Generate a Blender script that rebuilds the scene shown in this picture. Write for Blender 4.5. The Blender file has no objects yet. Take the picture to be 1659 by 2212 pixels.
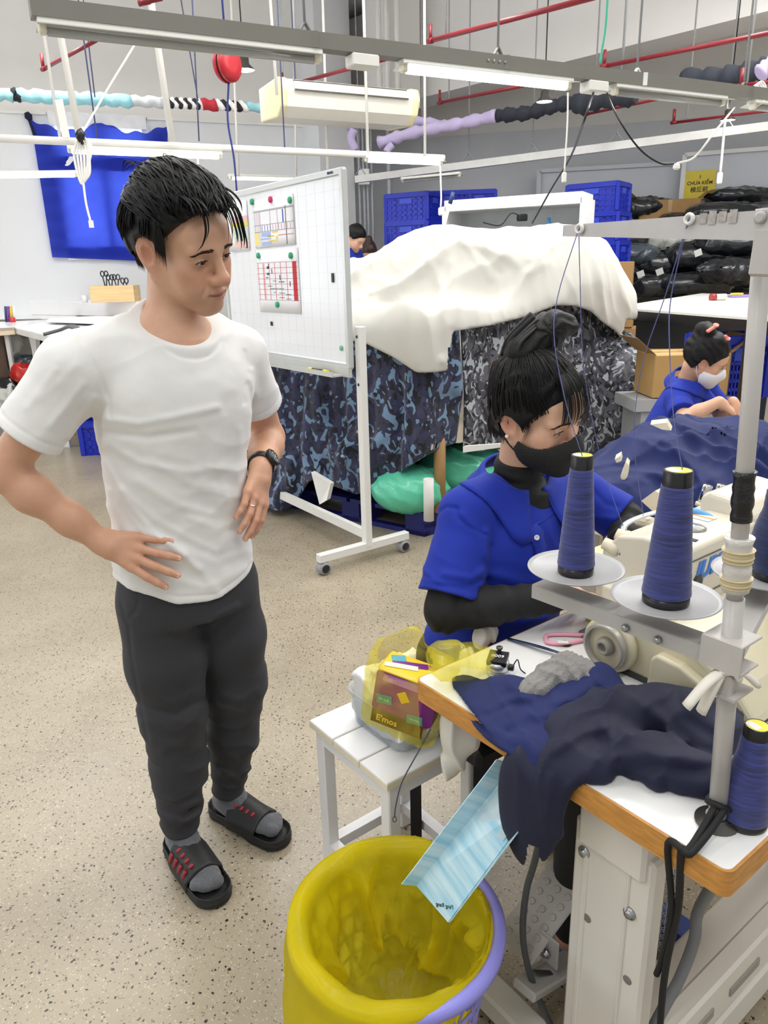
import bpy, bmesh, math, random
import numpy as np
from math import sin, cos, pi, radians, sqrt, atan2
from mathutils import Vector, Matrix

SC = bpy.context.scene
COL = SC.collection

# ------------------------------------------------------------------ camera
CAM_H, PITCH, ROLL, FPX = 1.53, radians(18.0), radians(1.5), 1600.0
_fw = np.array([0, cos(PITCH), -sin(PITCH)])
_up = np.array([0, sin(PITCH), cos(PITCH)])
_ri = np.array([1.0, 0, 0])
CU = _up*cos(ROLL) + _ri*sin(ROLL)
CR = _ri*cos(ROLL) - _up*sin(ROLL)
CC = np.array([0, 0, CAM_H])
cam_d = bpy.data.cameras.new('camera')
cam = bpy.data.objects.new('camera', cam_d)
COL.objects.link(cam)
cam_d.sensor_fit = 'VERTICAL'
cam_d.sensor_height = 24.0
cam_d.lens = 24.0*FPX/2212.0
cam_d.clip_start = 0.05
cam_d.clip_end = 100
_m = Matrix(((CR[0], CU[0], -_fw[0], 0), (CR[1], CU[1], -_fw[1], 0), (CR[2], CU[2], -_fw[2], CAM_H), (0, 0, 0, 1)))
cam.matrix_world = _m
SC.camera = cam

# ------------------------------------------------------------------ light
SC.view_settings.view_transform = 'Standard'
SC.view_settings.look = 'None'
SC.view_settings.gamma = 1.0
SC.view_settings.use_curve_mapping = False
SC.view_settings.exposure = 0.10
wd = bpy.data.worlds.new('world')
SC.world = wd
wd.use_nodes = True
wd.node_tree.nodes['Background'].inputs[0].default_value = (0.93, 0.97, 1.0, 1)
wd.node_tree.nodes['Background'].inputs[1].default_value = 0.62

def area_light(name, loc, size, size_y, power, rot=(0, 0, 0), color=(1, 0.99, 0.98)):
    l = bpy.data.lights.new(name, 'AREA')
    l.shape = 'RECTANGLE'
    l.size, l.size_y, l.energy, l.color = size, size_y, power, color
    o = bpy.data.objects.new(name, l)
    o.location = loc
    o.rotation_euler = rot
    COL.objects.link(o)
    return o

# unseen strips without fixtures, added to light the hall like its lamp rows
FILL_POWER = 30
for _i, (_x, _y) in enumerate([(-3.2, 1.2), (-1.2, -0.9), (1.6, 0.2), (-2.4, 4.2), (0.3, 2.2), (3.0, 3.0), (-0.2, 6.0), (2.4, 5.4), (-3.4, 7.0), (4.6, 5.0), (4.4, 6.6)]):
    area_light('hall_strip_fill_%d' % _i, (_x, _y, 4.0), 2.4, 0.25, FILL_POWER*(1.0 if _y < 5 else 1.7), (0, 0, radians(40)))
    area_light('hall_uplight_fill_%d' % _i, (_x, _y, 4.05), 2.4, 0.2, FILL_POWER*(.45 if _y < 5 else 1.2), (pi, 0, radians(40)))  # upward companions, added only to brighten the ceiling and upper walls

# ------------------------------------------------------------------ helpers
def ray(x, y):
    return CR*(x-829.5)/FPX + CU*(1106-y)/FPX + _fw
def gz(x, y, z=0.0):
    q = ray(x, y)
    return Vector(CC + q*((z-CAM_H)/q[2]))
def gy(x, y, Y):
    q = ray(x, y)
    return Vector(CC + q*(Y/q[1]))
def s(r, g, b):
    def c(v):
        v /= 255.0
        return v/12.92 if v <= 0.04045 else ((v+0.055)/1.055)**2.4
    return (c(r), c(g), c(b), 1.0)

MATS = {}
def M(name, col=(128, 128, 128), rough=0.5, var=0.08, scale=8.0, bump=0.0, bscale=60.0, metal=0.0, spec=0.5,
      alpha=1.0, trans=0.0, emit=None, estr=0.0, sheen=0.0, coat=0.0, vcol=None, sss=0.0, stretch=None, thin=False):
    if name in MATS:
        return MATS[name]
    m = bpy.data.materials.new(name)
    m.use_nodes = True
    nt = m.node_tree
    b = nt.nodes['Principled BSDF']
    N, L = nt.nodes.new, nt.links.new
    tc = N('ShaderNodeTexCoord')
    src = tc.outputs['Object']
    if stretch:
        mp = N('ShaderNodeMapping'); mp.inputs['Scale'].default_value = stretch
        L(src, mp.inputs['Vector']); src = mp.outputs['Vector']
    base = s(*col)
    if vcol:
        at = N('ShaderNodeVertexColor'); at.layer_name = vcol
        csock = at.outputs['Color']
    else:
        csock = None
    no = N('ShaderNodeTexNoise'); no.inputs['Scale'].default_value = scale; no.inputs['Detail'].default_value = 5
    L(src, no.inputs['Vector'])
    hs = N('ShaderNodeHueSaturation')
    mr = N('ShaderNodeMapRange')
    mr.inputs['From Min'].default_value = 0.25; mr.inputs['From Max'].default_value = 0.75
    mr.inputs['To Min'].default_value = 1-var; mr.inputs['To Max'].default_value = 1+var
    L(no.outputs['Fac'], mr.inputs['Value'])
    L(mr.outputs['Result'], hs.inputs['Value'])
    if csock:
        L(csock, hs.inputs['Color'])
    else:
        hs.inputs['Color'].default_value = base
    L(hs.outputs['Color'], b.inputs['Base Color'])
    b.inputs['Roughness'].default_value = rough
    b.inputs['Metallic'].default_value = metal
    b.inputs['Specular IOR Level'].default_value = spec
    b.inputs['Alpha'].default_value = alpha
    b.inputs['Transmission Weight'].default_value = trans
    b.inputs['Sheen Weight'].default_value = sheen
    b.inputs['Coat Weight'].default_value = coat
    if sss:
        b.inputs['Subsurface Weight'].default_value = sss
        b.inputs['Subsurface Radius'].default_value = (0.012, 0.005, 0.003)
        b.inputs['Subsurface Scale'].default_value = 0.4
    if emit:
        b.inputs['Emission Color'].default_value = s(*emit)
        b.inputs['Emission Strength'].default_value = estr
    if bump:
        n2 = N('ShaderNodeTexNoise'); n2.inputs['Scale'].default_value = bscale; n2.inputs['Detail'].default_value = 4
        L(src, n2.inputs['Vector'])
        bp = N('ShaderNodeBump'); bp.inputs['Strength'].default_value = bump; bp.inputs['Distance'].default_value = 0.01
        L(n2.outputs['Fac'], bp.inputs['Height'])
        L(bp.outputs['Normal'], b.inputs['Normal'])
    MATS[name] = m
    return m

ORG = {}
def tag(o, label=None, cat=None, group=None, kind=None):
    if label: o['label'] = label
    if cat: o['category'] = cat
    if group: o['group'] = group
    if kind: o['kind'] = kind
    return o
def thing(name, loc, label, cat, group=None):
    o = bpy.data.objects.new(name, None)
    o.empty_display_size = 0.1
    COL.objects.link(o)
    o.location = loc
    ORG[o.name] = Vector(loc)
    return tag(o, label, cat, group)
def link_mesh(name, me, mat, parent=None, origin=None):
    """me holds world coordinates; origin/parent make them local"""
    o = bpy.data.objects.new(name, me)
    COL.objects.link(o)
    if parent is not None:
        org = ORG[parent.name]
        o.parent = parent
        ORG[o.name] = org
        me.transform(Matrix.Translation(-org))
    else:
        if origin is None:
            if len(me.vertices):
                co = np.empty(len(me.vertices)*3, dtype=np.float32); me.vertices.foreach_get('co', co); co = co.reshape(-1, 3)
                mn, mx = co.min(0), co.max(0)
                origin = Vector(((mn[0]+mx[0])/2, (mn[1]+mx[1])/2, mn[2]))
            else:
                origin = Vector((0, 0, 0))
        origin = Vector([float(v) for v in origin])
        o.location = origin
        ORG[o.name] = origin
        me.transform(Matrix.Translation(-origin))
    if mat is not None:
        for mm in (mat if isinstance(mat, (list, tuple)) else [mat]):
            me.materials.append(mm)
    return o
def copy_tree(o, parent=None, delta=None, loc=None):
    c = o.copy()
    COL.objects.link(c)
    c.parent = parent
    if parent is None:
        if loc is not None: c.location = loc
        if delta is not None: c.location = o.location + Vector(delta)
    ORG[c.name] = Vector(c.location) if parent is None else ORG[parent.name]
    for ch in list(o.children):
        copy_tree(ch, c)
    return c

def V3(a):
    return Vector((float(a[0]), float(a[1]), float(a[2])))

class MB:
    def __init__(self):
        self.v, self.f, self.mi, self.sm = [], [], [], []
        self.cur = 0
        self.smooth = False
    def add(self, vs, fs, smooth=None):
        n = len(self.v)
        self.v.extend([tuple(float(c) for c in v) for v in vs])
        for f in fs:
            self.f.append(tuple(i+n for i in f))
            self.mi.append(self.cur)
            self.sm.append(self.smooth if smooth is None else smooth)
        return self
    def box(self, c, size, rz=0.0, ax=None, bev=0.0):
        c = V3(c)
        hx, hy, hz = size[0]/2, size[1]/2, size[2]/2
        if ax is None:
            ax = (Vector((cos(rz), sin(rz), 0)), Vector((-sin(rz), cos(rz), 0)), Vector((0, 0, 1)))
        ax = [V3(a).normalized() for a in ax]
        if bev <= 0:
            vs = [c+ax[0]*sx*hx+ax[1]*sy*hy+ax[2]*sz*hz for sz in (-1, 1) for sy in (-1, 1) for sx in (-1, 1)]
            fs = [(0, 2, 3, 1), (4, 5, 7, 6), (0, 1, 5, 4), (2, 6, 7, 3), (0, 4, 6, 2), (1, 3, 7, 5)]
            return self.add(vs, fs, False)
        b = min(bev, hx*.95, hy*.95, hz*.95)
        vs, idx = [], {}
        for sx in (-1, 1):
            for sy in (-1, 1):
                for sz in (-1, 1):
                    for k in range(3):
                        d = [hx-b, hy-b, hz-b]; d[k] += b
                        idx[(sx, sy, sz, k)] = len(vs)
                        vs.append(c+ax[0]*sx*d[0]+ax[1]*sy*d[1]+ax[2]*sz*d[2])
        fs = []
        S = (-1, 1)
        for q in S:
            fs.append([idx[(q, a, bb, 0)] for a, bb in ((-1, -1), (1, -1), (1, 1), (-1, 1))][::q])
            fs.append([idx[(a, q, bb, 1)] for a, bb in ((-1, -1), (-1, 1), (1, 1), (1, -1))][::q])
            fs.append([idx[(a, bb, q, 2)] for a, bb in ((-1, -1), (1, -1), (1, 1), (-1, 1))][::q])
        for a in S:
            for bb in S:
                q = a*bb
                fs.append([idx[(a, bb, -1, 0)], idx[(a, bb, -1, 1)], idx[(a, bb, 1, 1)], idx[(a, bb, 1, 0)]][::q])
                fs.append([idx[(-1, a, bb, 1)], idx[(-1, a, bb, 2)], idx[(1, a, bb, 2)], idx[(1, a, bb, 1)]][::q])
                fs.append([idx[(a, -1, bb, 2)], idx[(a, -1, bb, 0)], idx[(a, 1, bb, 0)], idx[(a, 1, bb, 2)]][::q])
        for a in S:
            for bb in S:
                for cc in S:
                    q = a*bb*cc
                    fs.append([idx[(a, bb, cc, 0)], idx[(a, bb, cc, 1)], idx[(a, bb, cc, 2)]][::q])
        return self.add(vs, fs, False)
    def bar(self, a, b, w, h=None, upv=(0, 0, 1), bev=0.0):
        """square bar from a to b"""
        a, b = V3(a), V3(b)
        d = (b-a)
        u = V3(upv)
        if abs(d.normalized().dot(u.normalized())) > .98: u = Vector((0, 1, 0))
        x = d.normalized(); y = u.cross(x).normalized(); z = x.cross(y)
        return self.box((a+b)/2, (d.length, w, h or w), ax=(x, y, z), bev=bev)
    def tube(self, pts, r, seg=8, caps=True, smooth=True, rs=None, flat=1.0):
        pts = [V3(p) for p in pts]
        n = len(pts)
        rr = rs if rs is not None else [r]*n
        vs, fs = [], []
        prev = None
        for i, p in enumerate(pts):
            t = (pts[min(i+1, n-1)]-pts[max(i-1, 0)])
            if t.length < 1e-9: t = Vector((0, 0, 1))
            t.normalize()
            if prev is None:
                u = Vector((0, 0, 1)) if abs(t.z) < .9 else Vector((1, 0, 0))
                x = u.cross(t).normalized()
            else:
                x = (prev - t*prev.dot(t))
                x = x.normalized() if x.length > 1e-6 else Vector((1, 0, 0))
            prev = x
            y = t.cross(x)
            for k in range(seg):
                a = 2*pi*k/seg
                vs.append(p + (x*cos(a) + y*sin(a)*flat)*rr[i])
        for i in range(n-1):
            for k in range(seg):
                k2 = (k+1) % seg
                fs.append((i*seg+k, i*seg+k2, (i+1)*seg+k2, (i+1)*seg+k))
        self.add(vs, fs, smooth)
        if caps:
            m = len(self.v)-len(vs)
            for base, rev in ((0, True), ((n-1)*seg, False)):
                f = [m+base+k for k in range(seg)]
                self.f.append(tuple(f[::-1] if rev else f)); self.mi.append(self.cur); self.sm.append(False)
        return self
    def lathe(self, prof, c, axis=(0, 0, 1), seg=24, smooth=True, caps=True):
        """prof: list of (radius, height along axis)"""
        c = V3(c); z = V3(axis).normalized()
        u = Vector((0, 0, 1)) if abs(z.z) < .9 else Vector((1, 0, 0))
        x = u.cross(z).normalized(); y = z.cross(x)
        vs, fs = [], []
        for (r, h) in prof:
            for k in range(seg):
                a = 2*pi*k/seg
                vs.append(c+z*h+(x*cos(a)+y*sin(a))*max(r, 1e-5))
        for i in range(len(prof)-1):
            for k in range(seg):
                k2 = (k+1) % seg
                fs.append((i*seg+k, i*seg+k2, (i+1)*seg+k2, (i+1)*seg+k))
        n0 = len(self.v)
        self.add(vs, fs, smooth)
        if caps:
            if prof[0][0] > 1e-4:
                self.f.append(tuple(n0+k for k in range(seg))[::-1]); self.mi.append(self.cur); self.sm.append(False)
            if prof[-1][0] > 1e-4:
                self.f.append(tuple(n0+(len(prof)-1)*seg+k for k in range(seg))); self.mi.append(self.cur); self.sm.append(False)
        return self
    def prism(self, poly, off):
        """poly: 3D points of a planar polygon, off: extrusion vector"""
        p = [V3(a) for a in poly]; o = V3(off); n = len(p)
        vs = p + [a+o for a in p]
        fs = [tuple(range(n))[::-1], tuple(range(n, 2*n))]
        for i in range(n):
            j = (i+1) % n
            fs.append((i, j, n+j, n+i))
        return self.add(vs, fs, False)
    def quad(self, a, b, c, d):
        return self.add([a, b, c, d], [(0, 1, 2, 3)], False)
    def grid(self, P, closed_u=False, smooth=True, thick=0.0):
        """P: array (nu,nv,3)"""
        P = np.asarray(P, float)
        nu, nv = P.shape[:2]
        vs = P.reshape(-1, 3)
        fs = []
        for i in range(nu if closed_u else nu-1):
            i2 = (i+1) % nu
            for j in range(nv-1):
                fs.append((i*nv+j, i2*nv+j, i2*nv+j+1, i*nv+j+1))
        return self.add(vs, fs, smooth)
    def mesh(self, name):
        me = bpy.data.meshes.new(name)
        me.from_pydata(self.v, [], self.f)
        me.polygons.foreach_set('use_smooth', self.sm)
        if any(self.mi):
            me.polygons.foreach_set('material_index', self.mi)
        me.update()
        return me
    def build(self, name, mat, parent=None, origin=None, fixn=True):
        me = self.mesh(name)
        if fixn:
            bm = bmesh.new(); bm.from_mesh(me)
            bmesh.ops.recalc_face_normals(bm, faces=bm.faces)
            bm.to_mesh(me); bm.free()
        return link_mesh(name, me, mat, parent, origin)

def np_mesh(name, v, f, mat, parent=None, smooth=True, colors=None, origin=None, cname='col'):
    me = bpy.data.meshes.new(name)
    v = np.asarray(v, np.float32); f = np.asarray(f, np.int32)
    me.vertices.add(len(v)); me.vertices.foreach_set('co', v.ravel())
    k = f.shape[1]
    me.loops.add(f.size); me.loops.foreach_set('vertex_index', f.ravel())
    me.polygons.add(len(f))
    me.polygons.foreach_set('loop_start', np.arange(0, f.size, k, dtype=np.int32))
    me.polygons.foreach_set('loop_total', np.full(len(f), k, np.int32))
    me.polygons.foreach_set('use_smooth', np.full(len(f), smooth))
    me.update(calc_edges=True)
    if colors is not None:
        a = me.color_attributes.new(cname, 'FLOAT_COLOR', 'POINT')
        c4 = np.ones((len(v), 4), np.float32); c4[:, :3] = colors
        a.data.foreach_set('color', c4.ravel())
    me.validate()
    return link_mesh(name, me, mat, parent, origin)

# ---- numpy noise -----------------------------------------------------------
def _hash(ix, iy, iz, seed):
    n = (ix*374761393 + iy*668265263 + iz*2147483647 + seed*1274126177) & 0xffffffff
    n = ((n ^ (n >> 13))*1274126177) & 0xffffffff
    n = (n ^ (n >> 16))
    return (n & 0xffff)/32767.5-1.0
def vnoise(p, seed=0):
    """value noise -1..1 for (n,3) points"""
    p = np.asarray(p, float)
    i = np.floor(p).astype(np.int64); fr = p-i
    u = fr*fr*(3-2*fr)
    r = 0
    for dx in (0, 1):
        wx = u[:, 0] if dx else 1-u[:, 0]
        for dy in (0, 1):
            wy = u[:, 1] if dy else 1-u[:, 1]
            for dz in (0, 1):
                wz = u[:, 2] if dz else 1-u[:, 2]
                r = r+wx*wy*wz*_hash(i[:, 0]+dx, i[:, 1]+dy, i[:, 2]+dz, seed)
    return r
def fbm(p, seed=0, oct=3, gain=.5):
    r, a = 0, 1.0
    p = np.asarray(p, float)
    for k in range(oct):
        r = r+a*vnoise(p*2**k+17.3*k, seed+k); a *= gain
    return r

def drape(p, d, freq, amp, seed, warp=1.6, wf=3.0, sharp=1.3, mask=True):
    """long soft cloth folds whose crests run across direction d"""
    d = np.array(d, float); d /= np.linalg.norm(d)
    ph = freq*(p@d)+warp*fbm(p*wf, seed, 2)
    r = (1-np.abs(np.sin(ph)))**sharp-.36
    if mask: r = r*np.clip(.55+.9*vnoise(p*wf*.8+9.1, seed+5), 0, 1.2)
    return amp*r
# ---- signed distance fields -------------------------------------------------
def A3(a): return np.array([float(a[0]), float(a[1]), float(a[2])])
def sd_sphere(p, c, r): return np.linalg.norm(p-A3(c), axis=1)-r
def sd_ell(p, c, r, R=None):
    q = p-A3(c)
    if R is not None: q = q@R          # R columns = local axes
    r = A3(r)
    k0 = np.linalg.norm(q/r, axis=1); k1 = np.linalg.norm(q/(r*r), axis=1)
    return np.where(k1 > 1e-9, k0*(k0-1)/np.maximum(k1, 1e-9), -r.min())
def sd_cone(p, a, b, ra, rb):
    a, b = A3(a), A3(b)
    ba = b-a; h = np.clip((p-a)@ba/max(ba@ba, 1e-12), 0, 1)
    return np.linalg.norm(p-a-h[:, None]*ba, axis=1)-(ra+(rb-ra)*h)
def sd_box(p, c, hs, r=0.0, R=None):
    q = p-A3(c)
    if R is not None: q = q@R
    d = np.abs(q)-(A3(hs)-r)
    return np.linalg.norm(np.maximum(d, 0), axis=1)+np.minimum(d.max(1), 0)-r
def smin(a, b, k):
    h = np.clip(.5+.5*(b-a)/k, 0, 1)
    return b+(a-b)*h-k*h*(1-h)
def smax(a, b, k): return -smin(-a, -b, k)
def chain(p, pts, rs, k=0.02):
    d = None
    for i in range(len(pts)-1):
        e = sd_cone(p, pts[i], pts[i+1], rs[i], rs[i+1])
        d = e if d is None else smin(d, e, k)
    return d

def sdf_mesh(fn, lo, hi, h, slack=1.6, cull=.006):
    """sparse surface nets: returns verts, quads"""
    lo = np.array(lo, float); hi = np.array(hi, float)
    L = 4
    s0 = h*2**L
    n = np.ceil((hi-lo)/s0).astype(int)
    g = np.stack(np.meshgrid(*[np.arange(k) for k in n], indexing='ij'), -1).reshape(-1, 3)
    size = s0
    for lv in range(L, -1, -1):
        c = lo+(g+.5)*size
        d = fn(c)
        g = g[np.abs(d) < (size*.87*slack if lv == 0 else size*.87*1.25+cull)]
        if lv:
            off = np.stack(np.meshgrid([0, 1], [0, 1], [0, 1], indexing='ij'), -1).reshape(-1, 3)
            g = (g[:, None, :]*2+off[None]).reshape(-1, 3)
            size /= 2
    off = np.stack(np.meshgrid([0, 1], [0, 1], [0, 1], indexing='ij'), -1).reshape(-1, 3)
    B = 1 << 20
    key = lambda a: (a[..., 0]*B+a[..., 1])*B+a[..., 2]
    cn = (g[:, None, :]+off[None])
    ck = key(cn)
    uk, inv = np.unique(ck.ravel(), return_inverse=True)
    uc = np.stack([uk//(B*B), (uk//B) % B, uk % B], -1)
    val = fn(lo+uc*h)
    cv = val[inv].reshape(-1, 8)
    act = (cv.min(1) < 0) & (cv.max(1) >= 0)
    g, cv = g[act], cv[act]
    edges = [(a, b) for a in range(8) for b in range(a+1, 8) if np.abs(off[a]-off[b]).sum() == 1]
    acc = np.zeros((len(g), 3)); cnt = np.zeros(len(g))
    for a, b in edges:
        va, vb = cv[:, a], cv[:, b]
        m = (va < 0) != (vb < 0)
        t = np.where(m, va/np.where(m, va-vb, 1), 0)
        acc += np.where(m[:, None], off[a]+t[:, None]*(off[b]-off[a]), 0); cnt += m
    verts = lo+(g+acc/cnt[:, None])*h
    gk = key(g); order = np.argsort(gk); sk = gk[order]
    def find(q):
        k = key(q); i = np.searchsorted(sk, k); i = np.minimum(i, len(sk)-1)
        ok = sk[i] == k
        return np.where(ok, order[i], -1)
    faces = []
    for ax in range(3):
        b = [4, 2, 1][ax]
        v0, v1 = cv[:, 0], cv[:, b]
        m = (v0 < 0) != (v1 < 0)
        q = g[m]; flip = (v0[m] < 0)
        e1 = np.zeros(3, int); e2 = np.zeros(3, int); e1[(ax+1) % 3] = 1; e2[(ax+2) % 3] = 1
        i0, i1, i2, i3 = find(q), find(q-e1), find(q-e1-e2), find(q-e2)
        F = np.stack([i0, i1, i2, i3], -1)
        F = np.where(flip[:, None], F, F[:, ::-1])
        faces.append(F[(F >= 0).all(1)])
    return verts, np.concatenate(faces)

def gate(p, c, r, fn, pad=.03):
    d = np.linalg.norm(p-A3(c), axis=1)-r
    m = d < pad
    if m.any(): d[m] = fn(p[m])
    return d
def near_only(p, d, fn, lim=.03):
    """displacement evaluated only near the surface"""
    o = np.zeros(len(p)); m = np.abs(d) < lim
    if m.any(): o[m] = fn(p[m])
    return o
def rotm(x, y, z):
    return np.array([A3(x), A3(y), A3(z)]).T
def frame(fwd, up=(0, 0, 1)):
    f = A3(fwd); f /= np.linalg.norm(f)
    l = np.cross(A3(up), f); l /= np.linalg.norm(l)
    u = np.cross(f, l)
    return f, l, u
def lerp(a, b, t): return a+(b-a)*t
def bez(p0, p1, p2, p3, n=16):
    p0, p1, p2, p3 = V3(p0), V3(p1), V3(p2), V3(p3)
    return [p0*(1-t)**3+p1*3*t*(1-t)**2+p2*3*t*t*(1-t)+p3*t**3 for t in [i/(n-1) for i in range(n)]]
def smooth_path(pts, n=6):
    """Catmull-Rom"""
    P = [V3(p) for p in pts]; P = [P[0]*2-P[1]]+P+[P[-1]*2-P[-2]]
    out = []
    for i in range(1, len(P)-2):
        for k in range(n):
            t = k/n
            a, b, c, d = P[i-1], P[i], P[i+1], P[i+2]
            out.append(.5*((2*b)+(c-a)*t+(2*a-5*b+4*c-d)*t*t+(3*b-a-3*c+d)*t**3))
    out.append(P[-2])
    return out
def text_mesh(txt, size, origin, xdir, ydir, mat, name, parent, extr=0.0006, shear=0.0, align='CENTER', bold=0.0, sx=1.0):
    c = bpy.data.curves.new(name, 'FONT')
    c.body = txt; c.size = size; c.align_x = align; c.align_y = 'CENTER'; c.extrude = extr; c.shear = shear; c.offset = bold
    c.resolution_u = 2
    o = bpy.data.objects.new(name, c)
    COL.objects.link(o)
    dg = bpy.context.evaluated_depsgraph_get()
    me = bpy.data.meshes.new_from_object(o.evaluated_get(dg))
    bpy.data.objects.remove(o); bpy.data.curves.remove(c)
    x = V3(xdir).normalized(); y = V3(ydir).normalized(); z = x.cross(y)
    x = x*sx
    og = V3(origin)
    me.transform(Matrix(((x.x, y.x, z.x, og.x), (x.y, y.y, z.y, og.y), (x.z, y.z, z.z, og.z), (0, 0, 0, 1))))
    me.name = name
    return link_mesh(name, me, mat, parent)
# ================================================================== ROOM
def floor_mat():
    m = bpy.data.materials.new('terrazzo_floor'); m.use_nodes = True
    nt = m.node_tree; b = nt.nodes['Principled BSDF']; N, L = nt.nodes.new, nt.links.new
    tc = N('ShaderNodeTexCoord')
    no = N('ShaderNodeTexNoise'); no.inputs['Scale'].default_value = 2.2; no.inputs['Detail'].default_value = 8; no.inputs['Roughness'].default_value = .65
    L(tc.outputs['Object'], no.inputs['Vector'])
    cr = N('ShaderNodeValToRGB')
    cr.color_ramp.elements[0].position = .3; cr.color_ramp.elements[0].color = s(150, 139, 119)
    cr.color_ramp.elements[1].position = .7; cr.color_ramp.elements[1].color = s(172, 161, 140)
    L(no.outputs['Fac'], cr.inputs['Fac'])
    cur = cr.outputs['Color']
    for sc, th, rnd, col in ((150, .19, .20, s(84, 76, 66)), (85, .19, .19, s(40, 38, 36)), (210, .2, .24, s(214, 204, 184)), (48, .13, .16, s(44, 41, 38)), (120, .16, .12, s(120, 92, 66))):
        vo = N('ShaderNodeTexVoronoi'); vo.inputs['Scale'].default_value = sc
        mp = N('ShaderNodeMapping'); mp.inputs['Location'].default_value = (sc*.13, sc*.07, 0); mp.inputs['Scale'].default_value = (1, 1, 0.0)
        n3 = N('ShaderNodeTexNoise'); n3.inputs['Scale'].default_value = sc*1.4
        L(tc.outputs['Object'], n3.inputs['Vector'])
        ad = N('ShaderNodeMixRGB'); ad.blend_type = 'ADD'; ad.inputs['Fac'].default_value = .012
        L(tc.outputs['Object'], ad.inputs['Color1']); L(n3.outputs['Color'], ad.inputs['Color2'])
        L(ad.outputs['Color'], mp.inputs['Vector']); L(mp.outputs['Vector'], vo.inputs['Vector'])
        lt = N('ShaderNodeMath'); lt.operation = 'LESS_THAN'; lt.inputs[1].default_value = th*1.3
        L(vo.outputs['Distance'], lt.inputs[0])
        sep = N('ShaderNodeSeparateColor'); L(vo.outputs['Color'], sep.inputs['Color'])
        l2 = N('ShaderNodeMath'); l2.operation = 'LESS_THAN'; l2.inputs[1].default_value = rnd*1.6
        L(sep.outputs['Red'], l2.inputs[0])
        mu = N('ShaderNodeMath'); mu.operation = 'MULTIPLY'; L(lt.outputs[0], mu.inputs[0]); L(l2.outputs[0], mu.inputs[1])
        mx = N('ShaderNodeMixRGB'); L(mu.outputs[0], mx.inputs['Fac']); L(cur, mx.inputs['Color1']); mx.inputs['Color2'].default_value = col
        cur = mx.outputs['Color']
    L(cur, b.inputs['Base Color'])
    mr = N('ShaderNodeMapRange'); mr.inputs['To Min'].default_value = .2; mr.inputs['To Max'].default_value = .42
    L(no.outputs['Fac'], mr.inputs['Value']); L(mr.outputs['Result'], b.inputs['Roughness'])
    b.inputs['Specular IOR Level'].default_value = .55
    return m
mb = MB(); mb.box((0, 6, -.05), (26, 22, .1)); tag(mb.build('floor', floor_mat()), kind='structure')
W_UP = M('wall_white_paint', (236, 234, 230), .7, .02, 2)
W_LOW = M('wall_grey_paint', (228, 230, 232), .6, .02, 2)
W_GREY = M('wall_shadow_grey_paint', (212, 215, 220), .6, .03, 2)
mb = MB(); mb.box((0, 5, 5.05), (26, 16, .1)); tag(mb.build('ceiling', M('ceiling_white', (240, 239, 236), .8, .02, 2)), kind='structure')

def wall_seg(mb, a, b, z0, z1, t=.1, out=1):
    a, b = Vector((a[0], a[1], 0)), Vector((b[0], b[1], 0))
    d = (b-a); n = Vector((-d.y, d.x, 0)).normalized()*out
    c = (a+b)/2+n*t/2; c.z = (z0+z1)/2
    mb.box(c, (d.length, t, z1-z0), ax=(d.normalized(), n, (0, 0, 1)))
# left back wall with an opening for the window behind the blue cloth
WLd = Vector((.927, .375, 0)); WLn = Vector((-.375, .927, 0))
WL0 = Vector((-4.5, 10.05, 0))
def wl(u, z, off=0.0):
    p = WL0+WLd*u+WLn*off; return Vector((p.x, p.y, z))
def wl_px(x, y, off=0.0):
    """point on the left wall plane seen at a pixel"""
    q = Vector(ray(x, y)); o = Vector(CC)
    t = (WL0+WLn*off-o).dot(WLn)/q.dot(WLn)
    return o+q*t
mb = MB()
_a, _b = wl_px(110, 300), wl_px(345, 545)
u0 = (_a-WL0).dot(WLd); u1 = (_b-WL0).dot(WLd); z0w = _b.z; z1w = wl_px(200, 262).z
wall_seg(mb, wl(-6, 0), wl(u0, 0), 0, 5.0); wall_seg(mb, wl(u1, 0), wl(3.9, 0), 0, 5.0)
wall_seg(mb, wl(u0, 0), wl(u1, 0), 0, z0w); wall_seg(mb, wl(u0, 0), wl(u1, 0), z1w, 5.0)
wleft = tag(mb.build('wall_left', W_UP), kind='structure')
mb = MB(); zl = wl_px(40, 247).z
wall_seg(mb, wl(-6, 0, -.03), wl(u0, 0, -.03), 0, zl, .03); wall_seg(mb, wl(u1, 0, -.03), wl(3.9, 0, -.03), 0, zl, .03)
wall_seg(mb, wl(u0, 0, -.03), wl(u1, 0, -.03), 0, z0w, .03)
mb.build('lower_panel', W_LOW, wleft)
mb = MB(); wall_seg(mb, wl(-6, 0, -.06), wl(u0-.02, 0, -.06), zl, zl+.03, .06); wall_seg(mb, wl(u1+.02, 0, -.06), wl(3.9, 0, -.06), zl, zl+.03, .06)
mb.build('panel_cap', W_UP, wleft)
# daylit window behind the cloth
win = MB()
for u in (u0, (u0+u1)/2, u1): win.bar(wl(u, z0w, .0), wl(u, z1w, .0), .09)
for z in (z0w, z0w+(z1w-z0w)*.68, z1w): win.bar(wl(u0, z, .0), wl(u1, z, .0), .16)
wo = tag(win.build('window_1', M('window_frame_white', (230, 232, 235), .4)), kind='structure')
for k in range(2):
    mb = MB(); a = u0+(u1-u0)*k/2
    mb.box((wl(a+(u1-u0)/4, (z0w+z1w)/2, .08)), ((u1-u0)/2, .01, z1w-z0w), ax=(WLd, WLn, (0, 0, 1)))
    mb.build('pane', M('daylit_glass', (235, 240, 250), .2, emit=(232, 240, 255), estr=1.7), wo)
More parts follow.
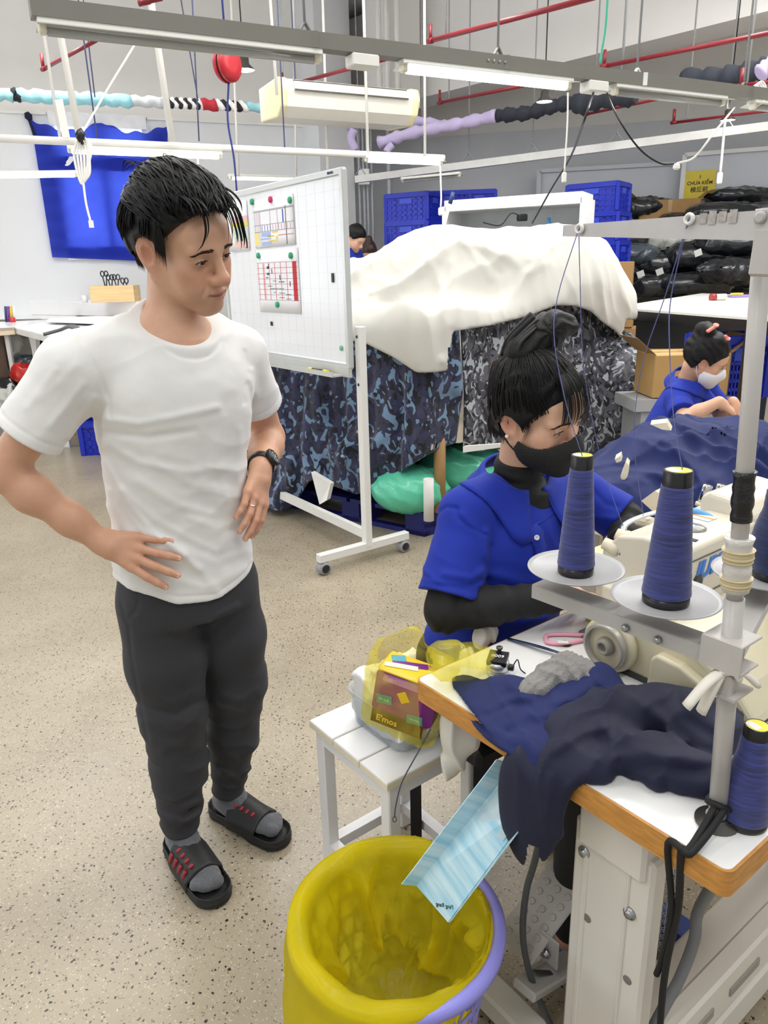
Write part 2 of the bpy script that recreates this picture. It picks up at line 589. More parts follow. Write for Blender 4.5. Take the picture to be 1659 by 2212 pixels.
# blue cloth hung over the window
def cloth_blue():
    m = bpy.data.materials.new('thin_blue_cloth'); m.use_nodes = True
    nt = m.node_tree; b = nt.nodes['Principled BSDF']; N, L = nt.nodes.new, nt.links.new
    b.inputs['Base Color'].default_value = s(34, 52, 172); b.inputs['Roughness'].default_value = .9
    tr = N('ShaderNodeBsdfTranslucent'); tr.inputs['Color'].default_value = s(88, 110, 216)
    tc = N('ShaderNodeTexCoord'); no = N('ShaderNodeTexNoise'); no.inputs['Scale'].default_value = 6; L(tc.outputs['Object'], no.inputs['Vector'])
    mr = N('ShaderNodeMapRange'); mr.inputs['To Min'].default_value = .35; mr.inputs['To Max'].default_value = .6
    L(no.outputs['Fac'], mr.inputs['Value'])
    mx = N('ShaderNodeMixShader'); L(mr.outputs['Result'], mx.inputs['Fac'])
    L(b.outputs['BSDF'], mx.inputs[1]); L(tr.outputs['BSDF'], mx.inputs[2])
    L(mx.outputs[0], nt.nodes['Material Output'].inputs['Surface'])
    return m
tl, tr_, br, bl = wl_px(66, 257, -.05), wl_px(362, 268, -.05), wl_px(352, 566, -.05), wl_px(113, 556, -.05)
nu, nv = 60, 40
P = np.zeros((nu, nv, 3))
for i in range(nu):
    for j in range(nv):
        u, v = i/(nu-1), j/(nv-1)
        p = tl.lerp(tr_, u).lerp(bl.lerp(br, u), v)
        sag = .12*(1-v)*(abs(sin(u*pi*2))**.8)+.02*sin(u*40)*(1-v)
        w = .035*sin(u*17+2*v)*(1-.5*v)+.05*sin(60*((1-u)**.5)*(1-v)+v*9)*np.exp(-u*5)*.7
        p = p-Vector((0, 0, sag))-WLn*abs(.05+w*.6)
        P[i, j] = p
mb = MB(); mb.grid(P)
co = mb.build('window_cloth', cloth_blue())
tag(co, 'blue cloth tied over the bright window on the far wall', 'curtain')
mb = MB(); mb.lathe([(.0, -.05), (.05, -.02), (.05, .02), (0, .05)], tl+Vector((0, -.05, .02)), (1, 0, .3), 8)
mb.tube([tl+Vector((0, -.05, 0)), tl+Vector((.03, -.06, -.12)), tl+Vector((.05, -.06, -.25))], .018, 6)
mb.build('corner_knot', M('dark_navy_tie', (22, 26, 60), .9), co)
# column
cA, cB, cC = gy(645, 275, 11.55), gy(688, 275, 10.9), gy(762, 275, 11.3)
cD = cA+(cC-cB)
mb = MB(); mb.prism([(p.x, p.y, 0) for p in (cA, cB, cC, cD)], (0, 0, 5.0))
col_o = tag(mb.build('wall_column', W_LOW), kind='structure')
# recessed back wall + right wall
wb0, wb1 = Vector((-.6, 12.9, 0)), Vector((8.5, 10.5, 0))
WBd = (wb1-wb0).normalized(); WBn = Vector((-WBd.y, WBd.x, 0))
mb = MB(); wall_seg(mb, wb0, wb1, 0, 5.0); wall_seg(mb, (-1.1, 11.6), (-.6, 12.9), 0, 5.0)
wback = tag(mb.build('wall_back', W_UP), kind='structure')
mb = MB(); wall_seg(mb, wb0-WBn*.03, wb1-WBn*.03, 0, 3.45, .03)
mb.build('lower_panel', W_GREY, wback)
mb = MB(); wall_seg(mb, wb1, (8.9, 2), 0, 5.0); tag(mb.build('wall_right', W_UP), kind='structure')
# ceiling soffit beam running across the hall
sa, sb = gy(880, 235, 11.2), gy(1659, 50, 7.8)
sd = (sb-sa); sd.z = 0; sd.normalize(); sn = Vector((-sd.y, sd.x, 0))
mb = MB(); p0, p1 = sa-sd*2.0, sb+sd*4
mb.box(Vector(((p0.x+p1.x)/2, (p0.y+p1.y)/2, (3.6+5.0)/2))+sn*.25, ((p1-p0).to_2d().length, .5, 1.2), ax=(sd, sn, (0, 0, 1)))
tag(mb.build('trim_1', M('soffit_white', (238, 236, 233), .75, .02, 2)), kind='structure')
mb = MB(); q = gy(845, 100, 11.0)
mb.box((q.x, q.y, 4.2), (.5, .6, 1.3), rz=.5)
tag(mb.build('trim_2', W_UP), kind='structure')
# grey partition panels on the right
PP = M('partition_grey', (208, 213, 221), .5, .02, 3)
PW = M('partition_white_edge', (236, 236, 236), .45, .02, 3)
def partition(name, a, b, ztop, label, edge=True):
    a, b = Vector((a.x, a.y, 0)), Vector((b.x, b.y, 0))
    t = thing(name, ((a.x+b.x)/2, (a.y+b.y)/2, 0), label, 'partition')
    m = MB(); wall_seg(m, a, b, 0, ztop, .05); m.build('panel', PP, t)
    d = (b-a).normalized(); n = Vector((-d.y, d.x, 0))
    m = MB(); m.box((a.x, a.y, ztop/2), (.06, .09, ztop), ax=(d, n, (0, 0, 1))); m.build('edge_post', PW if edge else PP, t)
    m = MB(); m.bar((a.x, a.y, ztop), (b.x, b.y, ztop), .09, .05); m.build('top_rail', PW if edge else PP, t)
    return t
pa, pb = gy(1165, 370, 11.7), gy(1478, 345, 11.2)
partition('partition', pa, pb, pa.z, 'long grey partition behind the crates and bags', False)
pa, pb = gy(1480, 335, 11.0), gy(1800, 280, 10.3)
part2 = partition('partition', pa, pb, pa.z, 'grey partition with white edge post carrying the yellow sign')
pd = Vector((pb.x-pa.x, pb.y-pa.y, 0)).normalized(); pn = Vector((pd.y, -pd.x, 0))
sg = pa+pd*.22+pn*.03; sg.z = gy(1508, 400, 10.9).z
st = thing('wall_sign', sg, 'yellow laminated sign with black lettering on the grey partition', 'sign')
mb = MB(); mb.box(sg, (.39, .006, .36), ax=(pd, pn, (0, 0, 1))); mb.build('sheet', M('sign_yellow', (226, 205, 40), .25, .05, 4), st)
BLK = M('ink_black', (28, 26, 22), .6, .02)
for t_, sz, dz in (('1', .06, .10), ('CHƯA KIỂM', .060, .025), ('検反前', .075, -.06)):
    text_mesh(t_, sz, sg+pn*.006+Vector((0, 0, dz)), pd, (0, 0, 1), BLK, 'lettering', st, .001, bold=.001)

# side wall left of the frame; unseen window row assumed from floor gloss
wsx = -7.4
mb = MB()
mb.box((wsx, 3.5, .45), (.1, 11, .9)); mb.box((wsx, 3.5, 3.9), (.1, 11, 1.9)); mb.box((wsx, -1.4, 1.9), (.1, 1.2, 2.2)); mb.box((wsx, 8.6, 1.9), (.1, 1.2, 2.2))
tag(mb.build('wall_side', W_UP), kind='structure')
mb = MB()
for k in range(6): mb.box((wsx, -.8+8.8*k/5, 1.92), (.08, .08, 2.06))
for z in (.92, 2.92): mb.box((wsx, 3.6, z), (.08, 8.8, .07))
w2o = tag(mb.build('assumed_window_2', M('window_frame_white')), kind='structure')
for k in range(5):
    mb = MB(); mb.box((wsx-.02, -.8+8.8*(k+.5)/5, 1.92), (.01, 1.68, 1.95)); mb.build('pane', M('assumed_glowing_glass', (235, 240, 250), .2, emit=(240, 246, 255), estr=2.2), w2o)  # assumed panes, made to glow to light and gloss the left floor
# ================================================================== PEOPLE LIBRARY
def head_rot(yaw, pitch, roll):
    yaw, pitch, roll = radians(yaw), radians(pitch), radians(roll)
    F = np.array([cos(pitch)*cos(yaw), cos(pitch)*sin(yaw), sin(pitch)])
    Lf = np.cross([0, 0, 1], F); Lf /= np.linalg.norm(Lf); Uu = np.cross(F, Lf)
    return np.array([F, Lf*cos(roll)+Uu*sin(roll), Uu*cos(roll)-Lf*sin(roll)]).T
def ysym(q):
    r = q.copy(); r[:, 1] = np.abs(r[:, 1]); return r
def head_field(q, fem=0.0, lid=.6):
    """x forward, y left, z up; metres, adult head about .235 tall"""
    a = ysym(q)
    d = sd_ell(q, (-.014, 0, .033), (.098, .077, .088))
    d = smin(d, sd_ell(q, (.030, 0, -.030), (.062, .060-.003*fem, .080)), .03)
    d = smin(d, sd_ell(q, (.066, 0, .038), (.028, .052, .034)), .03)          # forehead
    d = smin(d, sd_cone(a, (-.002, .057, -.052), (.070, .014, -.104), .020, .019), .03)   # jaw
    d = smin(d, sd_sphere(q, (.076, 0, -.103), .019), .018)                      # chin
    d = smin(d, sd_sphere(a, (.056, .043, -.028), .024), .022)                  # cheek bone
    d = smin(d, sd_ell(a, (.060, .034, -.060), (.028, .026, .030)), .02)        # cheek
    d = smin(d, sd_cone(a, (.090, .010, .016), (.078, .046, .016), .010, .009), .016)     # brow ridge
    d = smax(d, -sd_ell(a, (.1015, .031, -.003), (.017, .0175, .0125)), .012)       # socket
    d = smin(d, sd_cone(q, (.092, 0, .008), (.111, 0, -.033), .0078, .0112), .012)      # nose bridge
    d = smin(d, sd_sphere(q, (.1135, 0, -.038), .0135), .008)
    d = smin(d, sd_ell(a, (.100, .0135, -.042), (.012, .0085, .0092)), .009)
    d = smax(d, -sd_ell(a, (.108, .007, -.050), (.006, .0035, .004)), .003)          # nostril
    d = smin(d, sd_ell(q, (.082, 0, -.072), (.020, .030, .022)), .014)          # muzzle
    d = smin(d, chain(a, [(.1015, 0, -.0665), (.0985, .010, -.0672), (.0890, .023, -.0712)], [.0048, .0046, .002], .004), .004)
    d = smin(d, chain(a, [(.0990, 0, -.0800), (.0965, .009, -.0795), (.0885, .022, -.0720)], [.0058, .0054, .002], .004), .004)
    d = smax(d, -chain(a, [(.1075, 0, -.0735), (.1025, .012, -.0735), (.0915, .0235, -.0718)], [.0028, .0026, .0014], .002), .0025)
    d = smax(d, -sd_cone(q, (.107, 0, -.052), (.107, 0, -.060), .0035, .0035), .004)
    d = smax(d, -sd_cone(a, (.0945, .027, -.053), (.090, .033, -.068), .0018, .0016), .006)  # nasolabial
    # eyelids: bulge with an opening
    ec = (.0785, .032, -.003)
    lidd = np.abs(sd_sphere(a, ec, .0138))-.0012
    z0 = -.0035
    xx = (a[:, 1]-.032)/.0145
    topz = ec[2]+(.0042-lid*.0045)*(1-np.clip(xx*xx, 0, 1)); botz = ec[2]-.0042*(1-np.clip(xx*xx, 0, 1))
    opening = np.maximum(a[:, 2]-topz, botz-a[:, 2])
    lidd = smax(lidd, -np.maximum(opening, .088-a[:, 0]+.0), .0012)
    d = smin(d, lidd, .003)
    # ear
    er = head_rot(0, 0, 0)
    eq = a-np.array([-.012, .077, -.010])
    ca, sa_ = cos(.28), sin(.28)
    eq = np.stack([eq[:, 0]*ca+eq[:, 2]*sa_, eq[:, 1]-.35*np.maximum(-eq[:, 0], -.02)*.9, -eq[:, 0]*sa_+eq[:, 2]*ca], -1)
    ear = sd_ell(eq, (-.001, 0, .003), (.0200, .0085, .0345))
    ear = smin(ear, sd_ell(eq, (.004, 0, -.027), (.0105, .007, .012)), .008)
    ear = smax(ear, -sd_ell(eq, (.004, .0085, -.001), (.0115, .0105, .0190)), .0015)
    ear = smax(ear, -chain(eq, [(-.0110, .0085, -.012), (-.0125, .0090, .008), (-.005, .0095, .0245), (.008, .0085, .020)], [.0040]*4, .003), .0015)
    d = smin(d, ear, .006)
    return d
def head_color(q, base, lip, blush, scalp=None):
    a = ysym(q)
    c = np.tile(np.array(s(*base)[:3]), (len(q), 1))
    def mix(m, col):
        m = np.clip(m, 0, 1)[:, None]
        return c*(1-m)+np.array(s(*col)[:3])*m
    g = lambda c0, r: np.exp(-((a-np.array(c0))/np.array(r))**2 @ np.ones(3))
    c = mix(.75*g((.108, 0, -.038), (.022, .014, .016)), blush)
    c = mix(.45*g((.068, .046, -.034), (.03, .022, .022)), blush)
    c = mix(.65*g((-.012, .08, -.012), (.02, .02, .035)), blush)
    lm = np.exp(-((a[:, 2]+.0735)/.0085)**2)*np.exp(-(a[:, 1]/.018)**4)*(a[:, 0] > .088)
    c = mix(.8*lm, lip)
    lm = np.exp(-((a[:, 2]+.0737)/.0018)**2)*np.exp(-(a[:, 1]/.022)**4)*(a[:, 0] > .086)
    c = mix(.75*lm, (96, 48, 42))
    c = mix(.35*g((.088, .032, -.011), (.02, .018, .006)), (150, 98, 78))
    return c

def hand_prims(wrist, fwd, nrm, thumb, curl=.35, spread=.10, size=1.0, curls=None, thumb_dir=None):
    """thumb=+1/-1: side of the thumb along nrm x fwd. returns (palm,[fingers])"""
    a = A3(fwd); a /= np.linalg.norm(a)
    n = A3(nrm); n = n-a*(n@a); n /= np.linalg.norm(n)
    b = np.cross(n, a)*thumb
    w = A3(wrist); S = size
    palm = [(w, w+a*.03*S+b*.004*S, .024*S, .027*S)]
    fingers = []
    spec = [(.031, .088, (.042, .026, .020), .0103), (.009, .093, (.046, .030, .021), .0106), (-.014, .088, (.042, .028, .021), .0100), (-.036, .079, (.034, .020, .018), .0090)]
    for k, (lb, lf, seg, r) in enumerate(spec):
        base = w+a*lf*S+b*lb*S-n*.002*S*abs(lb/.03)
        palm.append((w+a*.02*S+b*lb*.45*S, base, .0145*S, .0118*S))
        ang = spread*(lb-.0)/.03
        d0 = a*cos(ang)+b*sin(ang)
        cu = curls[k] if curls else (curl*.6, curl, curl*.7)
        pts = [base]; th = 0
        for j in range(3):
            th += cu[j]
            d1 = d0*cos(th)-n*sin(th)
            pts.append(pts[-1]+d1*seg[j]*S)
        fingers.append((pts, [r*1.06*S, r*.98*S, r*.9*S, r*.74*S], n*cos(th)+d0*sin(th)))
    tb = w+a*.028*S+b*.024*S-n*.010*S
    td = A3(thumb_dir) if thumb_dir is not None else a*.72+b*.62-n*.35
    td /= np.linalg.norm(td)
    t2 = td*.9+a*.3; t2 /= np.linalg.norm(t2)
    tp = [tb, tb+td*.040*S, tb+td*.040*S+t2*.032*S, tb+td*.040*S+t2*.056*S]
    palm.append((w+a*.012*S+b*.012*S, tp[1], .016*S, .0135*S))
    fingers.append((tp, [.0135*S, .0125*S, .0108*S, .0085*S], n*.7+b*.5))
    return palm, fingers
def hand_field(p, H):
    palm, fingers = H
    d = None
    for (a, b, ra, rb) in palm:
        e = sd_cone(p, a, b, ra, rb); d = e if d is None else smin(d, e, .014)
    out = d
    for pts, rs, _ in fingers:
        out = smin(out, chain(p, pts, rs, .003), .005)
    return out
def nails(H, mat, parent, S=1.0):
    for pts, rs, n in H[1]:
        m = MB()
        t = V3(pts[3]-pts[2]).normalized(); nn = V3(n); nn = (nn-t*nn.dot(t)).normalized(); x = t.cross(nn)
        m.box(V3(pts[3])-t*.001+nn*rs[3]*.82, (.0105*S, .0085*S, .0022*S), ax=(t, x, nn), bev=.001)
        m.build('fingernail', mat, parent)

def loft_field(p, st, F, Lt, n=2.4):
    """st rows: z, cx, cy, a (lateral), b (depth)"""
    st = np.array(st, float); o = np.argsort(st[:, 0]); st = st[o]
    if len(st) > 3:                                   # smooth the stations
        zz = np.linspace(st[0, 0], st[-1, 0], 80); w = (st[-1, 0]-st[0, 0])/len(st)*.45
        zi = np.linspace(st[0, 0]-3*w, st[-1, 0]+3*w, 240); K = np.exp(-((zz[:, None]-zi[None])/w)**2); K /= K.sum(1, keepdims=True)
        st = np.stack([zz]+[K@np.interp(zi, st[:, 0], st[:, k]) for k in range(1, 5)], -1)
    z = p[:, 2]
    I = [np.interp(z, st[:, 0], st[:, k]) for k in range(1, 5)]
    dx, dy = p[:, 0]-I[0], p[:, 1]-I[1]
    u = dx*Lt[0]+dy*Lt[1]; v = dx*F[0]+dy*F[1]
    r = ((np.abs(u)/I[2])**n+(np.abs(v)/I[3])**n)**(1/n)
    g = np.sqrt((u/I[2]**2)**2+(v/I[3]**2)**2)/np.maximum(r, 1e-3)
    d = (r-1)/np.maximum(g, 1/np.maximum(I[2], I[3]))
    e = np.maximum(st[0, 0]-z, z-st[-1, 0])
    return np.where(e > 0, np.sqrt(np.maximum(d, 0)**2+e**2), np.maximum(d, e))
def plane(p, c, n):
    n = A3(n); n /= np.linalg.norm(n)
    return (p-A3(c))@n
def to_px(p):
    d = p-CC; zc = d@_fw
    return np.stack([829.5+FPX*(d@CR)/zc, 1106-FPX*(d@CU)/zc], -1)
def fold_disp(p, segs):
    """sharp little ridges (h>0) or creases (h<0) laid along drawn lines"""
    x = to_px(p); out = np.zeros(len(p))
    for pts, h, w in segs:
        best = np.full(len(p), 1e9)
        for (a, b) in zip(pts[:-1], pts[1:]):
            a_, b_ = np.array(a, float), np.array(b, float); ba = b_-a_
            t = np.clip((x-a_)@ba/(ba@ba), 0, 1)
            best = np.minimum(best, np.linalg.norm(x-a_-t[:, None]*ba, axis=1))
        out += h*np.exp(-(best/w)**2)
    return out

def locks(mb, paths, r0=.004, seg=5, flat=.6):
    for pts, r in paths:
        n = len(pts)
        rs = [max(r*(.55+.45*sin(pi*min(1, .15+i/(n-1)*.5)))*(1-(i/(n-1))**3), .0002) for i in range(n)]
        mb.tube(pts, r, seg, caps=False, rs=rs, flat=flat)

SKIN = M('skin', (214, 160, 128), .48, .05, 40, bump=.05, bscale=350, vcol='col', sss=.12)
EYE_W = M('eye_white', (225, 218, 212), .2, .03)
EYE_D = M('iris_dark', (30, 20, 16), .15, .02)
BROW = M('brow_hair', (44, 34, 29), .9, .2, 300)
HAIR_B = M('hair_black', (8, 8, 10), .38, .25, 60, spec=.24, bump=.25, bscale=500, stretch=(1, 1, 1))
NAIL = M('fingernail', (228, 178, 160), .3, .03)
WHITE_TEE = M('white_cotton', (233, 233, 231), .9, .025, 6, bump=.06, bscale=700, sheen=.1)
def mix_mesh(fn, lo, hi, h, name, mat, parent, colfn=None, post=None):
    v, f = sdf_mesh(fn, lo, hi, h)
    c = colfn(v) if colfn else None
    return np_mesh(name, v, f, mat, parent, True, c)
def eyes(HC, HR, HS, parent, down=.35, yawd=0.0, lid_mat=None):
    for sy in (-1, 1):
        c = HC+HR@(np.array([.0785, sy*.032, -.003])*HS)
        gaze = HR@np.array([cos(down)*cos(yawd), sin(yawd), -sin(down)])
        m = MB(); m.lathe([(.0132*HS*sin(t), .0132*HS*cos(t)) for t in np.linspace(0.001, pi-.001, 12)], c, gaze, 16)
        e = m.build('eyeball', EYE_W, parent)
        m = MB(); m.lathe([(.0134*HS*sin(t)+.0001, .0134*HS*cos(t)) for t in np.linspace(0.001, .50, 5)], c, gaze, 14, caps=False)
        m.build('iris', EYE_D, e)
def face_x(y, z):
    """front surface of the head field at lateral y, height z"""
    lo_, hi_ = np.full(len(y), .04), np.full(len(y), .13)
    for _ in range(16):
        mid = (lo_+hi_)/2; ins = head_field(np.stack([mid, y, z], -1), lid=1.0) < 0
        lo_ = np.where(ins, mid, lo_); hi_ = np.where(ins, hi_, mid)
    return lo_
def brow(HC, HR, HS, parent, mat=None, thick=1.0, zoff=0.0):
    for sy in (-1, 1):
        m = MB()
        pts = [(.1000, .013, .0178), (.0982, .022, .0182), (.0935, .032, .0180), (.0860, .042, .0150), (.0775, .050, .0100)]
        P = smooth_path([V3(HC+HR@(np.array([x, sy*y, z+zoff])*HS)) for x, y, z in pts], 4)
        rb = np.random.default_rng(5+sy); N3 = int(110*thick)
        pc = np.array(pts); f_ = rb.random(N3); ii = f_*(len(pc)-1); idx = np.arange(len(pc))
        y0 = np.interp(ii, idx, pc[:, 1])*sy; z0 = np.interp(ii, idx, pc[:, 2])+zoff+.0040*(1-.5*f_)*thick*rb.uniform(-1, .8, N3)*.8
        ln = rb.uniform(.005, .009, N3); sl = .55-.85*f_
        S3 = [np.stack([face_x(y0+sy*ln*t*.85, z0+ln*t*sl*.7)+(.0006 if t < 1 else .0012), y0+sy*ln*t*.85, z0+ln*t*sl*.7], -1) for t in (0, .5, 1)]
        for k in range(N3):
            m.tube([V3(HC+HR@(S3[t][k]*HS)) for t in range(3)], .0005, 4, caps=False, rs=[.0005*HS, .00048*HS, .00012])
        m.build('eyebrow', mat or BROW, parent)
        m = MB()
        pts = [(.0905, .0185, -.0045), (.0925, .025, -.0015), (.0925, .032, -.0005), (.0905, .040, -.0020), (.0855, .0475, -.0058)]
        P = smooth_path([V3(HC+HR@(np.array([x, sy*y, z])*HS)) for x, y, z in pts], 4); n = len(P)
        m.tube(P, .001, 5, rs=[(.0006+.0007*sin(pi*i/(n-1)))*HS for i in range(n)])
        m.build('lash_line', mat or BROW, parent)

# ================================================================== MAN IN WHITE T-SHIRT
man = thing('person', (-.52, 1.72, 0), 'standing man in white t-shirt and charcoal joggers with hands on hips', 'person')
MH_C, MH_S = np.array([-.402, 1.628, 1.597]), 1.04
MH_R = head_rot(-32.4, -19.3, 13.2)
F, Lt = np.array([.656, -.755, 0]), np.array([.755, .656, 0])
Rsh, Rel, Rwr = gy(158, 795, 1.54), gy(8, 1018, 1.50), gy(214, 1166, 1.53)
Lsh, Lel, Lwr = gy(512, 765, 1.79), gy(580, 945, 1.955), gy(562, 1012, 1.745)
RH = hand_prims(Rwr, gy(335, 1212, 1.52)-Rwr, (-.25, -.85, .42), -1, size=.98, spread=.2,
                curls=[(.05, .22, .12), (.08, .2, .12), (.08, .2, .15), (.12, .22, .15)], thumb_dir=(.25, .92, .30))
LH = hand_prims(Lwr, gy(552, 1120, 1.66)-Lwr, (.88, -.45, .25), 1, size=.95, spread=.07,
                curls=[(.25, .3, .2), (.18, .32, .2), (.15, .32, .2), (.12, .35, .2)], thumb_dir=(-.5, .1, -.6))
def man_body(p):
    d = gate(p, MH_C, .165, lambda x: head_field((x-MH_C)@MH_R/MH_S, lid=1.05)*MH_S)
    nk = MH_C+MH_R@np.array([-.030, 0, -.055])
    d = smin(d, sd_cone(p, nk, (-.452, 1.672, 1.40), .052, .060), .02)
    d = smin(d, sd_cone(p, (-.455, 1.67, 1.41), A3(Rsh)+[0, 0, -.0], .05, .045), .04)
    d = smin(d, sd_cone(p, (-.455, 1.67, 1.41), A3(Lsh), .05, .045), .04)
    d = smin(d, sd_cone(p, (-.46, 1.67, 1.34), (-.49, 1.695, .98), .10, .09), .05)
    rw, lw = A3(Rwr), A3(Lwr); re, le = A3(Rel), A3(Lel)
    d = smin(d, chain(p, [Rsh, lerp(A3(Rsh), re, .5), re], [.050, .044, .038], .03), .02)
    d = smin(d, chain(p, [re, lerp(re, rw, .28)+[0, 0, -.004], lerp(re, rw, .7), rw], [.037, .0385, .031, .0262], .03), .02)
    d = smin(d, chain(p, [Lsh, lerp(A3(Lsh), le, .5), le], [.052, .047, .041], .03), .02)
    d = smin(d, chain(p, [le, lerp(le, lw, .3), lerp(le, lw, .7), lw], [.040, .041, .033, .0265], .03), .02)
    d = smin(d, gate(p, Rwr.lerp(V3(RH[1][1][0][3]), .5), .13, lambda x: hand_field(x, RH)), .012)
    d = smin(d, gate(p, Lwr.lerp(V3(LH[1][1][0][3]), .5), .13, lambda x: hand_field(x, LH)), .012)
    return d
def man_col(v):
    q = (v-MH_C)@MH_R/MH_S
    c = head_color(q, (206, 161, 133), (184, 114, 102), (199, 128, 104))
    g = np.exp(-((q-np.array([.06, 0, -.10]))/np.array([.05, .06, .028]))**2 @ np.ones(3))
    c = c*(1-.18*g[:, None])                                                 # faint stubble
    body = (v[:, 2] < 1.36)[:, None]
    pal = np.array(s(208, 160, 131)[:3])
    c = np.where(body, pal, c)
    for H in (RH, LH):
        for pts, rs, n in H[1]:
            for j in (0, 1, 3):
                w = np.exp(-((np.linalg.norm(v-pts[j], axis=1))/.012)**2)[:, None]*.5
                c = c*(1-w)+np.array(s(203, 132, 106)[:3])*w
    return c
body = mix_mesh(man_body, (-.95, 1.35, .80), (-.15, 2.05, 1.80), .0028, 'body', SKIN, man, man_col)
eyes(MH_C, MH_R, MH_S, man, .24, .06)
brow(MH_C, MH_R, MH_S, man, thick=1.1, zoff=.000)
nails(RH, NAIL, man); nails(LH, NAIL, man)

# t-shirt
T_ST = [(.80, -.492, 1.695, .172, .128), (.90, -.492, 1.694, .165, .122), (1.0, -.487, 1.69, .160, .116), (1.12, -.478, 1.682, .166, .118),
        (1.22, -.468, 1.675, .178, .126), (1.30, -.462, 1.672, .182, .122), (1.37, -.458, 1.672, .165, .100), (1.43, -.455, 1.675, .10, .07)]
RslE = lerp(A3(Rsh), A3(Rel), .66); LslE = lerp(A3(Lsh), A3(Lel), .56)
RslD = A3(Rel)-A3(Rsh); LslD = A3(Lel)-A3(Lsh)
NECKB = np.array([-.452, 1.672, 1.40]); NECKT = MH_C+MH_R@np.array([-.030, 0, -.055])
TEE_F = [([(232, 905), (300, 915), (400, 895), (470, 880)], .0045, 9), ([(235, 935), (320, 945), (420, 930)], -.004, 9), ([(215, 950), (300, 1000), (400, 1020), (480, 1010)], .0035, 10),
         ([(225, 1000), (270, 1080), (330, 1150), (400, 1200)], .006, 9), ([(215, 985), (255, 1085), (300, 1150)], -.004, 8), ([(240, 1060), (300, 1145), (360, 1170), (430, 1230)], .006, 9),
         ([(265, 1060), (330, 1120), (410, 1165), (470, 1190)], .004, 10), ([(300, 1040), (380, 1090), (460, 1110)], .003, 10), ([(330, 1000), (420, 1050), (500, 1060)], .003, 11),
         ([(380, 1170), (430, 1230), (470, 1280)], .004, 10), ([(410, 1120), (470, 1140), (520, 1125)], .0025, 9), ([(400, 1190), (470, 1215), (530, 1190)], .003, 10),
         ([(255, 1180), (260, 1235), (290, 1270)], .004, 9), ([(395, 1255), (450, 1270), (530, 1230)], .0025, 9), ([(480, 900), (470, 1000), (490, 1080)], .0022, 9), ([(520, 930), (515, 1020), (520, 1100)], .0025, 8),
         ([(120, 800), (60, 880)], .003, 10), ([(180, 830), (110, 920)], .0035, 9), ([(205, 860), (150, 945)], .004, 9), ([(222, 880), (185, 940), (150, 960)], -.004, 9), ([(165, 790), (90, 860)], .0025, 10),
         ([(170, 730), (215, 810), (235, 860), (238, 900)], -.0032, 5), ([(528, 760), (532, 820), (528, 870)], -.003, 5), ([(545, 800), (555, 860)], .003, 7), ([(535, 830), (545, 880)], -.003, 6),
         ([(430, 745), (300, 735)], .0, 5)]
def tee(p):
    d = loft_field(p, T_ST, F, Lt, 2.5)
    for sh, sgn in ((Rsh, -1), (Lsh, 1)):
        nk = NECKB+Lt*sgn*.062+np.array([0, 0, .028])
        d = smin(d, sd_cone(p, nk, A3(sh)+np.array([0, 0, .002]), .040, .062), .045)
    rs = chain(p, [A3(Rsh), RslE+RslD*.15], [.066, .074], .02)
    rs = smax(rs, plane(p, RslE, RslD), .004)
    ls = chain(p, [A3(Lsh), LslE+LslD*.15], [.064, .070], .02)
    ls = smax(ls, plane(p, LslE, LslD), .004)
    d = smin(d, rs, .035); d = smin(d, ls, .03)
    hemz = .800+.035*np.maximum(0, (p[:, 0]*Lt[0]+p[:, 1]*Lt[1]-.75))/.16
    hemz = np.interp(p@Lt, [.56, .66, .75, .86, .92], [.865, .815, .795, .825, .85])
    d = smax(d, hemz-p[:, 2], .006)
    def dsp(p):
        u = p@Lt
        r = fbm(p*np.array([7, 7, 11]), 3, 2)*.0022+fbm(p*np.array([24, 24, 34]), 5, 2)*.0009
        r += .0022*np.sin((p[:, 2]*1.0+u*.75)*62+fbm(p*6, 9, 2)*2.2)*np.clip((1.18-p[:, 2])/.2, 0, 1)*np.clip((p[:, 2]-.82)/.1, 0, 1)
        r += drape(p, (.55, -.3, .78), 34, .0055, 71, 2.2, 5)*np.clip((1.25-p[:, 2])/.25, 0, 1)+drape(p, (-.5, .3, .8), 42, .0030, 75, 2.0, 6)
        return r+fold_disp(p, TEE_F)*.8
    # collar rises onto the neck
    nc = sd_cone(p, NECKB-[0, 0, .02], NECKT, .074, .066)
    d = smin(d, nc, .045)
    d = d-near_only(p, d, dsp, .02)
    d = d+.0018*np.exp(-((p[:, 2]-hemz-.020)/.003)**2)
    d = d+.0016*np.exp(-((plane(p, RslE, RslD)+.024)/.003)**2)*(np.linalg.norm(p-RslE, axis=1) < .11)
    d = d+.0016*np.exp(-((plane(p, LslE, LslD)+.022)/.003)**2)*(np.linalg.norm(p-LslE, axis=1) < .11)
    pl = (p-COLP)@COLN
    near = np.linalg.norm(p-NECKB, axis=1) < .2
    inner = sd_cone(p, NECKB-[0, 0, .02], NECKT, .067, .0605)
    rim = np.sqrt(np.maximum(inner, 0)**2+np.minimum(pl, 0)**2)
    d = d+.0038*np.exp(-((rim-.036)/.0032)**2)*near-.0028*np.exp(-((rim-.017)/.013)**2)*near
    d = np.where(near, smax(d, pl, .004), d)
    return np.where(near, smax(d, -smax(inner, -(pl+.035), .004), .003), d)
_c1, _c2, _c3 = A3(gy(272, 664, 1.63)), A3(gy(405, 736, 1.61)), A3(gy(472, 690, 1.72))
COLN = np.cross(_c2-_c1, _c3-_c1); COLN /= np.linalg.norm(COLN); COLN *= np.sign(COLN[2]); COLP = _c2
mix_mesh(tee, (-.95, 1.36, .76), (-.16, 2.0, 1.52), .0036, 't_shirt', WHITE_TEE, man)
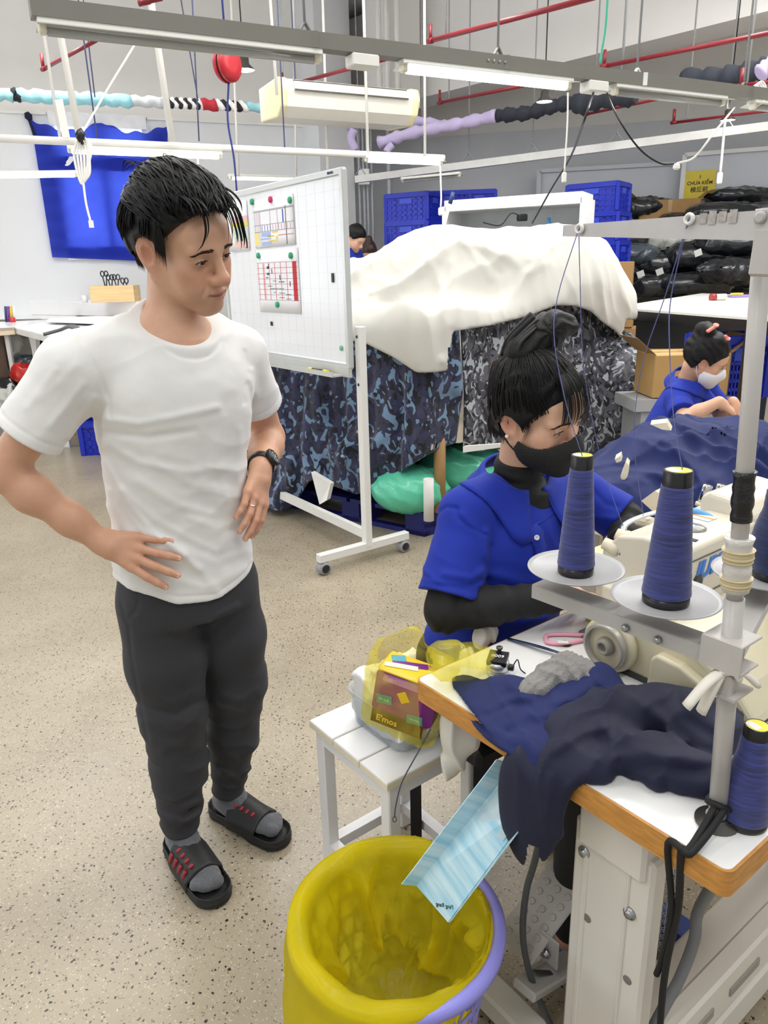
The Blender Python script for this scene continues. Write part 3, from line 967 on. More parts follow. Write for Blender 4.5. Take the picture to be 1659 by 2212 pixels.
# joggers
CHAR = M('charcoal_jersey', (50, 51, 56), .85, .08, 5, bump=.08, bscale=500, sheen=.03)
PF = [([(300, 1520), (380, 1545), (440, 1505)], -.006, 8), ([(310, 1560), (390, 1580), (440, 1530)], .005, 9), ([(300, 1490), (370, 1520), (430, 1490)], .004, 10), ([(330, 1640), (400, 1660), (430, 1610)], .004, 9),
      ([(335, 1720), (400, 1745), (435, 1730)], .006, 8), ([(335, 1745), (400, 1765), (430, 1745)], -.005, 7), ([(340, 1775), (380, 1790), (430, 1760)], .006, 7), ([(480, 1670), (520, 1690), (545, 1660)], .006, 7),
      ([(475, 1655), (520, 1672), (548, 1640)], -.005, 6), ([(480, 1620), (520, 1650), (550, 1610)], .004, 8), ([(455, 1350), (475, 1330), (510, 1310)], .005, 8), ([(450, 1345), (420, 1360), (380, 1365)], .004, 9),
      ([(480, 1520), (520, 1530), (552, 1510)], -.006, 7), ([(480, 1500), (520, 1512), (555, 1490)], .004, 8), ([(278, 1345), (285, 1420), (300, 1500), (320, 1600)], -.003, 4), ([(262, 1300), (272, 1340), (295, 1320), (300, 1290)], -.003, 4),
      ([(440, 1560), (400, 1600), (350, 1625)], .004, 9), ([(545, 1560), (520, 1590), (480, 1600)], .003, 8)]
def joggers(p):
    d = loft_field(p, [(.66, -.490, 1.695, .150, .110), (.74, -.490, 1.697, .156, .118), (.84, -.491, 1.696, .162, .118), (.92, -.492, 1.694, .150, .108)], F, Lt, 2.4)
    d = smax(d, .745-p[:, 2], .02)
    r = chain(p, [(-.556, 1.645, .78), (-.555, 1.652, .62), (-.554, 1.655, .475), (-.560, 1.665, .30), (-.572, 1.664, .19)], [.095, .093, .083, .071, .062], .03)
    r = smin(r, sd_cone(p, (-.574, 1.663, .165), (-.578, 1.661, .115), .054, .050), .012)
    l = chain(p, [(-.432, 1.757, .78), (-.425, 1.775, .62), (-.424, 1.796, .46), (-.445, 1.812, .30), (-.463, 1.812, .20)], [.103, .097, .084, .070, .060], .03)
    l = smin(l, sd_cone(p, (-.468, 1.812, .165), (-.474, 1.810, .12), .052, .049), .012)
    legs = smin(r, l, .008)
    d = smin(d, legs, .025)
    d = smax(d, .088-p[:, 2], .003)
    def dsp(p):
        r = fbm(p*np.array([9, 9, 14]), 21, 2)*.003*np.clip((.9-p[:, 2])/.3, .2, 1)
        r += .002*np.sin(p[:, 2]*75+fbm(p*10, 4, 2)*3)*np.clip((.33-p[:, 2])/.1, 0, 1)*np.clip((p[:, 2]-.16)/.04, 0, 1)
        r += drape(p, (.2, 0, 1), 46, .0045, 51, 2.4, 5)*np.clip((.62-p[:, 2])/.3, 0, 1)
        return r+fold_disp(p, PF)*.8
    return d-near_only(p, d, dsp)
mix_mesh(joggers, (-.75, 1.45, .05), (-.25, 1.98, .97), .0042, 'joggers', CHAR, man)
# socks + slides
SOCK = M('grey_melange_sock', (92, 94, 99), .95, .2, 160, bump=.15, bscale=400, sheen=.3)
SLIDE = M('black_rubber', (34, 35, 36), .55, .08, 40, bump=.06, bscale=600)
REDM = M('dark_red_rubber', (140, 34, 44), .4, .1)
def foot(heel, yaw, ank, side, parent):
    """heel: world point of the sole's back end; side +1: medial side lies along +lateral"""
    f = np.array([cos(yaw), sin(yaw), 0]); l = np.array([-sin(yaw), cos(yaw), 0]); u = np.array([0, 0, 1.0]); h0 = A3(heel)
    R = rotm(f, l, u)
    def W(x, y, z): return h0+f*x+l*y*side+u*z
    def loc(p):
        q = (p-h0)@R; q = q.copy(); q[:, 1] *= side; return q
    def footsd(q):
        d = sd_cone(q, (.042, 0, .052), (.115, .004, .058), .031, .031)
        d = smin(d, sd_cone(q, (.11, .004, .055), (.205, .008, .045), .032, .022), .03)
        d = smin(d, sd_ell(q, (.205, .004, .043), (.054, .040, .019)), .02)
        d = smin(d, sd_sphere(q, (.245, .020, .044), .0165), .012)
        for k, (x, y) in enumerate(((.243, -.002), (.235, -.018), (.222, -.032))):
            d = smin(d, sd_sphere(q, (x, y, .042), .0125), .010)
        return d
    A = loc(np.array([A3(ank)]))[0]
    def sock(p):
        q = loc(p)
        d = smin(footsd(q), sd_cone(q, (A[0]+.0, A[1], .07), (A[0]+.004, A[1], .115), .037, .038), .03)
        d = smax(d, q[:, 2]-.112-.012*np.sin(q[:, 0]*40), .003)
        return d-.0012*fbm(q*60, 8, 2)
    lo = h0+[-.35, -.35, 0]; hi = h0+[.35, .35, .2]
    mix_mesh(sock, lo, hi, .003, 'sock', SOCK, parent)
    def outline(q, g=0.0):
        wv = np.interp(q[:, 0], [-.005, .03, .08, .13, .19, .24, .285], [.030, .040, .042, .043, .052, .050, .030])+g
        cy = np.interp(q[:, 0], [0, .1, .2, .28], [0, 0, .005, .008])
        d = np.abs(q[:, 1]-cy)-wv
        ex = np.maximum(.03-q[:, 0], q[:, 0]-.25)
        e1 = np.sqrt((np.maximum(.034-q[:, 0], 0)/1.0)**2+(q[:, 1]-cy)**2)-(.040+g)
        e2 = np.sqrt((np.maximum(q[:, 0]-.238, 0)*1.0)**2+(q[:, 1]-cy)**2)-(.050+g)
        return np.where(q[:, 0] < .034, e1, np.where(q[:, 0] > .238, e2, d))
    def sole(p):
        q = loc(p)
        o = outline(q)
        top = .022+.018*np.clip((o+.016)/.016, 0, 1)**2+.006*np.clip((.05-q[:, 0])/.05, 0, 1)
        d = smax(o-.002*np.sin(q[:, 2]*520)*(q[:, 2] < .02), smax(q[:, 2]-top, .002-q[:, 2], .003), .006)
        return d
    so = mix_mesh(sole, lo, hi, .003, 'slide_sole', SLIDE, parent)
    def strap(p):
        q = loc(p)
        fd = sd_cone(q, (.09, .0, .048), (.215, .004, .034), .050, .042)
        fd = smin(fd, sd_box(q, (.155, .003, .025), (.085, .053, .024), .012), .02)
        front = q[:, 0]-(.212-.12*np.abs(q[:, 1])); back = (.092+.10*np.abs(q[:, 1]))-q[:, 0]
        d = smax(fd, np.maximum(front, back), .004)
        d = smax(d, -(fd+.008), .002)
        return smax(d, .012-q[:, 2], .003)
    st = mix_mesh(strap, lo, hi, .003, 'slide_strap', SLIDE, parent)
    return W
Wr = foot((-.620, 1.712, 0), radians(-53), (-.576, 1.66, .1), 1, man)
Wl = foot((-.535, 1.852, 0), radians(-32), (-.474, 1.812, .1), -1, man)
def strap_mark(W, x, ang, L_, w, name):
    """raised red bar on the outside of the strap at angle around it"""
    def P(x, a):
        r = .0535-.06*(x-.09); return V3(W(x, -sin(a)*r*1.03+.003, .0445+cos(a)*r*.93-.085*(x-.09)))
    m = MB()
    a0, a1 = ang, ang+L_
    pts = [P(x, lerp(a0, a1, t)) for t in np.linspace(0, 1, 5)]
    m.tube(pts, w, 6, flat=.8)
    m.build(name, REDM, man)
for k in range(4):
    strap_mark(Wr, .122+k*.022, .45-k*.02, .28, .0065, 'red_mark')
    strap_mark(Wr, .112+k*.024, .95-k*.02, .50, .007, 'red_mark')
    strap_mark(Wl, .122+k*.02, -.62+k*.0, .24, .006, 'red_mark')
# watch and ring
wr_d = (Lwr-Lel).normalized(); wc = Lwr-wr_d*.022
WB = M('black_resin', (24, 25, 27), .35, .05)
m = MB(); m.lathe([(.0285, -.012), (.0335, -.011), (.0335, .011), (.0285, .012)], wc, wr_d, 24); strap = m.build('watch_strap', WB, man)
fn_ = V3((.62, -.74, .25)); fn_ = (fn_-wr_d*fn_.dot(wr_d)).normalized()
m = MB(); m.lathe([(.020, 0), (.0235, .002), (.0235, .009), (.020, .012), (.0165, .012), (.0165, .0105)], wc+fn_*.030, fn_, 28, caps=False); case = m.build('watch_case', WB, man)
m = MB(); m.lathe([(.0, .0108), (.0168, .0108)], wc+fn_*.030, fn_, 24, caps=False); m.build('watch_dial', M('watch_dial_grey', (70, 76, 80), .2, .3, 300), man)
m = MB()
for k in range(12):
    a = k*pi/6; x = wr_d; y = fn_.cross(x)
    c = wc+fn_*.0418+(x*cos(a)+y*sin(a))*.0125
    m.box(c, (.004, .0012, .001), ax=(x*cos(a)+y*sin(a), y*cos(a)-x*sin(a), fn_))
m.box(wc+fn_*.042, (.012, .0015, .001), ax=(wr_d, fn_.cross(wr_d), fn_)); m.box(wc+fn_*.042, (.0015, .012, .001), ax=(wr_d, fn_.cross(wr_d), fn_))
m.build('watch_marks', M('watch_silver', (200, 205, 208), .3), case)
pr, rr_, _ = LH[1][2]
m = MB(); rd = V3(pr[1]-pr[0]).normalized(); rc = V3(lerp(pr[0], pr[1], .55))
m.lathe([(.0094, -.0018), (.0106, -.0016), (.0106, .0016), (.0094, .0018)], rc, rd, 20); m.build('ring', M('ring_silver', (215, 213, 208), .2, .03, metal=1), man)
# hair
random.seed(4)
def hl(x, y, z): return V3(MH_C+MH_R@(np.array([x, y, z])*MH_S))
def man_hair(p):
    q = (p-MH_C)@MH_R/MH_S; a = ysym(q)
    d = sd_ell(q, (-.016, 0, .036), (.107, .0865, .100))
    d = smin(d, sd_ell(q, (.020, 0, .084), (.072, .070, .050)), .04)
    d = smin(d, sd_ell(q, (-.035, 0, .091), (.058, .056, .045)), .03)
    d = smin(d, sd_ell(a, (-.045, .040, .02), (.060, .048, .065)), .03)
    # hair line: forehead, temple, sideburn, around ear, nape
    line = np.interp(q[:, 0], [-.12, -.075, -.042, -.026, -.012, .012, .020, .034, .058, .085, .12], [-.085, -.082, -.060, .018, .026, .020, -.026, .036, .064, .082, .088])
    line = np.where(a[:, 1] < .045, np.interp(q[:, 0], [-.12, -.06, 0, .06, .085, .12], [-.085, -.06, -.03, .070, .086, .090]), line)
    d = d-.0045*np.sin((q[:, 1]*150+q[:, 0]*30)+fbm(q*18, 2, 2)*4)*np.clip((q[:, 2]-.02)/.05, .15, 1)-.002*fbm(q*38, 31, 2)
    d = d+np.clip((.035-q[:, 2])/.09, 0, 1)*.009*(a[:, 1] > .03)*(q[:, 0] > -.06)
    return smax(d, line-q[:, 2], .008)*MH_S
hair = mix_mesh(man_hair, MH_C-.2, MH_C+.2, .0028, 'hair', HAIR_B, man)
mb = MB(); P_ = []
def man_cap(q):
    a = ysym(q)
    d = sd_ell(q, (-.016, 0, .036), (.107, .0865, .100))
    d = smin(d, sd_ell(q, (.020, 0, .084), (.072, .070, .050)), .04)
    d = smin(d, sd_ell(q, (-.035, 0, .091), (.058, .056, .045)), .03)
    return smin(d, sd_ell(a, (-.045, .040, .02), (.060, .048, .065)), .03)
def grow(cap, roots, dirs, lens, lifts, n=7, sag=0.0, c=(-.012, 0, .045), fall=None):
    """strands that creep over the hair cap; all arrays; returns (n,N,3) local points"""
    c = np.array(c); x = roots.copy(); out = []
    for i in range(n):
        t = i/(n-1)
        e = x-c; e /= np.linalg.norm(e, axis=1)[:, None]
        lo_, hi_ = np.zeros(len(x)), np.full(len(x), .2)
        for _ in range(14):
            mid = (lo_+hi_)/2; ins = cap(c+e*mid[:, None]) < 0
            lo_ = np.where(ins, mid, lo_); hi_ = np.where(ins, hi_, mid)
        y = c+e*(lo_+lifts*sin(pi*min(1, t*.8))+.0005)[:, None]
        out.append(y); x = y+dirs*(lens/(n-1))[:, None]+np.array([0, 0, -sag*t*t])
    return np.array(out)
rng = np.random.default_rng(7)
N_ = 1350
th = rng.uniform(-pi, pi, N_); zt = rng.uniform(-.1, 1, N_); rt = np.sqrt(np.maximum(0, 1-zt*zt))
roots = np.stack([-.012+.1*np.cos(th)*rt, .085*np.sin(th)*rt, .045+.098*zt], -1)
ok = ~((roots[:, 0] > .06) & (roots[:, 2] < .085)) & ~((np.abs(roots[:, 1]) > .05) & (roots[:, 0] > -.005) & (roots[:, 2] < .06))
roots = roots[ok]; n_ = len(roots); top = roots[:, 2] > .07
dirs = np.where(top[:, None], np.stack([np.full(n_, .9), roots[:, 1]*6+rng.uniform(-.35, .35, n_)-.2, rng.uniform(-.1, .1, n_)], -1),
                np.stack([rng.uniform(-.2, .45, n_), rng.uniform(-.1, .1, n_), -np.ones(n_)], -1))
dirs /= np.linalg.norm(dirs, axis=1)[:, None]
G = grow(man_cap, roots, dirs, np.where(top, rng.uniform(.07, .12, n_), rng.uniform(.028, .046, n_)), np.where(top, rng.uniform(.0, .006, n_), rng.uniform(0, .0025, n_)), 7)
for k in range(n_):
    pts = [hl(*G[i, k]) for i in range(7)]
    low = G[-1, k]
    if low[2] < .022 and abs(low[1]) > .05 and low[0] > -.045: continue
    if low[0] > .045 and low[2] < .080: continue
    P_.append((pts, rng.uniform(.0014, .0040)))
# fringe falling over the forehead
def fr(pl, r): P_.append((smooth_path([hl(*p) for p in pl], 4), r))
fr([(.055, -.040, .104), (.092, -.036, .096), (.105, -.036, .066), (.101, -.040, .038), (.094, -.050, .022)], .0040)
fr([(.06, -.036, .104), (.096, -.030, .096), (.108, -.032, .066), (.104, -.037, .042)], .0028)
for k in range(11):
    y = .016+.005*k+random.uniform(-.003, .003); z = -.004*k; e = random.uniform(-.012, .012)
    fr([(.055, y-.02, .105), (.097, y-.01, .100+z*.4), (.108, y, .076+z), (.110+random.uniform(-.003, .003), y+.004, .050+z+e*.5), (.106, y+random.uniform(0, .01), .028-.002*k+e)], random.uniform(.0015, .0036))
for k in range(34):
    y = -.052+.0031*k+random.uniform(-.003, .003); sw = random.uniform(-.012, .012); x = random.uniform(-.006, .004)
    fr([(.03+x, y, .118), (.078+x, y+sw*.3, .112), (.099+x, y+sw*.8, .098), (.104+x, y+sw, .084+random.uniform(-.006, .008))], random.uniform(.0018, .0044))
for k in range(8):
    a = random.uniform(-.05, .05)
    fr([(-.050, a, .112), (-.064, a*1.2, .129), (-.080-.006*(k % 3), a*1.4, .130+.003*(k % 3)), (-.100, a*1.5, .112)], .0022)
for sy in (-1, 1):
    for k in range(10):
        x = .018+.003*k-.0; z = .030
        fr([(x-.012, sy*.082, z+.03), (x-.004, sy*.0815, z), (x-.004, sy*.0775, -.012-.0015*k+.003*(k % 3))], .0034)
    for k in range(16):
        x = -.098+.0045*k
        fr([(x-.004, sy*.076*min(1, .55+.035*k), .02), (x-.002, sy*.078*min(1, .55+.035*k), -.02), (x+.006, sy*.066*min(1, .55+.035*k), -.052-.0016*(16-k)+.004*(k % 3))], .0036)
locks(mb, P_); mb.build('hair_strands', HAIR_B, man)
# ================================================================== WOMAN AT THE SEWING MACHINE
POLO = M('royal_blue_pique', (6, 42, 160), .8, .05, 6, bump=.06, bscale=900, sheen=.03)
BLK_KNIT = M('black_knit', (13, 13, 15), .75, .1, 10, bump=.05, bscale=700, sheen=.02)
BLK_MASK = M('black_mask_fabric', (26, 27, 27), .75, .06, 30, bump=.05, bscale=900)
BTN = M('white_button', (226, 226, 224), .3, .03)
SKIN2 = M('skin_fair', (222, 176, 148), .48, .04, 40, bump=.04, bscale=350, vcol='col', sss=.12)
def worker_skin(v, C_, R_, S_, base=(222, 178, 150)):
    return head_color((v-C_)@R_/S_, base, (196, 120, 110), (212, 142, 122))
def mask_field(q, r=.0):
    d = sd_ell(q, (.034, 0, -.062), (.077, .0715, .062))
    d = smin(d, sd_cone(q, (.092, 0, -.012), (.113, 0, -.046), .010, .014), .03)
    d = smin(d, sd_sphere(q, (.082, 0, -.106), .020), .03)
    return d
def make_mask(C_, R_, S_, mat, parent, h, seam=True, th=.0035):
    def f(p):
        q = (p-C_)@R_/S_; a = ysym(q)
        o = mask_field(q)-.006
        d = smax(o, -(o+th), .001)
        top = q[:, 2]-np.interp(a[:, 1], [0, .012, .03, .06, .08], [-.010, -.015, -.027, -.040, -.048])
        back = np.interp(q[:, 2], [-.14, -.11, -.075, -.05], [.035, .022, .006, -.002])-q[:, 0]
        d = smax(d, np.maximum(top, back), .002)
        if seam: d = d-.0012*np.exp(-(q[:, 1]/.0018)**2)
        return d*S_
    o = mix_mesh(f, C_-.17, C_+.17, h, 'face_mask', mat, parent)
    for sy in (-1, 1):
        m = MB()
        w = lambda x, y, z: V3(C_+R_@(np.array([x, sy*y, z])*S_))
        m.tube(smooth_path([w(.002, .066, -.050), (w(-.010, .0735, -.035)), w(-.020, .080, .010), w(-.028, .082, .022)], 4), .0018*S_, 5)
        m.build('ear_loop', mat, o)
        m = MB()
        m.tube(smooth_path([w(.012, .060, -.088), (w(-.012, .0735, -.062)), w(-.024, .079, -.042), w(-.030, .082, -.028)], 4), .0018*S_, 5)
        m.build('ear_loop', mat, o)
    return o
wom = thing('person', (.28, 1.66, .40), 'seated woman in blue polo and black face mask working at the sewing machine', 'person')
C1, S1, R1 = np.array([.337, 1.591, 1.236]), .97, head_rot(-48, -16.6, 12)
F1, L1 = np.array([.605, -.795, 0]), np.array([.795, .605, 0])
wRs, wLs = V3((.182, 1.568, 1.012)), V3((.492, 1.80, .985))
wRe, wLe = gy(962, 1322, 1.47), gy(1352, 1128, 1.74)
wRw, wLw = V3((.385, 1.46, .855)), V3((.55, 1.52, .85))
wRH = hand_prims(wRw, (.75, .3, -.22), (-.1, .1, 1), 1, .35, size=.88)
wLH = hand_prims(wLw, (-.1, -.9, -.2), (.1, 0, 1), -1, .35, size=.88)
WN_T = C1+R1@np.array([-.032, 0, -.06])*1.0; WN_B = np.array([.312, 1.668, 1.055])
def wom_body(p):
    d = gate(p, C1, .155, lambda x: head_field((x-C1)@R1/S1, 1.0, 1.6)*S1)
    d = smin(d, sd_cone(p, WN_T, WN_B, .043, .047), .02)
    d = smin(d, sd_cone(p, WN_B, (.30, 1.66, .85), .05, .08), .03)
    for sh, el, wr, H in ((wRs, wRe, wRw, wRH), (wLs, wLe, wLw, wLH)):
        d = smin(d, sd_cone(p, WN_B-[0, 0, .03], sh, .04, .035), .03)
        d = smin(d, chain(p, [sh, el, lerp(A3(el), A3(wr), .5), wr], [.036, .032, .030, .023], .02), .02)
        d = smin(d, gate(p, wr, .21, lambda x: hand_field(x, H)), .012)
    return d
mix_mesh(wom_body, (.02, 1.28, .70), (.75, 1.95, 1.42), .0030, 'body', SKIN2, wom, lambda v: worker_skin(v, C1, R1, S1))
eyes(C1, R1, S1, wom, .6, 0)
brow(C1, R1, S1, wom, thick=.9, zoff=.001)
make_mask(C1, R1, S1, BLK_MASK, wom, .0026)
def wl1(x, y, z): return V3(C1+R1@(np.array([x, y, z])*S1))
m = MB(); m.lathe([(.0, .004), (.0035, .003), (.0045, 0), (.003, -.003)], wl1(-.008, -.0845, -.039), R1@np.array([0, -1, 0]), 10)
m.build('earring', M('pearl', (245, 238, 235), .15, .02), wom)
# turtleneck
def turtle(p):
    nb = WN_B+[0, 0, -.03]
    d = sd_cone(p, lerp(WN_T, WN_B, .42), nb, .052, .062)
    d = smin(d, sd_ell(p, WN_B-[0, 0, .035]+F1*.01, (.085, .085, .05)), .02)
    ax_ = (WN_T-WN_B); ax_ /= np.linalg.norm(ax_)
    t = (p-WN_B)@ax_
    d = smax(d, t-.062, .004)
    return d-.0016*np.sin(t*190+fbm(p*20, 3, 1))
mix_mesh(turtle, WN_B-.16, WN_B+.16, .003, 'turtleneck', BLK_KNIT, wom)
# polo shirt
P_ST = [(.66, .262, 1.665, .185, .140), (.72, .268, 1.662, .172, .132), (.79, .285, 1.660, .160, .122), (.88, .304, 1.662, .166, .120), (.95, .316, 1.668, .168, .116), (1.0, .322, 1.675, .155, .102), (1.05, .318, 1.675, .10, .075)]
RsE, LsE = lerp(A3(wRs), A3(wRe), .83), lerp(A3(wLs), A3(wLe), .86)
RsD, LsD = A3(wRe)-A3(wRs), A3(wLe)-A3(wLs)
POLO_F = [([(1050, 1150), (1055, 1220), (1040, 1260)], .006, 9), ([(1060, 1180), (1050, 1250)], -.004, 7), ([(1000, 1110), (1030, 1150), (1050, 1200)], .0035, 9), ([(1015, 1290), (1100, 1290), (1200, 1265)], .004, 10),
          ([(960, 1240), (1020, 1250), (1040, 1235)], .005, 9), ([(945, 1265), (1000, 1270), (1040, 1255)], -.004, 7), ([(1060, 1240), (1130, 1260), (1200, 1250)], .004, 12), ([(1230, 1100), (1290, 1120), (1330, 1120)], .004, 8),
          ([(1280, 1060), (1310, 1090), (1335, 1095)], -.003, 7), ([(965, 1350), (1060, 1355), (1180, 1335)], .004, 9), ([(985, 1330), (1080, 1335), (1170, 1318)], -.003, 8), ([(985, 1095), (990, 1120), (1015, 1140), (1050, 1155)], -.003, 4),
          ([(935, 1118), (965, 1095), (990, 1100)], -.0025, 4), ([(1165, 1150), (1150, 1210), (1160, 1250)], .003, 12), ([(1180, 1130), (1200, 1180)], .003, 8)]
def polo(p):
    d = loft_field(p, P_ST, F1, L1, 2.3)
    for sh, sg in ((wRs, -1), (wLs, 1)):
        nk = WN_B+L1*sg*.055+np.array([0, 0, .0])
        d = smin(d, sd_cone(p, nk, A3(sh)+[0, 0, .0], .038, .056), .04)
    r = smax(chain(p, [wRs, RsE+RsD*.2], [.058, .072], .02), plane(p, RsE, RsD), .003)
    l = smax(chain(p, [wLs, LsE+LsD*.2], [.058, .062], .02), plane(p, LsE, LsD), .003)
    d = smin(d, r, .03); d = smin(d, l, .03)
    u = (p-np.array([.27, 1.66, 0]))@L1
    hz = .672+.022*np.clip(1-np.abs(u+.135)/.02, 0, 1)*1.6
    d = smax(d, hz-p[:, 2], .004)
    def dsp(p):
        r = fbm(p*np.array([9, 9, 14]), 13, 2)*.003+.0022*np.sin(p[:, 2]*85+fbm(p*8, 2, 2)*3)*np.clip((.83-p[:, 2])/.06, 0, 1)
        r += drape(p, (.4, .2, .9), 36, .006, 31, 2.2, 5)*np.clip((1.0-p[:, 2])/.15, .15, 1)
        return r+fold_disp(p, POLO_F)
    d = d-near_only(p, d, dsp)
    d = d-.0015*(plane(p, RsE, RsD) > -.022)*(np.linalg.norm(p-RsE, axis=1) < .1)
    nin = sd_cone(p, WN_B-[0, 0, .035], WN_T, .060, .066)
    d = smax(d, -nin, .003)
    # open placket
    vv = (p-np.array([.337, 1.56, 1.0]))@L1
    return d
mix_mesh(polo, (.0, 1.36, .64), (.74, 1.98, 1.12), .0036, 'polo_shirt', POLO, wom)
# black arm sleeves
for sh, el, wr in ((wRs, wRe, wRw), (wLs, wLe, wLw)):
    def slv(p):
        d = chain(p, [lerp(A3(sh), A3(el), .55), el, lerp(A3(el), A3(wr), .35), wr], [.047, .044, .043, .032], .02)
        d = smax(d, plane(p, wr, A3(wr)-A3(el)), .003)
        t = (p-A3(el))@((A3(wr)-A3(el))/np.linalg.norm(A3(wr)-A3(el)))
        return d-near_only(p, d, lambda x: .0022*np.sin(((x-A3(el))@((A3(wr)-A3(el))/np.linalg.norm(A3(wr)-A3(el))))*150+fbm(x*14, 5, 2)*3)+fbm(x*18, 8, 2)*.002)
    lo_ = np.minimum(np.minimum(A3(sh), A3(el)), A3(wr))-.07; hi_ = np.maximum(np.maximum(A3(sh), A3(el)), A3(wr))+.07
    mix_mesh(slv, lo_, hi_, .0036, 'arm_sleeve', BLK_KNIT, wom)
# trousers
def trous(p):
    d = sd_ell(p, (.262, 1.665, .60), (.19, .17, .12))
    for sg in (-1, 1):
        hp = np.array([.262, 1.665, .555])+L1*sg*.09; kn = hp+F1*.40+L1*sg*.03+np.array([0, 0, -.02]); an = kn+F1*(-.02)+np.array([0, 0, -.40])
        d = smin(d, chain(p, [hp, kn, an], [.095, .068, .045], .03), .03)
    return smax(d, .07-p[:, 2], .004)-fbm(p*10, 3, 2)*.003
mix_mesh(trous, (-.05, 1.0, .0), (.80, 1.9, .76), .008, 'trousers', BLK_KNIT, wom)
m = MB()
for sg in (-1, 1):
    m = MB(); an = np.array([.262, 1.665, .10])+L1*sg*.12+F1*.38
    f_ = V3(F1); l_ = V3(L1)
    m.tube([V3(an)+Vector((0, 0, .03)), V3(an)+Vector((0, 0, -.02))], .036, 10)
    m.build('ankle', M('skin_plain', (206, 158, 132), .5, .05), wom)
    m = MB(); m.box(V3(an)+f_*.05+Vector((0, 0, -.055)), (.25, .095, .05), ax=(f_, l_, (0, 0, 1)), bev=.02); m.build('shoe', M('blue_slipper', (28, 60, 150), .5, .05), wom)
# collar
def collar(parent, mat, nb, nt, Fv, Lv, shirt, r0=.066, S=1.0, lift=.006):
    n = V3(A3(nt)-A3(nb)).normalized()
    m = MB(); nu, nv = 41, 7
    P = np.zeros((nu, nv, 3))
    fx = V3(Fv); fx = (fx-n*fx.dot(n)).normalized(); lx = n.cross(fx)
    for i in range(nu):
        ph = lerp(.26, 2*pi-.26, i/(nu-1)); front = max(0, cos(ph))
        for j in range(nv):
            t = j/(nv-1)
            fa = min(ph, 2*pi-ph); pt = math.exp(-((fa-.42)/.30)**2)
            rr = (r0*(1+.08*(1-front)) + (.004+t*(.044+.040*pt)))*S
            zz = (.030*(1-front*.9) + .012*sin(pi*min(1, t*2.2))*(t < .45) - .052*t*(1+.55*pt))*S
            a_ = ph+(.10*t if ph < pi else -.10*t)*front
            p = V3(nb)+(fx*cos(a_)+lx*sin(a_))*rr+n*zz+fx*.012*S*t*front
            P[i, j] = p
    c0 = A3(nb)
    for _ in range(14):
        fl = P.reshape(-1, 3); dd = np.clip(lift-shirt(fl), 0, .02)
        rad = fl-c0; rad -= (rad@A3(n))[:, None]*A3(n); rad /= np.linalg.norm(rad, axis=1)[:, None]+1e-9
        P = (fl+(rad*.55+A3(n)*.8)*dd[:, None]).reshape(P.shape)
    m.grid(P)
    o = m.build('collar', mat, parent)
    md = o.modifiers.new('solid', 'SOLIDIFY'); md.thickness = .004*S
    return P
collar(wom, POLO, WN_B+np.array([0, 0, .004]), WN_T, np.array([.40, -.92, 0]), L1, polo)
def front_pt(u, z, off=.0):
    """on the polo front: ray march along +F from the torso axis"""
    o = np.array([.318, 1.67, z])+L1*u
    ts = np.linspace(.02, .22, 160); pts = o[None]+F1[None]*ts[:, None]
    d = polo(pts); i = int(np.argmax(d > 0))
    return V3(pts[i]+F1*off)
def u_for(px, z):
    us = np.linspace(-.14, .12, 40); xs = [to_px(np.array([A3(front_pt(u, z))]))[0, 0] for u in us]
    return us[int(np.argmin(np.abs(np.array(xs)-px)))]
m = MB(); nn = 8
P = np.zeros((3, nn, 3))
for j in range(nn):
    z = lerp(1.02, .905, j/(nn-1)); uc = u_for(lerp(1152, 1168, j/(nn-1)), z)
    for i, du_ in enumerate((-.017, 0, .017)): P[i, j] = front_pt(uc+du_, z, .006)
m.grid(P); o = m.build('placket', POLO, wom); md = o.modifiers.new('s', 'SOLIDIFY'); md.thickness = .004
for z, px in ((1.0, 1150), (.962, 1153)):
    m = MB(); b_ = front_pt(u_for(px, z), z, .009)
    m.lathe([(.0058, 0), (.0062, .0018), (.0048, .003), (.004, .002), (.001, .0018)], b_, F1*.6+np.array([-.35, -.5, .3]), 16, caps=False); m.build('button', BTN, wom)
# hair of the seated woman
HAIR_D = M('hair_dark_brown', (10, 9, 10), .42, .3, 70, spec=.28, bump=.3, bscale=500)
HAIR_R = M('hair_reddish_tips', (46, 24, 20), .4, .3, 60)
def wcap(q):
    a = ysym(q)
    d = sd_ell(q, (-.016, 0, .036), (.108, .087, .106))
    d = smin(d, sd_ell(a, (-.02, .05, .0), (.06, .038, .06)), .03)
    return d
def wom_hair(p):
    q = (p-C1)@R1/S1; a = ysym(q)
    d = wcap(q)
    line = np.where(a[:, 1] < .05, np.interp(q[:, 0], [-.12, -.06, 0, .06, .085, .12], [-.09, -.075, -.05, .045, .068, .075]),
                    np.interp(q[:, 0], [-.12, -.06, -.032, -.02, .0, .016, .026, .040, .06, .09], [-.085, -.075, -.045, .012, .014, .006, -.012, .020, .045, .06]))
    sweep = np.sin((q[:, 2]*150+a[:, 1]*60-q[:, 0]*60)+fbm(q*14, 3, 2)*3)
    d = d-.0016*sweep-.0012*fbm(q*40, 6, 2)
    # parting
    d = d+.003*np.exp(-((q[:, 1]-.012)/.003)**2)*(q[:, 0] > .01)*(q[:, 2] > .05)
    d = smax(d, line-q[:, 2], .006)
    return d*S1
mix_mesh(wom_hair, C1-.19, C1+.19, .003, 'hair', HAIR_D, wom)
rng = np.random.default_rng(11)
mb = MB(); P_ = []
N_ = 900
th = rng.uniform(-pi, pi, N_); zt = rng.uniform(-.75, .98, N_); rt = np.sqrt(np.maximum(0, 1-zt*zt))
roots = np.stack([-.014+.1*np.cos(th)*rt, .085*np.sin(th)*rt, .034+.095*zt], -1)
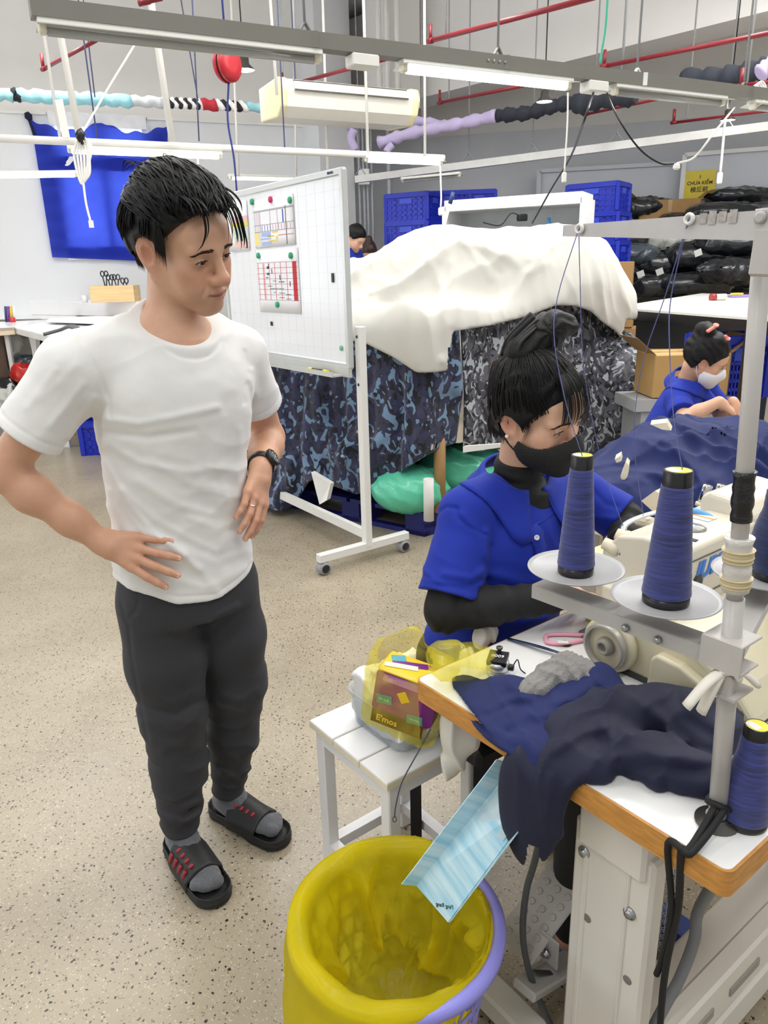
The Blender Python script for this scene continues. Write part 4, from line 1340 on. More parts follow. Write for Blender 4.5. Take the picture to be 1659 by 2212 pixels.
lim = np.interp(roots[:, 0], [-.12, -.06, -.03, -.01, .03, .06, .09], [-.08, -.06, -.02, .03, .03, .055, .08])
roots = roots[roots[:, 2] > lim]
bunl = np.array([-.06, 0, .135])
dirs = bunl-roots; dirs /= np.linalg.norm(dirs, axis=1)[:, None]
G = grow(wcap, roots, dirs, np.minimum(np.linalg.norm(bunl-roots, axis=1), .085), rng.uniform(.0, .002, len(roots)), 7, c=(-.014, 0, .03))
for k in range(len(roots)):
    P_.append(([wl1(*G[i, k]) for i in range(7)], rng.uniform(.0014, .0028)))
# temple strands swept back from the hair line
for k in range(70):
    t = k/69; x = lerp(.014, .066, t)+rng.uniform(-.003, .003); z = np.interp(x, [.016, .026, .040, .06, .09], [-.002, -.014, .016, .042, .06])+rng.uniform(.001, .006); y = -np.interp(x, [.0, .03, .05, .07], [.0815, .078, .072, .060])
    P_.append((smooth_path([wl1(x+.004, y*.985, z-.004), wl1(x-.006, y*1.03, z+.016), wl1(x-.026, y*1.06, z+.036), wl1(x-.050, y*1.0, z+.060)], 3), rng.uniform(.0010, .0022)))
# fringe
for k in range(30):
    y = -.048+.0032*k+rng.uniform(-.002, .002)
    zt_ = .016-.010*rng.random()-(.020 if y > .02 else 0)+(.012 if y < -.03 else 0)
    P_.append((smooth_path([wl1(.048, y*.4+.004, .120), wl1(.086, y*.85, .098), wl1(.106-.10*y*y/.05, y, .060), wl1(.109-.10*y*y/.05, y*1.05, .030), wl1(.1045-.10*y*y/.05, y*1.07+.002, zt_)], 4), rng.uniform(.0009, .0022)))
for k in range(3):
    z = .0; P_.append((smooth_path([wl1(.03, -.080, .045), wl1(.038+.002*k, -.076, .015), wl1(.030+.003*k, -.072, -.018), wl1(.022+.002*k, -.071, -.045-.002*k)], 4), .0013))
for k in range(14):
    P_.append((smooth_path([wl1(-.085+.004*k, -.06-.0015*k, -.03), wl1(-.09+.004*k, -.055, -.06), wl1(-.082+.003*k, -.05, -.088-.003*(k % 3))], 3), .0022))
locks(mb, P_); mb.build('hair_strands', HAIR_D, wom)
# bun: coiled tubes
BC = gy(1185, 712, 1.60)
def wom_bun(p):
    q = (p-A3(BC))
    R = rotm(V3((.90, -.1, .42)).normalized(), V3((.1, .99, 0)).normalized(), V3((-.42, 0, .90)).normalized())
    d = sd_ell(q@R, (0, 0, 0), (.050, .040, .030))
    d = smin(d, sd_cone(p, BC, wl1(-.055, 0, .12), .03, .045), .03)
    ql = q@R
    d = smin(d, sd_cone(ql, (.02, 0, .0), (.045, 0, -.012), .024, .016), .015)
    ang = np.arctan2(ql[:, 2], ql[:, 0])
    return d-.0018*np.sin(ang*9+ql[:, 1]*160+fbm(p*30, 2, 2)*2)
mix_mesh(wom_bun, A3(BC)-.12, A3(BC)+.12, .003, 'hair_bun', HAIR_D, wom)
m = MB()
for k in range(5):
    a0 = wl1(-.095+.012*k, -.020-.004*k, .105+.006*k); a1 = gy(1150+4*k, 680+5*k, 1.585)
    m.tube(smooth_path([a0, a0.lerp(a1, .35)+Vector((-.012, -.012, .004)), a0.lerp(a1, .7)+Vector((-.006, -.01, .004)), a1], 4), .010, 7, flat=.5)
m.build('scrunchie', M('black_satin_scrunchie', (14, 14, 15), .5, .1), wom)
m = MB()
for k in range(20):
    a = gy(1066+rng.uniform(-3, 8), 785+rng.uniform(-10, 30), 1.63); m.tube([a, a+Vector((-.004, 0, -.02)), a+Vector((-.004+rng.uniform(-.008, .006), 0, -.042))], .0016, 5, rs=[.002, .0016, .0003])
m.build('loose_hair_ends', HAIR_R, wom)
# stool under her
st = thing('stool', (.24, 1.68, 0), 'dark stool the woman in black mask sits on', 'stool')
m = MB(); m.box((.25, 1.675, .445), (.36, .32, .05), rz=.65, bev=.012); m.build('seat', M('dark_vinyl', (30, 30, 34), .6), st)
for sx in (-1, 1):
    for sy in (-1, 1):
        c_ = V3((.25, 1.675, 0))+V3(L1)*sx*.14+V3(F1)*sy*.12
        m = MB(); m.bar((c_.x, c_.y, 0), (c_.x, c_.y, .42), .03); m.build('leg', M('dark_steel', (50, 52, 55), .4, metal=.6), st)

# ================================================================== SECOND SEAMSTRESS
w2 = thing('person', (1.42, 3.66, .40), 'seamstress in blue polo with white mask and pink hair clips beside navy cloth', 'person')
C2, S2, R2 = np.array([1.543, 3.554, 1.10]), .95, head_rot(-16, -24, 11)
F2, L2 = np.array([.94, -.34, 0]), np.array([.34, .94, 0])
N2B = np.array(gy(1488, 822, 3.62)); N2T = C2+R2@np.array([-.035, 0, -.06])
s2R, s2L = gy(1462, 862, 3.50), gy(1520, 830, 3.82)
e2R, e2L = gy(1478, 905, 3.36), gy(1560, 905, 3.75)
h2R, h2L = gy(1553, 868, 3.34), gy(1583, 868, 3.50)
H2R = hand_prims(h2R, (.75, .15, -.45), (-.2, -.3, .9), 1, .7, size=.9); H2L = hand_prims(h2L, (.5, -.2, -.7), (.4, -.5, .7), -1, .7, size=.9)
def w2_body(p):
    d = gate(p, C2, .155, lambda x: head_field((x-C2)@R2/S2, 1.0, 1.2)*S2)
    d = smin(d, sd_cone(p, N2T, N2B, .042, .05), .02)
    d = smin(d, sd_cone(p, N2B, N2B-[.05, -.03, .25], .05, .08), .02)
    for sh, el, wr, H in ((s2R, e2R, h2R, H2R), (s2L, e2L, h2L, H2L)):
        d = smin(d, chain(p, [N2B-[0, 0, .03], sh, el, lerp(A3(el), A3(wr), .4), wr], [.04, .036, .032, .034, .024], .02), .02)
        d = smin(d, gate(p, wr, .22, lambda x: hand_field(x, H)), .012)
    return d
mix_mesh(w2_body, (1.1, 3.1, .65), (2.0, 4.05, 1.3), .0055, 'body', SKIN2, w2, lambda v: worker_skin(v, C2, R2, S2, (220, 172, 142)))
brow(C2, R2, S2, w2, thick=.8)
make_mask(C2, R2, S2, M('white_mask_fabric', (232, 232, 236), .8, .02, 20), w2, .0045, False, .012)
def polo2(p):
    b0 = N2B-np.array([.05, -.03, .26])
    d = loft_field(p, [(.45, b0[0]-.07, b0[1]+.03, .16, .13), (.62, b0[0]-.06, b0[1]+.02, .165, .13), (.76, b0[0]-.01, b0[1]+.0, .165, .12), (.88, N2B[0]-.03, N2B[1]+.01, .165, .11), (N2B[2]-.02, N2B[0]-.01, N2B[1]+.01, .12, .08), (N2B[2]+.01, N2B[0], N2B[1], .08, .07)], F2, L2)
    for sh, el, t in ((s2R, e2R, .75), (s2L, e2L, .75)):
        E_ = lerp(A3(sh), A3(el), t); D_ = A3(el)-A3(sh)
        d = smin(d, sd_cone(p, N2B, sh, .04, .055), .03)
        d = smin(d, smax(sd_cone(p, sh, E_+D_*.2, .056, .066), plane(p, E_, D_), .004), .03)
    d = smax(d, -sd_cone(p, N2B-[0, 0, .03], N2T, .052, .06), .004)
    return d-near_only(p, d, lambda x: fbm(x*np.array([12, 12, 9]), 3, 2)*.006)
mix_mesh(polo2, (.95, 3.1, .42), (2.0, 4.1, 1.1), .007, 'polo_shirt', POLO, w2)
collar(w2, POLO, N2B+np.array([0, 0, .004]), N2T, F2, L2, polo2, .06)
def wl2(x, y, z): return V3(C2+R2@(np.array([x, y, z])*S2))
def w2_hair(p):
    q = (p-C2)@R2/S2; a = ysym(q)
    d = wcap(q)
    d = smin(d, sd_sphere(q, (-.075, 0, .115), .048), .02)
    d = smin(d, sd_ell(q, (-.06, -.03, .125), (.03, .03, .035)), .01)
    line = np.where(a[:, 1] < .05, np.interp(q[:, 0], [-.12, -.06, 0, .06, .085, .12], [-.09, -.07, -.05, .035, .050, .055]),
                    np.interp(q[:, 0], [-.12, -.06, -.032, -.02, .0, .016, .026, .040, .06, .09], [-.085, -.07, -.045, .012, .014, .0, -.012, .015, .035, .05]))
    d = d-.002*np.sin(q[:, 2]*140+q[:, 0]*90+fbm(q*20, 3, 2)*3)-.0015*fbm(q*50, 5, 2)
    return smax(d, line-q[:, 2], .006)*S2
mix_mesh(w2_hair, C2-.21, C2+.21, .005, 'hair', HAIR_D, w2)
PINK = M('coral_plastic', (238, 140, 122), .3, .05)
for a, b, r in (((1527, 717), (1546, 704), .013), ((1566, 724), (1572, 733), .011)):
    m = MB(); p0, p1 = gy(a[0], a[1], 3.44), gy(b[0], b[1], 3.44); m.bar(p0, p1, r*1.6, r, bev=.003); m.tube([p1, p1+Vector((.0, -.004, .006))], r, 10); m.build('hair_clip', PINK, w2)
m = MB(); m.box((1.36, 3.70, .44), (.36, .32, .04), rz=.3, bev=.01)
so = thing('stool', (1.36, 3.70, 0), 'stool under the seamstress with the pink hair clips', 'stool'); m.build('seat', M('dark_vinyl'), so)
for sx in (-1, 1):
    for sy in (-1, 1):
        m = MB(); m.bar((1.36+sx*.14, 3.7+sy*.12, 0), (1.36+sx*.14, 3.7+sy*.12, .42), .03); m.build('leg', M('dark_steel'), so)

# ================================================================== WORKERS FAR BEHIND THE WHITEBOARD
def far_person(px, py, Y, yaw, pitch, hairmat, label, bun=False):
    S_ = 1.0; C_ = np.array(gy(px, py, Y)); R_ = head_rot(yaw, pitch, 0)
    t = thing('person', (C_[0], C_[1], .4), label, 'person')
    f = np.array([cos(radians(yaw)), sin(radians(yaw)), 0]); l = np.array([-f[1], f[0], 0])
    nb = C_+R_@np.array([-.04, 0, -.13])
    def bd(p):
        d = gate(p, C_, .16, lambda x: head_field((x-C_)@R_, 0, .9))
        d = smin(d, sd_cone(p, C_+R_@np.array([-.03, 0, -.06]), nb, .05, .055), .02)
        d = smin(d, sd_cone(p, nb, nb-[0, 0, .3], .06, .09), .03)
        for sg in (-1, 1):
            sh = nb+l*sg*.19-[0, 0, .07]; el = sh+f*.08-[0, 0, .24]; wr = el+f*.22-l*sg*.06-[0, 0, .03]
            d = smin(d, chain(p, [nb-[0, 0, .04], sh, el, wr, wr+f*.14], [.05, .045, .038, .028, .02], .02), .02)
        return d
    mix_mesh(bd, C_-[.45, .45, .6], C_+[.45, .45, .22], .012, 'body', SKIN2, t, lambda v: worker_skin(v, C_, R_, 1.0))
    def sh_(p):
        d = loft_field(p, [(nb[2]-.62, nb[0], nb[1], .17, .13), (nb[2]-.45, nb[0], nb[1], .175, .13), (nb[2]-.25, nb[0], nb[1], .19, .13), (nb[2]-.1, nb[0], nb[1], .17, .11), (nb[2]-.01, nb[0], nb[1], .08, .08)], f, l)
        for sg in (-1, 1):
            s0 = nb+l*sg*.19-[0, 0, .07]; el = s0+f*.08-[0, 0, .24]
            d = smin(d, sd_cone(p, s0, lerp(s0, el, .8), .065, .07), .03)
        return smax(d, -sd_cone(p, nb, nb+[0, 0, .1], .06, .07), .005)
    mix_mesh(sh_, C_-[.45, .45, .85], C_+[.45, .45, .1], .014, 'polo_shirt', POLO, t)
    def hr(p):
        q = (p-C_)@R_; a = ysym(q)
        d = wcap(q)-.006
        if bun: d = smin(d, sd_ell(q, (-.06, 0, .14), (.05, .05, .045)), .02)
        line = np.where(a[:, 1] < .05, np.interp(q[:, 0], [-.12, -.06, 0, .06, .085, .12], [-.08, -.06, -.03, .045, .06, .065]),
                        np.interp(q[:, 0], [-.12, -.06, -.03, -.02, .02, .06, .09], [-.08, -.06, -.04, .012, .0, .04, .06]))
        return smax(d-.004*fbm(q*30, 3, 2), line-q[:, 2], .006)
    mix_mesh(hr, C_-.24, C_+.24, .009, 'hair', hairmat, t)
    m = MB(); m.lathe([(.10, 0.0), (.13, nb[2]*.35), (.165, nb[2]-.62), (.16, nb[2]-.56)], (nb[0], nb[1], 0), seg=14); m.build('trousers', BLK_KNIT, t)
    return t
far_person(768, 515, 8.4, -30, -35, HAIR_B, 'black-haired man in blue polo bending down beyond the whiteboard')
far_person(797, 545, 9.5, -90, -40, M('hair_brown', (60, 38, 28), .45, .3, 50), 'brown-haired worker with a bun behind the white sheet', True)
# ================================================================== SEWING TABLE
TA = Vector((.051, 1.278, 0)); TS = Vector((.605, -.795, 0)).normalized(); TBd = Vector((.795, .605, 0)).normalized(); ZT = .77
UP = Vector((0, 0, 1))
def T(sv, bv, z=ZT):
    p = TA+TS*sv+TBd*bv; return Vector((p.x, p.y, z))
WOOD = M('beech_edge', (196, 138, 66), .45, .25, 30, bump=.1, bscale=120, stretch=(1, 1, 5))
LAM = M('white_laminate', (236, 237, 236), .28, .03, 5)
WSTEEL = M('cream_painted_steel', (222, 218, 208), .4, .05, 6, bump=.02, bscale=40)
STEEL = M('zinc_steel', (170, 172, 174), .3, .1, 20, metal=.9)
GREYP = M('grey_painted_metal', (176, 174, 172), .4, .06, 8)
DGREY = M('dark_grey_rubber', (60, 62, 64), .5, .08)
tt = thing('sewing_table', T(.32, .55, 0), 'white-topped sewing table with wooden edge band and cream steel legs', 'table')
m = MB()
def rr_poly(s0, s1, b0, b1, r, z, n=6):
    P = []
    for cx, cy, a0 in ((s1-r, b0+r, -pi/2), (s1-r, b1-r, 0), (s0+r, b1-r, pi/2), (s0+r, b0+r, pi)):
        for k in range(n+1):
            a = a0+pi/2*k/n; P.append(T(cx+r*cos(a), cy+r*sin(a), z))
    return P
m.prism(rr_poly(.004, .636, .004, 1.2, .012, ZT-.03), (0, 0, .03)); m.build('table_top', LAM, tt)
m = MB(); m.prism(rr_poly(0, .64, 0, 1.2, .016, ZT-.043), (0, 0, .0415)); m.build('edge_band', WOOD, tt)
# steel end stand
def panel(s0, s1, b0, b1, z0, z1, name, mat=WSTEEL, bev=.006, par=None):
    mm = MB(); mm.box(T((s0+s1)/2, (b0+b1)/2, (z0+z1)/2), (s1-s0, b1-b0, z1-z0), ax=(TS, TBd, UP), bev=bev); return mm.build(name, mat, par or tt)
panel(.362, .512, .045, .085, .06, .66, 'leg')
panel(.385, .395, .041, .047, .06, .60, 'leg_rib', bev=.002); panel(.468, .474, .041, .047, .06, .66, 'leg_rib', bev=.002)
panel(.375, .50, .035, .09, .62, .728, 'leg_head')
panel(.30, .58, .05, .09, .70, .728, 'top_bearer')
panel(.02, .66, .04, .10, .02, .075, 'foot_beam'); panel(.36, .52, .05, 1.0, .03, .11, 'floor_beam')
panel(.49, .53, .05, 1.0, .16, .26, 'cross_rail')
for k in range(5):
    panel(.529, .534, .16+k*.17, .27+k*.17, .195, .215, 'rail_slot', M('slot_shadow', (150, 146, 138), .6), .001)
panel(.36, .52, .98, 1.02, .06, .72, 'leg'); panel(.02, .66, .98, 1.04, .02, .075, 'foot_beam')
for sv, z in ((.385, .60), (.478, .545)):
    m = MB(); m.lathe([(.011, 0), (.011, .003), (.0065, .0032), (.0065, .008), (.003, .0085)], T(sv, .045, z), -TBd, 14); m.build('bolt', STEEL, tt)
for sv, z in ((.40, .47), (.485, .41)):
    m = MB(); m.lathe([(.008, 0), (.008, .001), (.006, .0012)], T(sv, .045, z), -TBd, 14); m.build('hole_plug', M('hole_grey', (120, 118, 112), .6), tt)
# drive motor and pedal below
mo = thing('clutch_motor', T(.35, .5, .45), 'dark clutch motor hung under the sewing table', 'motor')
m = MB(); m.lathe([(.03, -.09), (.075, -.08), (.085, -.03), (.085, .06), (.05, .09)], T(.38, .45, .56), TBd, 20); m.build('housing', DGREY, mo)
m = MB(); m.bar(T(.38, .45, .62), T(.38, .45, .727), .06); m.build('bracket', DGREY, mo)
pe = thing('foot_pedal', T(.18, .18, 0), 'grey dimpled steel foot pedal under the sewing table', 'pedal')
pc = gy(1172, 1965, 1.22)
pn_ = (V3((-.35, -.25, .9))).normalized(); px_ = (TBd-pn_*TBd.dot(pn_)).normalized(); py_ = pn_.cross(px_)
m = MB(); m.box(pc, (.20, .10, .006), ax=(px_, py_, pn_), bev=.002); pl_ = m.build('pedal_plate', GREYP, pe)
for i in range(7):
    for j in range(3):
        m = MB(); m.lathe([(.008, 0), (.0075, .002), (.004, .003), (.003, .002)], pc+px_*(i-3)*.026+py_*(j-1)*.028+pn_*.003, pn_, 10); m.build('dimple', GREYP, pl_)
bar0, bar1 = T(-.06, .12, .085), T(.36, .12, .085)
m = MB(); m.bar(gy(1130, 2140, 1.10), gy(1240, 2075, 1.22), .055, .02, bev=.004); m.build('pedal_arm', GREYP, pe)
m = MB(); m.bar(gy(1130, 2140, 1.10)+Vector((.03, .03, .0115)), gy(1240, 2075, 1.22)-Vector((.03, .04, -.0115)), .012, .003); m.build('slot', DGREY, pe)
m = MB(); m.box(gy(1185, 2050, 1.16), (.05, .006, .07), ax=(TS, TBd, UP), bev=.002); m.build('hinge_plate', GREYP, pe)
m = MB(); m.lathe([(.01, 0), (.01, .004), (.006, .005), (.006, .01)], gy(1180, 2058, 1.155), -TBd, 10); m.build('bolt', STEEL, pe)
m = MB(); m.bar(pc-pn_*.004, gy(1185, 2050, 1.16), .03, .008); m.build('link', GREYP, pe)

# ================================================================== SEWING MACHINE
P0 = Vector((.413, 1.343, .77))
def Q(sv, bv, z):
    p = P0+TS*sv+TBd*bv; return Vector((p.x, p.y, z))
BEIGE = M('machine_beige_enamel', (208, 200, 172), .3, .03, 5)
CREAM = M('machine_cream_enamel', (222, 215, 198), .3, .04, 8)
JBLUE = M('logo_blue', (46, 118, 208), .35, .03)
CHROME = M('chrome', (205, 206, 208), .12, .03, metal=1)
mc = thing('sewing_machine', Q(.15, .2, .77), 'cream industrial sewing machine with grey handwheel and blue lettering', 'sewing machine')
def bev_prism(poly, b0, b1, name, mat, r=.008, par=None):
    mm = MB(); mm.prism([Q(a, b0, z) for a, z in poly], TBd*(b1-b0))
    o = mm.build(name, mat, par or mc)
    md = o.modifiers.new('bevel', 'BEVEL'); md.width = r; md.segments = 3; md.limit_method = 'ANGLE'
    return o
bev_prism([(-.004, .772), (.006, .868), (.026, .898), (.10, .905), (.16, .902), (.205, .885), (.30, .826), (.332, .79), (.34, .772)], 0, .36, 'lower_casting', BEIGE, .012)
bev_prism([(.142, .776), (.146, .838), (.158, .850), (.205, .846), (.30, .806), (.325, .776)], -.022, .01, 'belt_cover', BEIGE, .006)
bev_prism([(.0, .765), (.34, .765), (.33, .78), (.01, .78)], -.004, .365, 'base_gasket', DGREY, .001)
# handwheel
hc = Q(.052, 0, .826)
m = MB(); m.lathe([(.0, .0), (.052, 0), (.058, .006), (.055, .020), (.05, .022)], hc, -TBd, 32); m.build('wheel_recess_ring', BEIGE, mc)
m = MB(); m.lathe([(.046, .012), (.047, .034), (.0445, .036), (.040, .036), (.040, .016), (.040, .016), (.018, .018)], hc, -TBd, 36, caps=False); hw = m.build('handwheel', M('handwheel_grey', (168, 164, 156), .35, .06, 20, metal=.3), mc)
m = MB(); m.lathe([(.041, .0165), (.016, .0165)], hc, -TBd, 36, caps=False); m.build('wheel_face', M('wheel_face_grey', (158, 152, 142), .45), hw)
m = MB(); m.lathe([(.019, .016), (.019, .030), (.014, .038), (.0095, .038), (.0095, .026), (0.0, .026)], hc, -TBd, 24, caps=False); m.build('hub', M('wheel_face_grey'), hw)
for a in (.6, 2.7, 4.4):
    m = MB(); m.lathe([(.005, 0), (.005, .0012)], hc+(TS*cos(a)+UP*sin(a))*.029-TBd*.0165, -TBd, 10); m.build('screw_hole', M('hole_black', (25, 24, 22), .5), hw)
# upper arm
bev_prism([(-.035, .925), (-.028, .985), (.005, 1.022), (.06, 1.034), (.143, 1.034), (.152, 1.026), (.152, .90), (-.03, .90)], .055, .36, 'upper_arm', CREAM, .010)
bev_prism([(.0, .885), (.0, .928), (.15, .928), (.15, .885)], .02, .36, 'arm_neck', CREAM, .006)
bev_prism([(-.03, .9235), (-.036, .9265), (.1535, .9265), (.1535, .9235)], .0535, .3615, 'seam_line', M('seam_dark', (96, 90, 82), .6), .0005)
bev_prism([(.03, .90), (.03, 1.06), (.05, 1.075), (.12, 1.068), (.15, 1.04), (.152, .90)], .30, .50, 'rear_housing', CREAM, .012)
bev_prism([(.152, 1.004), (.1535, 1.004), (.1535, 1.0065), (.152, 1.0065)], .07, .36, 'seam_line', M('seam_dark'), .0003)
text_mesh('JUKI', .046, Q(.1535, .142, .978), TBd, UP, JBLUE, 'lettering', mc, .0008, shear=.25, bold=.0022, sx=1.15)
for b_, z_, r_, mt in ((.105, .958, .017, 'm'), (-.002, .865, .006, 'k')):
    m = MB(); m.lathe([(r_, 0), (r_, .002), (r_*.7, .003)], Q(.152, b_, z_) if mt == 'm' else Q(.10, -.001, .880), TS if mt == 'm' else -TBd, 20); m.build('oil_window' if mt == 'm' else 'screw_hole', M('dark_glass', (46, 46, 46), .15), mc)
m = MB(); m.lathe([(.026, 0), (.026, .003), (.02, .006), (0, .008)], Q(.095, .17, 1.034), UP, 24); m.build('oil_sight_cap', M('clear_grey_cap', (150, 150, 146), .15, .5, 90), mc)
m = MB(); m.box(Q(.07, .245, 1.0352), (.05, .035, .0012), ax=(TS, TBd, UP)); wl_ = m.build('warning_label', M('label_white', (236, 236, 232), .4), mc)
m = MB(); m.box(Q(.07, .245, 1.0362), (.05, .006, .0008), ax=(TS, TBd, UP)); m.build('label_orange_band', M('label_orange', (232, 150, 40), .4), wl_)
m = MB(); m.box(Q(.13, .11, 1.0352), (.018, .012, .0012), ax=(TS, TBd, UP)); m.build('vent_slot', M('hole_black'), mc)
# thread guard arch, knobs, posts, blue air hose
for k, (a, b) in enumerate((((1302, 1172), (1322, 1186)), ((1330, 1152), (1350, 1164)))):
    p0_ = gy(a[0], a[1], 1.40+.03*k); d_ = (TS*.8+TBd*.3+Vector((0, 0, -.25))).normalized()
    m = MB(); m.lathe([(.0, 0), (.0115, .001), (.0125, .004), (.0125, .016), (.016, .020), (.017, .034), (.012, .036)], p0_, d_, 18); kn = m.build('tension_knob', M('ivory_plastic', (228, 218, 194), .4, .03), mc)
    m = MB(); m.lathe([(.0155, .036), (.0165, .038), (.0165, .042), (.008, .06)], p0_, d_, 18); m.build('spring_collar', CHROME, kn)
ar = smooth_path([gy(1345, 1150, 1.45), gy(1352, 1132, 1.46), gy(1385, 1116, 1.48), gy(1430, 1104, 1.50), gy(1480, 1100, 1.52)], 5)
m = MB(); m.tube(ar, .0075, 6, flat=.35); m.build('thread_guard', M('aluminium', (212, 214, 216), .3, .05, metal=.7), mc)
m = MB(); m.box(gy(1400, 1128, 1.50), (.06, .03, .02), ax=(TS, TBd, UP), bev=.006); m.build('looper_cover', M('ivory_plastic'), mc)
for (bx_, tx_) in (((1516, 1087), (1530, 1047)), ((1545, 1090), (1560, 1046))):
    p0_, p1_ = gy(bx_[0], bx_[1], 1.66), gy(tx_[0], tx_[1], 1.66)
    m = MB(); dv = (p1_-p0_)
    m.lathe([(.011, 0), (.011, dv.length*.96), (.009, dv.length)], p0_-dv*.4+dv*.4, dv, 18); ps = m.build('tension_post', CHROME, mc)
    m = MB(); m.lathe([(.014, 0), (.014, .008), (.011, .010)], p0_-dv.normalized()*.008, dv, 16); m.build('post_base', M('machine_cream_enamel'), ps)
hs = smooth_path([gy(1470, 1110, 1.46), gy(1500, 1106, 1.46), gy(1540, 1125, 1.44), gy(1568, 1165, 1.42), gy(1578, 1200, 1.40), gy(1580, 1235, 1.40)], 6)
m = MB(); m.tube(hs, .0085, 10); m.build('air_hose', M('sky_blue_hose', (84, 160, 226), .35, .03), mc)
m = MB(); m.box(Q(.02, .16, .775), (.2, .2, .012), ax=(TS, TBd, UP), bev=.004); m.build('bed_plate', STEEL, mc)
# ivory lever behind the cone
m = MB(); m.prism([gy(1385, 1082, 1.60), gy(1415, 1060, 1.60), gy(1440, 1075, 1.60), gy(1425, 1118, 1.60)], Vector((.03, .03, 0))); m.build('thread_lever', M('ivory_plastic'), mc)
# white motor housing behind the pole
m = MB(); m.lathe([(.0, 0), (.06, .004), (.068, .02), (.068, .09), (.05, .10)], Q(.30, .235, .90), TBd+UP*0.0, 28); mh = m.build('motor_housing', M('white_plastic', (232, 232, 230), .3), mc)
m = MB(); m.lathe([(.0685, .05), (.0685, .082)], Q(.30, .235, .90), TBd, 28, caps=False); m.build('housing_band', DGREY, mh)

# ================================================================== THREAD STAND
ZP = 1.075
PB = gz(1548, 1775, ZT); PT = Vector((.424, .866, 1.60))
def pole(z): return PB.lerp(PT, (z-PB.z)/(PT.z-PB.z))
ts = thing('thread_stand', PB, 'grey thread stand pole with two arms clamped to the sewing table', 'thread stand')
m = MB(); m.lathe([(.030, 0), (.030, .004), (.016, .008), (.016, .012)], PB, UP, 24); m.build('base_flange', M('dark_worn_steel', (96, 92, 88), .35, .2, metal=.7), ts)
GP = M('pole_grey_enamel', (186, 182, 178), .38, .08, 15)
m = MB(); m.tube([PB+UP*.008, pole(1.12)], .0125, 16); m.build('lower_pole', GP, ts)
m = MB(); m.tube([pole(1.10), pole(1.585)], .0105, 16); m.build('upper_pole', GP, ts)
for z0_, z1_, r_, mt in ((1.17, 1.215, .0185, 'clear_tape'), (1.13, 1.145, .019, 'masking_tape'), (1.155, 1.170, .0188, 'masking_tape'), (1.240, 1.285, .0135, 'black_tape')):
    pass
TAPE_C = M('clear_tape', (205, 202, 196), .15, .1, 40, bump=.3, bscale=60); TAPE_M = M('masking_tape', (206, 190, 150), .5, .1, 40); TAPE_B = M('black_tape', (24, 24, 26), .25, .1, bump=.3, bscale=70)
def wrap(z0_, z1_, r_, mat, name):
    mm = MB(); n = 9
    mm.tube([pole(lerp(z0_, z1_, k/n)) for k in range(n+1)], r_, 18, rs=[r_*(1+.07*sin(k*2.3)+.04*sin(k*5.1)) for k in range(n+1)])
    return mm.build(name, mat, ts)
zz = lambda y: gy(1610, y, .866).z
wrap(zz(1275), zz(1160), .0165, TAPE_C, 'clear_tape_wrap'); wrap(zz(1212), zz(1186), .0182, TAPE_M, 'masking_tape_band'); wrap(zz(1266), zz(1246), .0182, TAPE_M, 'masking_tape_band')
wrap(zz(1125), zz(1018), .0128, TAPE_B, 'black_tape_wrap')
# clamp bracket + lower arms
DB = (Vector((.29, 1.05, 0))-Vector((PB.x-.016, PB.y, 0))).normalized()
arm0 = pole(ZP-.025)
m = MB(); m.box(arm0+UP*.016, (.055, .05, .004), ax=(TS, TBd, UP), bev=.001); m.box(arm0-UP*.024, (.055, .05, .004), ax=(TS, TBd, UP), bev=.001); m.box(arm0-TBd*.024-UP*.004, (.055, .004, .042), ax=(TS, TBd, UP))
m.build('clamp_bracket', GP, ts)
m = MB(); m.box(pole(ZP-.075)-TBd*.016, (.03, .012, .035), ax=(TS, TBd, UP), bev=.003); m.box(pole(ZP-.088), (.045, .05, .004), ax=(TS, TBd, UP)); m.build('clamp_screw_block', GP, ts)
m = MB()
a_, b_ = arm0-UP*.004, arm0-UP*.004+DB*.31; sd_ = DB.cross(UP).normalized()
m.bar(a_, b_, .036, .004); m.box((a_+b_)/2+sd_*-.018-UP*.010, (.31, .003, .022), ax=(DB, sd_, UP)); m.box((a_+b_)/2+sd_*.018-UP*.010, (.31, .003, .022), ax=(DB, sd_, UP))
m.build('lower_arm', GREYP, ts)
for t_, nm in ((.09, 'bolt'), (.14, 'bolt')):
    m = MB(); m.lathe([(.006, 0), (.006, .004), (.003, .009)], a_+DB*t_-sd_*.0195-UP*.012, -sd_, 10); m.build(nm, STEEL, ts)
P3 = gz(1648, 1248, ZP)
D3 = (Vector((P3.x, P3.y, 0))-Vector((arm0.x, arm0.y, 0))); 
m = MB(); m.bar(arm0-UP*.004, Vector((P3.x, P3.y, arm0.z-.004))+D3.normalized()*.03, .034, .018); m.build('lower_arm', GREYP, ts)
# knotted rag on the clamp
m = MB()
k0 = pole(ZP-.055)-TBd*.02
for e in ((-.045, -.01, -.045), (.05, .0, -.02), (.02, -.01, -.005), (-.02, 0, -.06)):
    m.tube(smooth_path([k0, k0+Vector(e)*.5+Vector((0, -.005, .012)), k0+Vector(e)], 4), .008, 7, rs=None, flat=.6)
m.build('white_rag_tie', M('rag_white', (232, 228, 218), .9), ts)
